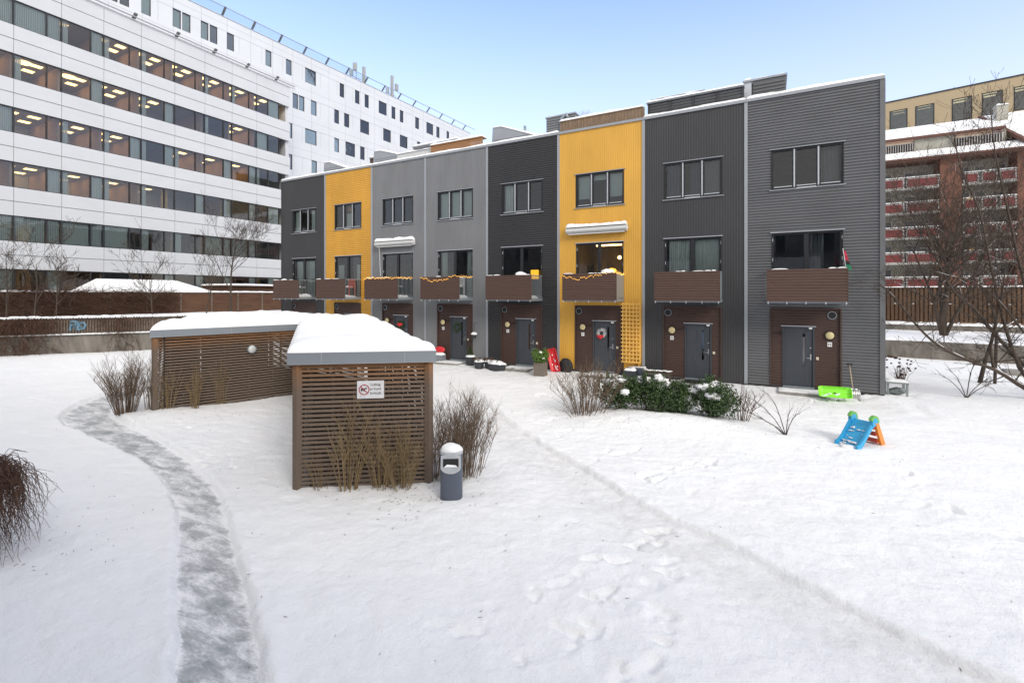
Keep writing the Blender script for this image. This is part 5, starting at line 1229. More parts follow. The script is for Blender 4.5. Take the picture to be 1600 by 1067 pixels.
# evergreens under snow
def evergreen(x, y, rx, ry, h, seed, label):
    rr=random.Random(seed); z=gz(x,y); T=thing('evergreen_bush',label,'bush',(x,y,z),'row of evergreen bushes')
    mb=MB(); n_=9
    sp=[]
    for i in range(n_): a=rr.uniform(0,2*PI); q_=rr.uniform(.2,.75); sp.append((x+rx*q_*math.cos(a),y+ry*q_*math.sin(a),z+h*rr.uniform(.28,.62),rr.uniform(.25,.42)))
    for s in sp: leaves(mb,s[:3],s[3]*rx*1.4,s[3]*ry*1.5,h*.42,520,.045,rr,z-.03)
    for i in range(16):       # upright shoots
        a=rr.uniform(0,2*PI); q_=rr.uniform(0,.9); leaves(mb,(x+rx*q_*math.cos(a),y+ry*q_*math.sin(a),z+h*rr.uniform(.75,1.02)),.05,.05,.14,55,.035,rr)
    mb.build('foliage',M['leaf'],T)
    mb=MB()
    for i in range(9):
        a=rr.uniform(0,2*PI); q_=rr.uniform(0,.85); mb.ball((x+rx*q_*math.cos(a),y+ry*q_*math.sin(a)+.08,z+h*rr.uniform(.55,.92)),rr.uniform(.06,.16),1.3,1.0,rr.uniform(.4,.8),12,7,1.0)
    mb.build('snow_cover',M['snow'],T,True)
    mb=MB()
    for i in range(5): a=i*1.3; mb.tube([(x,y,z-.05),(x+rx*.5*math.cos(a),y+ry*.5*math.sin(a),z+h*.7)],[.015,.006],5)
    mb.build('stem',M['twigdark'],T)
evergreen(-3.75,13.25,.68,.5,.92,1,'dark evergreen bush at the left end of the row, beside the bare shrub')
evergreen(-3.0,13.7,.62,.5,1.05,2,'evergreen bush second from the left, with upright shoots')
evergreen(-2.15,13.95,.70,.5,.85,3,'evergreen bush in the middle right behind the snow mound')
evergreen(-1.35,13.8,.72,.55,1.0,4,'largest evergreen bush at the right end, by the reddish shrub')
mb=MB()
rr=random.Random(5)
for i in range(26): mb.ball((-3.6+2.6*rr.random(),13.9+.5*rr.random(),.45+.25*rr.random()),rr.uniform(.08,.2),1.4,1.1,.6,10,6,.4)
mb.top('snow_heap',M['snow'],'clumps of snow caught between the evergreen bushes','snow',smooth=True)
mb=MB(); rr=random.Random(99)
for cx_,cy_,sx_,sy_,n_ in ((-5.6,6.2,.8,.5,110),(-4.4,12.2,1.2,.5,110),(-15.5,6.4,.8,.8,60),(-8.9,2.7,.9,.7,50),(-2.2,12.9,2,.5,70),(-1,7,3.5,2.5,60),(-10,17.2,6,.8,80),(1,17.6,2.5,.7,40),(6.3,22,2.5,2,60),(-14,7.8,1.2,.9,50),(-8,4.4,2.5,1.5,30)):
    for i in range(n_):
        x=cx_+rr.gauss(0,sx_); y=cy_+rr.gauss(0,sy_); z=gz(x,y)+.006; a=rr.uniform(0,PI); l=rr.uniform(.01,.05); mb.tube([(x,y,z),(x+l*math.cos(a),y+l*math.sin(a),z+rr.uniform(0,.012))],[.0035,.0025],3,False)
mb.top('fallen_twigs',M['vine'],'tiny broken twigs and leaf scraps scattered on the snow','debris',kind='stuff')
# trees
def branch(tr, cr, p, d, L, r, lvl, rr, up=.15, n=4, tips=None, wig=.12, kids=(5,5,4,3), minr=.004, snow=None):
    P=[Vector(p)]; R_=[r]; d=Vector(d).normalized(); seg=5
    for i in range(seg):
        d=(d+Vector((rr.gauss(0,wig),rr.gauss(0,wig),rr.gauss(0,wig)*.6+up*.2))).normalized(); P.append(P[-1]+d*L/seg); R_.append(max(minr,r*(1-.72*(i+1)/seg)))
    (tr if lvl==0 or (lvl==1 and tr is not None and r>.045) else cr).tube(P,R_,7 if lvl==0 else 5 if lvl==1 else 3,lvl==0)
    if snow is not None and lvl in (1,2) and rr.random()<.5:
        k=rr.randrange(0,4); snow.tube([P[k]+Vector((0,0,R_[k]*.8)),P[k+1]+Vector((0,0,R_[k+1]*.8))],[R_[k]*.7,R_[k+1]*.7],4)
    if lvl>=len(kids): return
    for i in range(kids[lvl]):
        t=rr.uniform(.25,1) if lvl else rr.uniform(.3,1); j=min(seg-1,int(t*seg)); b0=P[j].lerp(P[j+1],t*seg-j)
        ax=(P[j+1]-P[j]).normalized(); side=Vector((rr.gauss(0,1),rr.gauss(0,1),rr.gauss(0,1)*.5)); side=(side-ax*side.dot(ax)).normalized()
        nd=ax*rr.uniform(.5,.9)+side*rr.uniform(.5,.95)+Vector((0,0,up))
        branch(tr,cr,b0,nd,L*rr.uniform(.42,.68),max(minr,R_[j]*.55),lvl+1,rr,up,n,tips,wig,kids,minr,snow)
def tree(x,y,z,h,r,label,seed,kids=(7,5,4,3),m='bark',lean=(0,0),up=.25,snow=False,minr=.006,group='bare trees'):
    rr=random.Random(seed); T=thing('bare_tree',label,'tree',(x,y,z),group); tr=MB(); cr=MB(); sn=MB() if snow else None
    branch(tr,cr,(x,y,z-.1),(lean[0],lean[1],1),h*.8,r,0,rr,up,wig=.05,kids=kids,minr=minr,snow=sn)
    tr.build('trunk',M[m],T,True); cr.build('crown',M[m],T)
    if sn is not None and sn.f: sn.build('branch_snow',M['snow'],T,True)
    return T
# right side: big multi-stem tree on the terrace
def stems(x,y,z,dirs,h,r,label,seed,**kw):
    rr=random.Random(seed); T=thing('bare_tree',label,'tree',(x,y,z),'bare trees'); tr=MB(); cr=MB(); sn=MB()
    for i,(dx,dy,f) in enumerate(dirs): branch(tr,cr,(x+dx*.2,y+dy*.2,z-.1),(dx,dy,1),h*f,r*(1 if i==0 else .6),0,rr,.22,wig=.09,kids=kw.get('kids',(9,6,4,3)),minr=kw.get('minr',.0075),snow=sn)
    tr.build('trunk',M['bark'],T,True); cr.build('crown',M['bark'],T); sn.build('branch_snow',M['snow'],T,True)
stems(9.0,36.3,.95,[(0,0,.66),(.15,-.1,.9),(.35,.05,.75),(-.15,.05,.6),(.05,.2,.8)],8.8,.18,'big thick-trunked bare tree growing against the right timber fence',41)
stems(12.3,34.2,.95,[(-.1,0,.8),(.2,0,.7)],7.2,.13,'tangled bare tree near the right edge of the right terrace',42,kids=(8,6,4,3))
tree(7.03,24.18,0,5.4,.075,'slim dark-stemmed tree standing in the lawn before the low wall',43,kids=(7,4,3,2),m='twigdark',lean=(.12,0),snow=True)
mb=MB(); mb.tube([(7.5,24.3,-.1),(7.55,24.3,1.9)],.05,8); mb.top('tree_stake',M['twigdark'],'dark support stake right of the slim lawn tree','stake')
# near tree whose trunk stands outside the frame, its limbs reaching in
T=thing('bare_tree','near bare tree reaching long snowy limbs in from the right edge','tree',(9.9,22.2,0),'bare trees'); tr=MB(); cr=MB(); sn=MB(); rr=random.Random(77)
limbs=[[(1730,640,15.6),(1650,632,15.3),(1600,606,15.1),(1555,578,15.0),(1505,560,14.9),(1460,535,14.8),(1425,500,14.7),(1398,465,14.6),(1372,443,14.5)],
       [(1730,620,15.6),(1640,600,15.4),(1590,560,15.2),(1553,520,15.1),(1520,480,15.0),(1490,455,14.9),(1462,400,14.9),(1440,330,15)],
       [(1660,634,15.3),(1610,600,15),(1580,540,15),(1560,470,15.2),(1545,400,15.3),(1530,330,15.4),(1500,260,15.5),(1490,200,15.6)],
       [(1640,590,15.4),(1615,500,15.2),(1590,400,15.2),(1575,330,15.2),(1555,240,15.3),(1548,170,15.4)],
       [(1600,520,15.2),(1560,470,15.0),(1520,440,14.9),(1480,430,14.8),(1435,415,14.7)],
       [(1553,578,15.0),(1548,540,15),(1556,500,15.1),(1535,450,15.2)]]
tr.tube([(9.9,22.2,-.1),(9.85,22.2,.6),(9.6,22.15,1.4)],[.17,.15,.12],9)
for li,l in enumerate(limbs):
    P=[Vector(cam_pt(*q_)) for q_ in l]; P=[Vector(p_) for p_ in smooth_line([tuple(p_) for p_ in P],3)]; n_=len(P); r0=[.075,.07,.06,.055,.035,.05][li]; R_=[max(.008,r0*(1-.85*i/n_)) for i in range(n_)]
    if li in (0,1): P=[Vector((9.6,22.15,1.35))]+P[3:]; R_=[.1]+R_[3:]; n_=len(P)
    if li in (2,3): P=[Vector((9.6,22.15,1.38))]+P[2:]; R_=[.08]+R_[2:]; n_=len(P)
    tr.tube(P,R_,6)
    for i in range(2,n_-1):
        if li==0 and i<n_*.5: k_=1
        else: k_=2
        for _ in range(k_):
            ax=(P[i+1]-P[i]).normalized(); side=Vector((rr.gauss(0,1),rr.gauss(0,1),rr.gauss(0,.8)+.35)).normalized()
            branch(None,cr,P[i],ax*.6+side,rr.uniform(.5,1.25),R_[i]*.45,2,rr,.12,wig=.14,kids=(0,0,4,3),minr=.0045)
        if rr.random()<.35: sn.tube([P[i]+Vector((0,0,R_[i]*.8)),P[i+1]+Vector((0,0,R_[i+1]*.8))],[R_[i]*.6,R_[i+1]*.6],5)
tr.build('trunk',M['bark'],T,True); cr.build('crown',M['bark'],T); sn.build('branch_snow',M['snow'],T,True)

# ------------------------------------------------------------------ right: walls, terrace, timber fence
def line_pts(a,b,n): return [(a[0]+(b[0]-a[0])*i/n,a[1]+(b[1]-a[1])*i/n) for i in range(n+1)]
mb=MB(); 
A_,B_=(3.0,32.35),(26,29.5); mb.wall(A_,B_,-.2,.88,.25); T=mb.top('retaining_wall',M['concrete'],'stained concrete retaining wall across the right lawn','wall')
mb=MB(); P=line_pts((-2,33),(32,28.9),170); co=[];
X=[];
nyy=24
for i,(x,y) in enumerate(P):
    for j in range(nyy+1): yy=y-.03+(49-y)*(j/nyy)**1.3; co.append((x,yy,.93+.10*float(fbm(np.array(x*.7),np.array(yy*.7),3))+.30*min(1,max(0,(yy-38.5)/1.0))*0))
co=np.array(co); co[:,2]+=np.where(np.arange(len(co))%(nyy+1)==0,-.10,0.04*np.array([math.sin(k*.37) for k in range(len(co))])*0)
ii=np.arange(len(co)).reshape(-1,nyy+1); q=np.stack([ii[:-1,:-1],ii[1:,:-1],ii[1:,1:],ii[:-1,1:]],-1).reshape(-1,4); o=np_mesh('terrace_ground',co,q,M['snow']); tag(o,kind='structure')
mb=MB(); mb.wall((2,40.9),(28,40.0),.6,1.30,.25); T=mb.top('low_wall',M['concrete'],'low concrete kerb wall below the timber fence on the right','wall')
snow_obj([(2,40.85),(28,39.95),(28,40.4),(2,41.3)],1.30,.16,T,'snow_cover',res=.15,roll=.16,amp=.05)
T.location=(0,0,0) if False else T.location
T=thing('timber_fence','tall brown timber fence of upright boards with a white snow line','fence',(12,42.4,1.3))
def fy_(x): return 42.9-.035*(x-2)
rr=random.Random(14); b=MB(); x=2.0
while x<30:
    w=.15; y=fy_(x)+(.0 if int(x/.23)%2 else .03); b.box(x,x+w,y-.012,y+.012,1.42,3.78+rr.uniform(-.01,.01)); x+=.23
b.build('board',M['fencewood'],T); b=MB()
x=2.1
while x<30: b.box(x,x+.16,fy_(x)+.10,fy_(x)+.125,1.42,3.78); x+=.23
b.build('back_board',M['fencewood'],T)
b=MB()
for z in (1.7,2.6,3.5): b.wall((2,fy_(2)+.05),(30,fy_(30)+.05),z,z+.08,.04)
b.build('rail',M['fencewood'],T); b=MB(); b.wall((2,fy_(2)-.05),(30,fy_(30)-.05),3.78,3.82,.22); b.build('cap',M['fencewood'],T)
snow_obj([(2,fy_(2)-.06),(30,fy_(30)-.06),(30,fy_(30)+.18),(2,fy_(2)+.18)],3.82,.08,T,'snow_cover',res=.12,roll=.1,amp=.03)
b=MB(); 
for i in range(28): 
    x=3+i*.98; b.ball((x+.06,fy_(x)-.03,2.68),.05,1.5,.7,.6,6,3); b.ball((x+.5,fy_(x)-.03,1.40),.06,1.5,.7,.6,6,3)
b.build('rail_snow',M['snow'],T)
# terrace steps at the far right
mb=MB(); p=on_z(1585,584,.05); mb.box(p[0]-.3,p[0]+1.2,p[1]-.2,p[1]+.25,-.1,.22); mb.top('stone_block',M['paver'],'pale stone block in the snow by the right edge','stone')

# ------------------------------------------------------------------ right background: brick apartment block
AP=thing('apartment_block','red brick apartment block with red balcony panels behind the right fence','apartment building',(17,69,0))
YB=69.0
def apx(px): return on_x.__call__ if 0 else ((lambda r: (r[0]/r[1]*YB))(( (px-CXP)/FPX*CA-CB, (px-CXP)/FPX*CB+CA )))
b=MB(); b.box(6,40,YB+.8,YB+13,-.5,18.5); b.build('wall',M['apwall'],AP)
b=MB()
bays=[(7.5,apx(1463)),(apx(1496),apx(1581))]
b.box(apx(1463),apx(1496),YB-1.3,YB+.8,-.5,18.6); b.box(apx(1581),apx(1640),YB-1.3,YB+.8,-.5,18.6); b.box(6,7.5,YB-1.3,YB+.8,-.5,18.6)
b.build('brick_pier',M['brick'],AP)
M['applate']=mat('balcony_slab',(.42,.41,.38),.85,0,.15,1)
M['lattice']=mat('white_lattice',(.52,.49,.48),.7)
floors=[4.45,7.2,10.0,12.8,15.55]
for zi,z in enumerate(floors):
    for (x0,x1) in bays:
        s=MB(); s.box(x0+.02,x1-.02,YB-1.35,YB+.8,z-.55,z-.38); BA=s.build('balcony',M['applate'],AP)
        n_=3 if x1<20 else 3; n_=3; w=(x1-x0)/n_; lm=MB()
        for i in range(n_):
            a=x0+w*i+.25; c=x0+w*(i+1)-.25; pm=MB(); pm.box(a,c,YB-1.42,YB-1.38,z-.30,z+.55); pm.build('panel',M['red'],BA)
            for xx in (a-.12,c+.08): lm.box(xx,xx+.04,YB-1.42,YB-1.36,z-.38,z+.75)
            lm.box(a-.12,c+.12,YB-1.43,YB-1.37,z+.58,z+.64); lm.box(a-.12,c+.12,YB-1.43,YB-1.37,z-.36,z-.31); lm.box(x0+w*i+.02,x0+w*(i+1)-.02,YB-1.44,YB-1.36,z+.72,z+.78)
            for k in range(3): lm.box(a-.2,a,YB-1.42,YB-1.38,z-.1+k*.28,z-.06+k*.28); lm.box(c,c+.2,YB-1.42,YB-1.38,z-.1+k*.28,z-.06+k*.28)
        lm.build('lattice',M['lattice'],BA)
        sm=MB(); sm.box(x0+.1,x1-.1,YB-1.46,YB-1.36,z+.78,z+.84); sm.build('rail_snow',M['snow'],BA)
        # windows behind
        for i,(f0_,f1_,zz) in enumerate(((.05,.28,-.35),(.36,.58,0.25),(.70,.95,-.35))):
            xa,xb=x0+(x1-x0)*f0_,x0+(x1-x0)*f1_
            wf=MB(); zt=z+1.75; zb=z+zz
            wf.box(xa,xa+.08,YB+.72,YB+.80,zb,zt); wf.box(xb-.08,xb,YB+.72,YB+.80,zb,zt); wf.box(xa+.08,xb-.08,YB+.72,YB+.80,zt-.08,zt); wf.box(xa+.08,xb-.08,YB+.72,YB+.80,zb,zb+.08); wf.box((xa+xb)/2-.03,(xa+xb)/2+.03,YB+.72,YB+.79,zb+.08,zt-.08)
            W=wf.build('window',M['lattice'],AP); gl=MB(); gl.box(xa+.04,xb-.04,YB+.76,YB+.79,zb+.04,zt-.04); gl.build('pane',mat('dark_pane',(.09,.11,.12),.08,0,.5,.4) if 'dark_pane' not in bpy.data.materials else bpy.data.materials['dark_pane'],W)
        if (zi+ (x0>12))%2==0:
            l=MB(); l.box(x0+1.0,x0+1.5,YB+.6,YB+.66,z+.9,z+1.15); l.build('balcony_lamp',M['yellowlamp'],AP)
# attic: eave, sloping snow band, recessed terraces, upper roof
def roofslope(y0,z0,y1,z1,x0,x1,th,nm,m):
    b=MB(); b.hexa([(x0,y0,z0-th),(x1,y0,z0-th),(x1,y1,z1-th),(x0,y1,z1-th),(x0,y0,z0),(x1,y0,z0),(x1,y1,z1),(x0,y1,z1)]); return b.build(nm,m,AP)
roofslope(YB-1.9,18.35,YB+.6,19.65,6,24.0,.12,'eave',M['snow'])
b=MB(); b.box(6,40,YB-2.0,YB-1.85,18.15,18.36); b.box(6,40,YB-1.9,YB+.8,18.0,18.1); b.build('gutter',mat('copper_brown',(.12,.05,.035),.7),AP)
roofslope(YB+1.0,21.35,YB+6,23.95,6,apx(1578),.15,'upper_roof',M['snow'])
b=MB(); b.box(6,apx(1578),YB+.85,YB+.99,21.08,21.40); b.build('roof_edge',bpy.data.materials['copper_brown'],AP)
b=MB(); b.box(6,40,YB+3.5,YB+3.7,18,21.3); b.build('attic_back_wall',M['roomdark'],AP)
for _a,_c in ((1433,1496),(1573,1580)): b=MB(); b.box(apx(_a),apx(_c),YB+1.2,YB+3.4,19.3,21.15); b.build('attic_wall',M['apwall'],AP)
for x0,x1,mm in ((6,apx(1430),'rail'),(apx(1497),apx(1573),'rail')):
    b=MB(); x=x0
    while x<x1: b.box(x,x+.05,YB+.68,YB+.72,19.55,20.6); x+=.22
    b.box(x0,x1,YB+.66,YB+.74,20.6,20.66); b.build('terrace_railing',M['lattice'],AP)
    b=MB(); b.hexa([(x0,YB+.5,20.75),(x1,YB+.5,20.75),(x1,YB+1.2,21.05),(x0,YB+1.2,21.05),(x0,YB+.5,20.81),(x1,YB+.5,20.81),(x1,YB+1.2,21.07),(x0,YB+1.2,21.07)]); b.build('terrace_awning',mat('awning_cloth',(.25,.13,.12),.8) if 'awning_cloth' not in bpy.data.materials else bpy.data.materials['awning_cloth'],AP)
b=MB(); b.hexa([(apx(1606),YB-1.9,18.3),(40,YB-1.9,18.3),(40,YB+6,23.9),(apx(1569),YB+6,23.9),(apx(1606),YB-1.9,18.5),(40,YB-1.9,18.5),(40,YB+6,24.15),(apx(1569),YB+6,24.15)]); b.build('gable_roof',M['snow'],AP)
b=MB(); b.hexa([(apx(1606)-.35,YB-1.9,18.2),(apx(1606),YB-1.9,18.2),(apx(1569),YB+6,23.8),(apx(1569)-.35,YB+6,23.8),(apx(1606)-.35,YB-1.9,18.6),(apx(1606),YB-1.9,18.6),(apx(1569),YB+6,24.2),(apx(1569)-.35,YB+6,24.2)]); b.build('barge_board',bpy.data.materials['copper_brown'],AP)
b=MB(); cxx=apx(1586); b.box(cxx-.1,cxx+.85,YB+4.2,YB+5.2,21,24.6); CH=b.build('chimney',M['apwall'],AP); snow_obj(rect(cxx-.2,cxx+.95,YB+4.1,YB+5.3),24.6,.25,CH,'snow_cover',res=.15)

# beige office behind
def bdir(): 
    d=(-.759*CA-.651*CB*0,0); return d
BX,BY=16.3,94.0; ux,uy=-.977,.213        # along the facade, to the left
BO=thing('beige_office','flat-roofed beige office building with square windows behind the brick block','office building',(BX,BY,0))
def BPt(t,d=0): return (BX+ux*t-uy*d*0+(-uy)*-d*0, BY+uy*t) if 0 else (BX+ux*t+uy*(-d)*-1*0+(-uy*-d), BY+uy*t+(ux*-d)*-1)
# plan helper: t metres to the left along facade, d metres behind it
def Q(t,d): return (BX+ux*t+uy*d, BY+uy*t-ux*d)
def slab(mb,t0,t1,d0,d1,z0,z1):
    p=[Q(t1,d0),Q(t0,d0),Q(t0,d1),Q(t1,d1)]; return mb.hexa([(a[0],a[1],z0) for a in p]+[(a[0],a[1],z1) for a in p])
def t_of(px):
    kx,ky=((px-CXP)/FPX*CA-CB),((px-CXP)/FPX*CB+CA)
    # BX+ux t = s kx ; BY+uy t = s ky
    det=kx*(-uy)+ux*ky; s=(BX*(-uy)+ux*BY)/det; return (s*ky-BY)/uy, s
wins=[(1390,1418),(1430,1460),(1487,1519),(1534,1567),(1584,1618),(1640,1675)]
WZ0,WZ1=28.7,32.0
ts=[]
for a,c in wins: ta,_=t_of(a); tc,_=t_of(c); ts.append((ta,tc))   # ta > tc
b=MB(); edges=[25]+[v for p in ts for v in p]+[-40]
slab(b,-40,25,0,.4,-1,WZ0); slab(b,-40,25,0,.4,WZ1,33.4)
for i in range(0,len(edges),2): slab(b,edges[i+1],edges[i],0,.4,WZ0,WZ1)
slab(b,-40,25,.4,14,33.1,33.35); b.build('wall',M['beige'],BO)
b=MB(); slab(b,-40,25,-.08,14,33.4,33.6); b.build('parapet_cap',M['dark'],BO)
b=MB(); slab(b,-40,25,5,5.1,26,33); slab(b,-40,25,.5,5,32.6,32.7); slab(b,-40,25,.5,5,27.9,28.0); b.build('room',M['room'],BO)
for i,(ta,tc) in enumerate(ts):
    b=MB(); slab(b,tc,tc+.12,-.02,.1,WZ0,WZ1); slab(b,ta-.12,ta,-.02,.1,WZ0,WZ1); slab(b,tc+.12,ta-.12,-.02,.1,WZ0,WZ0+.12); slab(b,tc+.12,ta-.12,-.02,.1,WZ1-.12,WZ1); W=b.build('window',M['black'],BO)
    b=MB(); slab(b,tc+.1,ta-.1,.03,.05,WZ0+.1,WZ1-.1); b.build('pane',M['oglass'],W)
    b=MB(); slab(b,tc+.4,ta-.3,2.2,2.4,32.45,32.55); slab(b,tc+.4,ta-.3,3.6,3.8,32.45,32.55); b.build('strip_light',M['strip'],W)
    if i<2:
        b=MB(); z=WZ0+.15
        while z<WZ1-.15: slab(b,tc+.13,ta-.13,.12,.16,z,z+.12); z+=.19
        b.build('venetian_blind',M['roomdark'],W)
b=MB(); slab(b,-36,-14.0+0,1.5,1.6,33.6,33.62); b.build('roof_seam',M['dark'],BO)
t9,_=t_of(1562); b=MB()
p=[Q(t9,3),Q(-40,3),Q(-40,3.5),Q(t9,3.5)]; b.hexa([(a[0],a[1],33.62) for a in p]+[(p[0][0],p[0][1],33.7),(p[1][0],p[1][1],41.0),(p[2][0],p[2][1],41.0),(p[3][0],p[3][1],33.7)]); b.build('penthouse_roof',M['dark'],BO)

# ------------------------------------------------------------------ left: retaining wall, picket fence, upper fence, terrace
WL=[(-48,-4),(-36.2,9.4),(-32.6,14.9),(-31.3,19.5),(-30.5,26),(-30,40)]
T=thing('retaining_wall','grey concrete retaining wall below the picket fence on the left','wall',(-34.5,12,0))
b=MB(); 
for a,c in zip(WL[:-1],WL[1:]): b.wall(a,c,-.3,1.06,.25,.0)
b.build('wall_face',M['concrete'],T)
b=MB()
for a,c in zip(WL[1:4],WL[2:5]):
    L=math.dist(a,c); n_=int(L/.25)
    for i in range(n_):
        t=i/n_; x=a[0]+(c[0]-a[0])*t; y=a[1]+(c[1]-a[1])*t; s=.5+.5*mnoise.noise(Vector((x,y,3)))
        b.ball((x,y+.05,1.06),.14+.05*s,1.4,1.4,.42,8,4,.3,True)
b.build('snow_cover',M['snow'],T,True)
T=thing('picket_fence','weathered picket fence with snow tufts on top of the left concrete wall','fence',(-34.5,12,1.1))
b=MB(); sn=MB(); rl=MB(); rr=random.Random(5)
for a,c in zip(WL[:-2],WL[1:-1]):
    L=math.dist(a,c); ux_,uy_=(c[0]-a[0])/L,(c[1]-a[1])/L; nx,ny=-uy_,ux_; s=0
    while s<L:
        p_=(a[0]+ux_*s+nx*.15,a[1]+uy_*s+ny*.15); b.wall(p_,(p_[0]+ux_*.075,p_[1]+uy_*.075),1.12,2.0+rr.uniform(-.02,.02),.02); s+=.125
    p0=(a[0]+nx*.19,a[1]+ny*.19); p1=(c[0]+nx*.19,c[1]+ny*.19); rl.wall(p0,p1,1.3,1.38,.04); rl.wall(p0,p1,1.8,1.88,.04); rl.wall(p0,p1,1.1,1.95,.01,.12)
    s=0
    while s<L: 
        if rr.random()<.75: p_=(a[0]+ux_*s+nx*.05,a[1]+uy_*s+ny*.05,2.03); sn.ball(p_,rr.uniform(.09,.2),1.3,1.3,.55,8,4,.4,True)
        s+=.14
b.build('picket',M['picket'],T); rl.build('rail',M['fencewood'],T); sn.build('snow_cover',M['snow'],T,True)
# graffiti strokes on the pickets
a=Vector((-36.2,9.4,0)); c=Vector((-32.6,14.9,0)); dd=(c-a).normalized(); nn=Vector((dd.y,-dd.x,0))
def fence_t(px):
    kx,ky=((px-CXP)/FPX*CA-CB),((px-CXP)/FPX*CB+CA); det=kx*dd.y-dd.x*ky; s=(a.x*dd.y-dd.x*a.y)/det; return (s*kx-a.x)/dd.x
t0,t1=fence_t(108),fence_t(133); mb=MB()
def GP(u_,v_): q_=a+dd*(t0+(t1-t0)*u_)-nn*.10+Vector((0,0,1.28+.55*v_)); return tuple(q_)
for st in ([(.02,.0),(.05,1),(.3,.1),(.38,1)],[(.5,.05),(.52,.95),(.75,.8),(.55,.5),(.8,.25),(.5,.02)],[(.85,.9),(.98,.5),(.85,.1)],[(.05,.5),(.2,.6)],[(.1,.95),(.45,.9)]):
    mb.tube([GP(*q_) for q_ in st],.06,4)
mb.top('graffiti',M['graff'],'pale blue graffiti letters on the left picket fence','graffiti')
# terrace ground behind, between the fences
co=[];n_=40
for i in range(n_+1):
    t=i/n_; k=t*(len(WL)-1); j=min(len(WL)-2,int(k)); f=k-j; x=WL[j][0]*(1-f)+WL[j+1][0]*f; y=WL[j][1]*(1-f)+WL[j+1][1]*f
    for d in (0.35,1.0,2,3.5,6,10,20): xx=x-d*.97; yy=y+d*.1; co.append((xx,yy,(1.2 if d<.5 else 1.6 if d<1.2 else 1.9)+.08*float(fbm(np.array(xx*.6),np.array(yy*.6),3))))
co=np.array(co); ii=np.arange(len(co)).reshape(-1,7); q=np.stack([ii[:-1,:-1],ii[1:,:-1],ii[1:,1:],ii[:-1,1:]],-1).reshape(-1,4)[:, ::-1]; o=np_mesh('terrace_ground',co,q,M['snow']); tag(o,kind='structure')
UF=[(-46,-6),(-41.3,9.5),(-39.2,22),(-38.3,30),(-37.5,40)]
T=thing('board_fence','tall brown fence of horizontal boards overgrown with vines behind the picket fence','fence',(-40,15,1.9))
b=MB(); ps=MB(); cp=MB()
for a_,c_ in zip(UF[:-1],UF[1:]):
    z=1.7
    while z<3.42: b.wall(a_,c_,z,z+.122,.025); z+=.125
    L=math.dist(a_,c_); n_=max(1,int(L/1.9))
    for i in range(n_): t=i/n_; p_=(a_[0]+(c_[0]-a_[0])*t,a_[1]+(c_[1]-a_[1])*t); ps.wall(p_,(p_[0]+(c_[0]-a_[0])/L*.1,p_[1]+(c_[1]-a_[1])/L*.1),1.6,3.46,.06,-.06)
    cp.wall(a_,c_,3.44,3.48,.16,-.08)
b.build('board',M['fencewood2'],T); ps.build('post',M['picket'],T); cp.build('cap',M['fencewood'],T)
poly=[(p[0]+.1,p[1]) for p in UF]+[(p[0]-.12,p[1]) for p in UF[::-1]]; snow_obj(poly,3.48,.11,T,'snow_cover',res=.09,roll=.1,amp=.05)
# vines (nobody could count them)
mb=MB(); rr=random.Random(17)
def vinecurve(p, ln, dirv, rad, drop):
    P=[Vector(p)]; d=Vector(dirv).normalized()
    for k in range(6): d=(d+Vector((rr.gauss(0,.35),rr.gauss(0,.35),rr.gauss(0,.3)-drop))).normalized(); P.append(P[-1]+d*ln/6)
    mb.tube(P,[rad*(1-.1*i) for i in range(7)],3,False)
def along(PT,t):
    tot=[math.dist(a_,c_) for a_,c_ in zip(PT[:-1],PT[1:])]; s=t*sum(tot); k=0
    while k<len(tot)-1 and s>tot[k]: s-=tot[k]; k+=1
    f=s/tot[k]; return (PT[k][0]*(1-f)+PT[k+1][0]*f, PT[k][1]*(1-f)+PT[k+1][1]*f)
UFv=[(-43,3),(-41.3,9.5),(-39.6,19.5)]
for i in range(5200):
    t=rr.random(); x,y=along(UFv,t); z=rr.uniform(1.9,3.6); dens=.35+.65*(mnoise.noise(Vector((x*.5,y*.5,1)))+.5)
    if rr.random()>dens+(.25 if t<.6 else -.1): continue
    vinecurve((x+rr.uniform(.08,.35),y,z),rr.uniform(.4,1.3),(rr.uniform(0,.5),rr.uniform(-1,1),rr.uniform(-.3,.6)),rr.uniform(.008,.017),.08)
for i in range(260):
    t=rr.random()*.85; x,y=along(UFv,t); vinecurve((x+rr.uniform(-.1,.3),y,3.5),rr.uniform(.5,1.4),(rr.uniform(-.2,.5),rr.uniform(-1,1),rr.uniform(.1,.6)),rr.uniform(.007,.013),.12)
mb.top('climbing_vines',M['vine'],'leafless brown vines matted over the left board fence','vines',kind='stuff')
mb=MB(); WLv=[(-38.8,6.4),(-36.2,9.4),(-32.75,14.7)]
for i in range(6500):
    t=rr.random(); x,y=along(WLv,t); 
    if rr.random()>.45+1.1*mnoise.noise(Vector((x*.6,y*.6,7)))+(.3 if t<.55 else -.15): continue
    sg=(x-a.x)*dd.x+(y-a.y)*dd.y
    if t0-.5<sg<t1+.7: continue
    z=1.9 if rr.random()<.6 else rr.uniform(.2,1.9); vinecurve((x+rr.uniform(.02,.18),y-rr.uniform(.02,.15),z),rr.uniform(.4,1.3),(rr.uniform(0,.5),rr.uniform(-.6,.3),rr.uniform(-.6,.2)),rr.uniform(.007,.015),.22)
mb.top('climbing_vines',M['vine'],'dry brown vines hanging over the left picket fence and concrete wall','vines',kind='stuff')
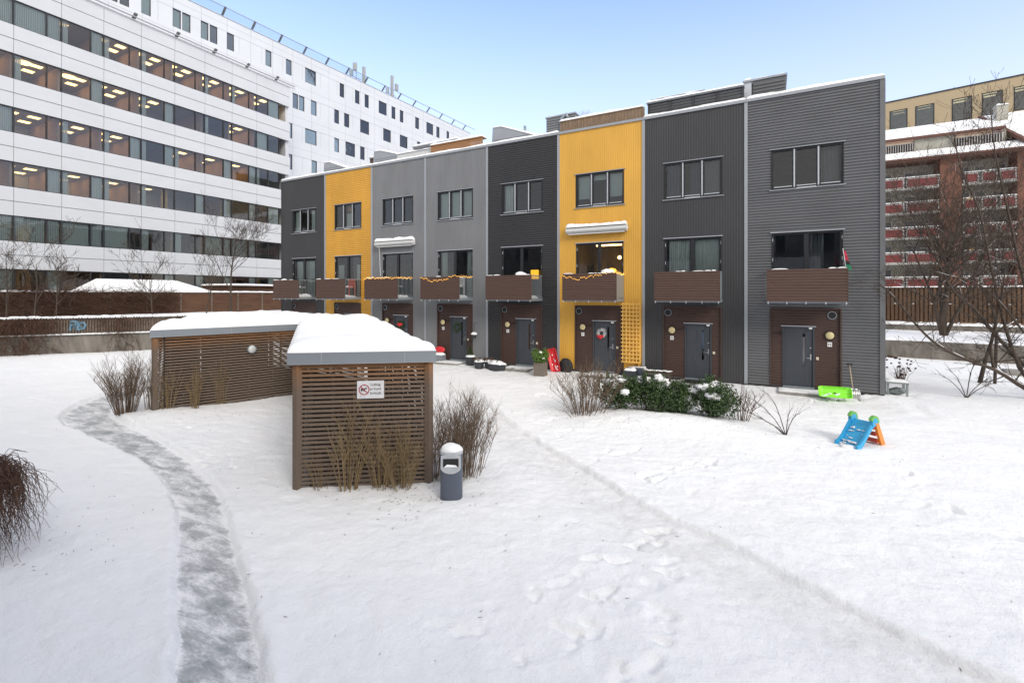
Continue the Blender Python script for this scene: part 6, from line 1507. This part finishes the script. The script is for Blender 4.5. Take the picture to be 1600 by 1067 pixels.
# low outbuildings between fence and office
def small_roof(px0,px1,pxr0,pxr1,z0,z1,label,xw):
    pass
T=thing('outbuilding','low outbuilding with snowy hipped roof just behind the left board fence','outbuilding',(-41.5,18,1.9))
ya=on_x(140,-40.6)[1]; yb=on_x(343,-39.8)[1]
b=MB(); b.box(-43.3,-40.9,ya+.2,yb-.2,1.7,3.5); b.build('wall',M['fencewood2'],T)
yr0,yr1=ya+.9,yb-2.2
b=MB(); v=[(-40.5,ya-.1,3.50),(-40.5,yb+.1,3.50),(-43.6,yb+.1,3.50),(-43.6,ya-.1,3.50),(-42.05,yr0,4.45),(-42.05,yr1,4.45)]; b.v+=v+[(a_[0],a_[1],a_[2]-.12) for a_ in v[:4]]
b.f+=[(0,1,5,4),(1,2,5),(2,3,4,5),(3,0,4),(0,6,7,1),(1,7,8,2),(2,8,9,3),(3,9,6,0),(6,9,8,7)]; b.build('snowy_roof',M['snow'],T)
T=thing('outbuilding','small flat-roofed timber shed with thin snow, left of the far charcoal house','outbuilding',(-40.3,26,1.9))
ya=on_x(343,-39.6)[1]; yb=on_x(432,-39.6)[1]
b=MB(); b.box(-42.4,-39.5,ya+.3,yb+3,1.7,4.0); b.build('wall',M['fencewood2'],T); b=MB(); b.box(-42.6,-39.3,ya+.1,yb+3.2,4.0,4.08); b.build('roof',M['fencewood'],T); snow_obj(rect(-42.6,-39.3,ya+.1,yb+3.2),4.08,.14,T,'snow_cover',res=.15,roll=.15)
# trees by the fences
for px,py,h,r,lb,sd,kd in ((53,500,4.2,.045,'small bare tree nearest the left edge behind the picket fence',51,(8,4,3,2)),(88,500,3.6,.04,'short bare tree with dried pods before the board fence',52,(7,4,3,2)),(239,492,4.1,.04,'slender bare tree in front of the snowy hipped roof',53,(8,4,3,2)),(360,486,6.6,.09,'tallest bare tree left of the row, before the timber shed',54,(10,5,4,3)),(322,486,4.0,.05,'bare young tree just left of the tallest one',55,(7,4,3,2)),(10,500,4.2,.04,'bare tree cut by the left edge behind the picket fence',56,(8,4,3,2))):
    Z={53:27.6,88:28.2,239:31,360:36,322:34.5,10:27}[px]; p=cam_pt(px,py,Z); tree(p[0],p[1],1.85,h,r,lb,sd,kids=kd,up=.25,minr=.0075)

# ------------------------------------------------------------------ office building (two wings)
XO=-44.2; ROWS=[21.23,17.66,14.08,10.45,6.86,3.30]; MOD=2.44; Y00=12.09-MOD*5; YE=32.85
O1=thing('office_building','nearer white office wing with dark ribbon windows and lit rooms on the left','office building',(XO,20,0))
def ybox(mb,y0,y1,x0,x1,z0,z1): return mb.box(x0,x1,y0,y1,z0,z1)
b=MB(); jn=MB()
tops=[25.0]+[r for r in ROWS]
WH=1.72
bands=[(ROWS[0]+WH,24.95)]+[(ROWS[i+1]+WH,ROWS[i]) for i in range(5)]+[(0,ROWS[5])]
mods=[Y00+MOD*k for k in range(0,13)]
gl=.012
for z0,z1 in bands:
    zm=(z0+z1)/2
    ys=mods+[YE+.0]
    for a_,c_ in zip(ys[:-1],ys[1:]):
        for q0,q1,xo in ((z0,zm-gl,0),(zm+gl,z1,.03)): b.box(XO-.06,XO+xo,a_+gl,c_-gl,q0+(gl if q0!=z0 else 0),q1)
    jn.box(XO-.3,XO-.055,Y00,YE-.01,z0+.005,z1-.005)
b.build('facade_panel',M['officewhite'],O1); jn.build('backing_wall',M['joint'],O1)
b=MB(); b.box(XO-20,XO-.31,YE-.3,YE-.0,0,24.9); b.box(XO-20,XO-.31,Y00-.3,Y00,0,24.9); b.box(XO-20,XO-19.7,Y00,YE-.3,0,24.9); b.build('end_wall',M['officewhite'],O1)
b=MB(); b.box(XO-20,XO,Y00,YE,24.95,25.1); b.build('roof',M['snow'],O1)
# floors, ceilings, partitions
fl=MB(); cl=MB(); pt=MB(); rr=random.Random(31)
for r in ROWS:
    cl.box(XO-6.5,XO-.31,Y00,YE-.31,r+WH+.22,r+WH+.30); fl.box(XO-6.5,XO-.31,Y00,YE-.31,r-.95,r-.85); pt.box(XO-6.6,XO-6.5,Y00,YE-.31,r-.85,r+WH+.22)
fl.build('floor_slab',M['roomdark'],O1); cl.build('ceiling',mat('ceiling_tile',(.5,.5,.5),.9),O1)
wallm=mat('office_wall',(.56,.53,.52),.9,0,.1,1); warmw=mat('office_wall_warm',(.58,.42,.31),.9,0,.1,1)
pt.build('inner_wall',wallm,O1)
LIT={0:[7,8,9,10,11],1:[5,6,7,8,11,4],2:[5,6,9,10,11,4],3:[5,6,7,4,11],4:[4],5:[4]}
LIT={0:{7:2,8:2,9:2,10:2,11:2,12:2,6:1},1:{5:3,6:3,7:2,8:2,11:2,4:2},2:{5:2,6:2,7:2,9:2,10:2,11:2,4:2},3:{5:2,6:2,7:2,4:2,8:2,12:1},4:{},5:{4:1,9:1}}
pw=MB()
for ri,r in enumerate(ROWS):
    for k in range(13):
        ya=Y00+MOD*k
        if ya>YE-1: continue
        lit=LIT[ri].get(k,0)
        if rr.random()<.55 or lit: pw.box(XO-6.5,XO-.5,ya-.06,ya+.06,r-.85,r+WH+.2)
        yb=min(ya+MOD,YE-.06); ym=ya+1.66 if k<12 else (ya+yb)/2
        f=MB(); x1=XO-.02; x0=XO-.14
        f.box(x0,x1,ya,ya+.05,r,r+WH); f.box(x0,x1,ym-.04,ym+.04,r,r+WH); f.box(x0,x1,yb-.04,yb,r,r+WH)
        for p0,p1 in ((ya+.05,ym-.04),(ym+.04,yb-.04)): f.box(x0,x1,p0,p1,r,r+.045); f.box(x0,x1,p0,p1,r+WH-.06,r+WH)
        W=f.build('window',M['black'],O1)
        g_=MB(); g_.quad((XO-.08,ya+.03,r+.03),(XO-.08,yb-.03,r+.03),(XO-.08,yb-.03,r+WH-.03),(XO-.08,ya+.03,r+WH-.03)); g_.build('pane',M['oglass'],W)
        # curtains / vertical blinds
        cr_=rr.random(); cu=MB()
        def vb(y0,y1,open_=.5):
            y=y0
            while y<y1: cu.box(XO-.26,XO-.24,y,y+.07*(.6+open_*.5),r+.02,r+WH-.03); y+=.09
        if ri==4: 
            if cr_<.75: vb(ya+.08,ym-.1 if cr_<.4 else ya+.6,.8)
            if rr.random()<.5: vb(ym+.1,yb-.06,.8)
        elif ri<4:
            if rr.random()<.45: vb(ym+.06,yb-.06,1)
            if cr_<.15 and not lit: vb(ya+.07,ym-.06,1)
            elif cr_<.6: vb(ya+.07,ya+.36,1)
        else:
            if cr_<.5: vb(ym+.06,yb-.06,1)
        if cu.f: cu.build('vertical_blind',M['blind'],W)
        for q_ in range({2:4,3:4,1:2,0:0,4:1}.get(lit,lit)):
            l=MB(); xx=XO-([1.5,1.8,2.2,2.9,3,3][ri]+[1.3,1.5,1.8,2.1,2,2][ri]*(q_%2)); yy=ya+.5+1.15*(q_//2); zc=r+WH+.21
            if lit==3 and q_==0: l.cyl((xx,ya+1.0),.42,zc-.05,zc,20)
            else: l.box(xx-.26,xx+.26,yy-.3,yy+.3,zc-.02,zc)
            l.build('ceiling_lamp',M['lamp'],O1)
        if ri==5 and k in (5,6,11,12): o_=MB(); o_.box(XO-1.6,XO-1.5,ya,ya+1.3,r-.8,r+WH); o_.build('timber_panel',M['cedar'] if k!=12 else M['yellow'],O1)
        if ri==3 and k in (8,10): o_=MB(); o_.box(XO-.9,XO-.85,ya+1.8,ya+2.3,r-.8,r+WH); o_.build('timber_panel',M['yellow'],O1)
pw.build('partition',warmw,O1)
# roof-edge rail on brackets
b=MB(); b.bar((XO+.42,Y00,25.35),(XO+.42,YE+.6,25.35),.05,.05); b.bar((XO+.10,Y00,25.02),(XO+.10,YE+.6,25.02),.09,.06); b.bar((XO+.25,Y00,25.18),(XO+.25,YE+.4,25.18),.26,.02); b.build('roof_edge_rail',M['rail'],O1)
y=9.6
while y<YE+.3: b=MB(); b.hexa([(XO-.02,y-.12,25.0),(XO-.02,y+.12,25.0),(XO+.5,y+.12,25.33),(XO+.5,y-.12,25.33),(XO-.02,y-.12,25.08),(XO-.02,y+.12,25.08),(XO+.5,y+.12,25.41),(XO+.5,y-.12,25.41)]); b.build('rail_bracket',M['midgrey'],O1); y+=3.08
# wing 2
P0=(-48.7,32.0); P1=(-46.2,70.2); LL=math.dist(P0,P1); vx,vy=(P1[0]-P0[0])/LL,(P1[1]-P0[1])/LL
def s_of(px):
    kx,ky=((px-CXP)/FPX*CA-CB),((px-CXP)/FPX*CB+CA); det=kx*vy-vx*ky; s=(P0[0]*vy-vx*P0[1])/det; return (s*ky-P0[1])/vy
def W2(s,d): return (P0[0]+vx*s-vy*d, P0[1]+vy*s+vx*d)      # d metres behind the facade
def slab2(mb,s0,s1,d0,d1,z0,z1):
    p=[W2(s0,d0),W2(s0,d1),W2(s1,d1),W2(s1,d0)][::-1]; return mb.hexa([(a_[0],a_[1],z0) for a_ in p]+[(a_[0],a_[1],z1) for a_ in p])
O2=thing('office_building','taller farther white office wing with scattered narrow windows and roof antennas','office building',(P0[0],P0[1],0))
R2=[28.5,24.9,21.3,17.7,14.1,10.5]; H2=1.75
pxw={0:[(168,184),(187,202),(221,236),(270,283),(285,298),(314,326),(328,340),(354.6,366),(415,424.5),(447,456),(477,494),(531,538),(555,562),(570,576.5),(592,604.5),(612,618),(625,630.5),(649,655),(666.5,677),(682,687),(698,702)],
 1:[(457.5,466),(467,476),(486,495),(522.5,530),(538,546),(563,577),(599,611),(625,637),(652,657),(668,676)],
 2:[(452,457),(477,495),(522.7,530),(540,555),(563,570),(590,596),(612,624),(640,646)],
 3:[(452,457),(487,495.5),(510,517),(540,548),(560,570)],4:[(470,480),(500,508)],5:[]}
S0=-42; SE=s_of(735)
wl=MB(); 
for i,r in enumerate(R2):
    top=31.6 if i==0 else R2[i-1]; slab2(wl,S0,SE,0,.3,r+H2,top)
    ws=sorted([(s_of(a_),s_of(c_)) for a_,c_ in pxw[i]]); cur=S0
    for a_,c_ in ws: 
        if a_>cur: slab2(wl,cur,a_,.03,.3,r,r+H2)
        cur=c_
    slab2(wl,cur,SE,.03,.3,r,r+H2)
    for a_,c_ in ws:
        f=MB(); t=.045; slab2(f,a_,a_+t,.08,.18,r,r+H2); slab2(f,c_-t,c_,.08,.18,r,r+H2); slab2(f,a_+t,c_-t,.08,.18,r,r+.06); slab2(f,a_+t,c_-t,.08,.18,r+H2-.07,r+H2); W=f.build('window',M['black'],O2)
        g_=MB(); slab2(g_,a_+.03,c_-.03,.12,.13,r+.03,r+H2-.03); g_.build('pane',M['oglass'],W)
        rq=random.random()
        if rq<.55: g_=MB(); slab2(g_,a_+.05,c_-.05,.22,.25,r,r+H2); g_.build('blind',M['blind'],W)
        elif rq<.85: g_=MB(); m_=(a_+c_)/2; slab2(g_,m_-.3,m_+.3,1.6,2.1,r+H2+.12,r+H2+.15); g_.build('ceiling_lamp',M['lamp'],W)
slab2(wl,S0,SE,0,.3,0,R2[-1]); wl.build('wall',M['officewhite2'],O2)
jn=MB()
for i,r in enumerate(R2):
    s=S0; top=31.6 if i==0 else R2[i-1]
    while s<SE: slab2(jn,s,s+.03,-.003,.0,r+H2,top-.01); slab2(jn,s+.01,s+.035,.026,.03,r,r+H2) if not any(s_of(a_)-.05<s+.02<s_of(c_)+.05 for a_,c_ in pxw[i]) else None; s+=2.44/1.0 if 0 else 1.22*2
    slab2(jn,S0,SE,-.003,0,(r+H2+top)/2-.012,(r+H2+top)/2+.012)
    s=S0+1.22
    while s<SE: 
        if not any(s_of(a_)-.05<s<s_of(c_)+.05 for a_,c_ in pxw[i]): slab2(jn,s,s+.025,.026,.03,r,r+H2)
        s+=2.44
jn.build('panel_joint',M['joint'],O2)
rm=MB(); 
for r in R2: slab2(rm,S0,SE,.31,6,r+H2+.15,r+H2+.3); slab2(rm,S0,SE,.31,6,r-1.0,r-.85); slab2(rm,S0,SE,6,6.1,r-.85,r+H2+.15)
rm.build('room',wallm,O2)
b=MB(); slab2(b,S0,SE,.3,16,31.3,31.5); slab2(b,SE-.3,SE,.31,16,0,31.3); b.build('roof',M['snow'],O2)
b=MB(); slab2(b,S0,SE,-.04,.35,31.6,31.68); b.build('parapet_cap',M['trim'],O2)
b=MB(); 
def rb(s,d,z): p=W2(s,d); return (p[0],p[1],z)
b.bar(rb(S0,-.55,32.35),rb(SE+.6,-.55,32.35),.07,.07); b.build('roof_edge_rail',M['galv'],O2)
b=MB(); n0=rb(S0,-.1,31.72);n1=rb(15,-.1,31.72);n2=rb(15,-.5,32.3);n3=rb(S0,-.5,32.3); b.quad(n0,n1,n2,n3); b.build('glass_screen',M['glass'],O2)
s=-40
while s<SE+.4: b=MB(); b.bar(rb(s,.05,31.75),rb(s,-.62,32.38),.22,.05); b.build('rail_bracket',M['midgrey'],O2); s+=3.05
# antennas
for px,lb in ((563,'twin white mobile antenna panels on the far office roof, left mast'),(618,'tall pale mobile antenna on the far office roof, right mast')):
    s=s_of(px); T=thing('roof_antenna',lb,'antenna',rb(s,.8,31.6)); b=MB(); b.tube([rb(s,.8,31.5),rb(s,.8,34.4)],.05,8); b.tube([rb(s-.6,.8,32.3),rb(s+.8,.8,32.3)],.05,6); b.build('mast',M['galv'],T)
    c=rb(s+(1.2 if px<600 else 0),.7,33.0); b=MB(); b.box(c[0]-.15,c[0]+.15,c[1]-.18,c[1]+.18,32.0,34.2 if px<600 else 35.0); b.build('panel',M['offgrey'],T)
    c=rb(s-(.3 if px<600 else -.9),.7,33.0); b=MB(); b.box(c[0]-.15,c[0]+.15,c[1]-.25,c[1]+.25,33.2,34.1); b.build('radio_unit',M['offgrey'],T)
    b=MB(); b.tube([rb(s-.8,.8,32.3),rb(s-.8,.8,33.0)],.25,8); b.build('junction_box',M['galv'],T)

# the photographer's own building, a few steps behind: it fills the reflections and shades the foreground
M['vbwall']=mat('brown_render',(.27,.26,.25),.9,0,.2,.5)
VB=thing('apartment_building','long grey rendered apartment building facing the row, behind the viewer','apartment building',(-2,-6,0))
b=MB(); yb_=-4.2; xs_=[-30+3.2*i for i in range(19)]
wins_=[(x+.9,x+2.5) for x in xs_[:-1]]
lv=[0,.95,2.3,3.75,5.1,6.55,7.9,9.6]
for zi in range(0,8,2): b.box(-30,27.6,yb_-.3,yb_,lv[zi],lv[zi+1] if zi<7 else lv[zi])
for zi in (1,3,5):
    cur=-30
    for a_,c_ in wins_: b.box(cur,a_,yb_-.3,yb_,lv[zi],lv[zi+1]); cur=c_
    b.box(cur,27.6,yb_-.3,yb_,lv[zi],lv[zi+1])
b.box(-30,27.6,yb_-12,yb_-.31,-.3,9.3); b.build('wall',M['vbwall'],VB)
b=MB(); b.box(-30.2,27.8,yb_-12.2,yb_+.3,9.6,9.8); b.build('roof',M['trim'],VB)
for zi in (1,3,5):
    for a_,c_ in wins_:
        b=MB(); b.box(a_,a_+.06,yb_-.12,yb_-.05,lv[zi],lv[zi+1]); b.box(c_-.06,c_,yb_-.12,yb_-.05,lv[zi],lv[zi+1]); b.box((a_+c_)/2-.04,(a_+c_)/2+.04,yb_-.12,yb_-.05,lv[zi],lv[zi+1]); W=b.build('window',M['white'],VB)
        g_=MB(); g_.box(a_+.05,c_-.05,yb_-.10,yb_-.08,lv[zi]+.02,lv[zi+1]-.02); g_.build('pane',bpy.data.materials['dark_pane'],W)
for i in range(6): b=MB(); x=-27+9*i; b.box(x,x+3.4,yb_,yb_+1.3,5.0,5.15); b.box(x,x+3.4,yb_+1.25,yb_+1.3,5.15,6.1); b.build('balcony',M['white'],VB)

# ------------------------------------------------------------------ camera, light, world
cam=bpy.data.cameras.new('camera'); co_=bpy.data.objects.new('camera',cam); C.objects.link(co_)
co_.location=(0,0,EYE); co_.rotation_euler=(PI/2,0,math.atan2(CB,CA)); cam.sensor_width=36; cam.lens=FPX/1600*36; cam.shift_y=-(533.5-HYP)/1600; cam.clip_end=1500; cam.clip_start=.05
S=bpy.context.scene; S.camera=co_
SUN_EL, SUN_AZ = math.radians(32), math.radians(125)   # azimuth clockwise from +y: behind the camera
sl=bpy.data.lights.new('sun','SUN'); sl.energy=1.15; sl.angle=math.radians(24); sl.color=(1,.94,.86); so=bpy.data.objects.new('sun',sl); C.objects.link(so)
so.rotation_euler=(PI/2-SUN_EL,0,PI-SUN_AZ); so.location=(0,-20,40)
w=bpy.data.worlds.new('World'); S.world=w; w.use_nodes=True; nt=w.node_tree; bg=nt.nodes['Background']
sk=nt.nodes.new('ShaderNodeTexSky'); sk.sky_type='NISHITA'; sk.sun_disc=False; sk.sun_elevation=SUN_EL; sk.sun_rotation=SUN_AZ; sk.air_density=1.0; sk.dust_density=.6; sk.ozone_density=1.5
# unseen bright veil added behind the viewer to whiten the light, clear blue ahead
tc=nt.nodes.new('ShaderNodeTexCoord'); sp=nt.nodes.new('ShaderNodeSeparateXYZ'); nt.links.new(tc.outputs['Generated'],sp.inputs[0])
dp=nt.nodes.new('ShaderNodeVectorMath'); dp.operation='DOT_PRODUCT'; dp.inputs[1].default_value=(CB*.6,-CA*.6,.8); nt.links.new(tc.outputs['Generated'],dp.inputs[0])
ns=nt.nodes.new('ShaderNodeTexNoise'); ns.inputs['Scale'].default_value=2.2; ns.inputs['Detail'].default_value=7; mpw=nt.nodes.new('ShaderNodeMapping'); mpw.inputs['Scale'].default_value=(1,1,3); nt.links.new(tc.outputs['Generated'],mpw.inputs[0]); nt.links.new(mpw.outputs[0],ns.inputs['Vector'])
a1=nt.nodes.new('ShaderNodeMath'); a1.operation='MULTIPLY_ADD'; a1.inputs[1].default_value=.25; nt.links.new(ns.outputs['Fac'],a1.inputs[0]); nt.links.new(dp.outputs['Value'],a1.inputs[2])
mr=nt.nodes.new('ShaderNodeMapRange'); mr.interpolation_type='SMOOTHSTEP'; mr.inputs['From Min'].default_value=-.15; mr.inputs['From Max'].default_value=.85; nt.links.new(a1.outputs[0],mr.inputs[0])
# pale horizon band
hz_=nt.nodes.new('ShaderNodeMapRange'); hz_.interpolation_type='SMOOTHSTEP'; hz_.inputs['From Min'].default_value=.66; hz_.inputs['From Max'].default_value=.06; hz_.inputs['To Max'].default_value=.74; nt.links.new(sp.outputs['Z'],hz_.inputs[0])
mxf=nt.nodes.new('ShaderNodeMath'); mxf.operation='MAXIMUM'; nt.links.new(mr.outputs[0],mxf.inputs[0]); nt.links.new(hz_.outputs[0],mxf.inputs[1])
tint=nt.nodes.new('ShaderNodeMix'); tint.data_type='RGBA'; tint.blend_type='MULTIPLY'; tint.inputs['Factor'].default_value=1; tint.inputs['B'].default_value=(1.36,1.36,1.62,1); nt.links.new(sk.outputs[0],tint.inputs['A'])
mw=nt.nodes.new('ShaderNodeMix'); mw.data_type='RGBA'; nt.links.new(mxf.outputs[0],mw.inputs['Factor']); nt.links.new(tint.outputs['Result'],mw.inputs['A']); mw.inputs['B'].default_value=(4.05,4.0,4.0,1)
nt.links.new(mw.outputs['Result'],bg.inputs[0]); bg.inputs[1].default_value=.12
S.view_settings.view_transform='Standard'; S.view_settings.look='None'; S.view_settings.exposure=1.06; S.view_settings.gamma=1
S.cycles.max_bounces=8; S.cycles.transparent_max_bounces=12
try: S.cycles.use_denoising=True
except Exception: pass
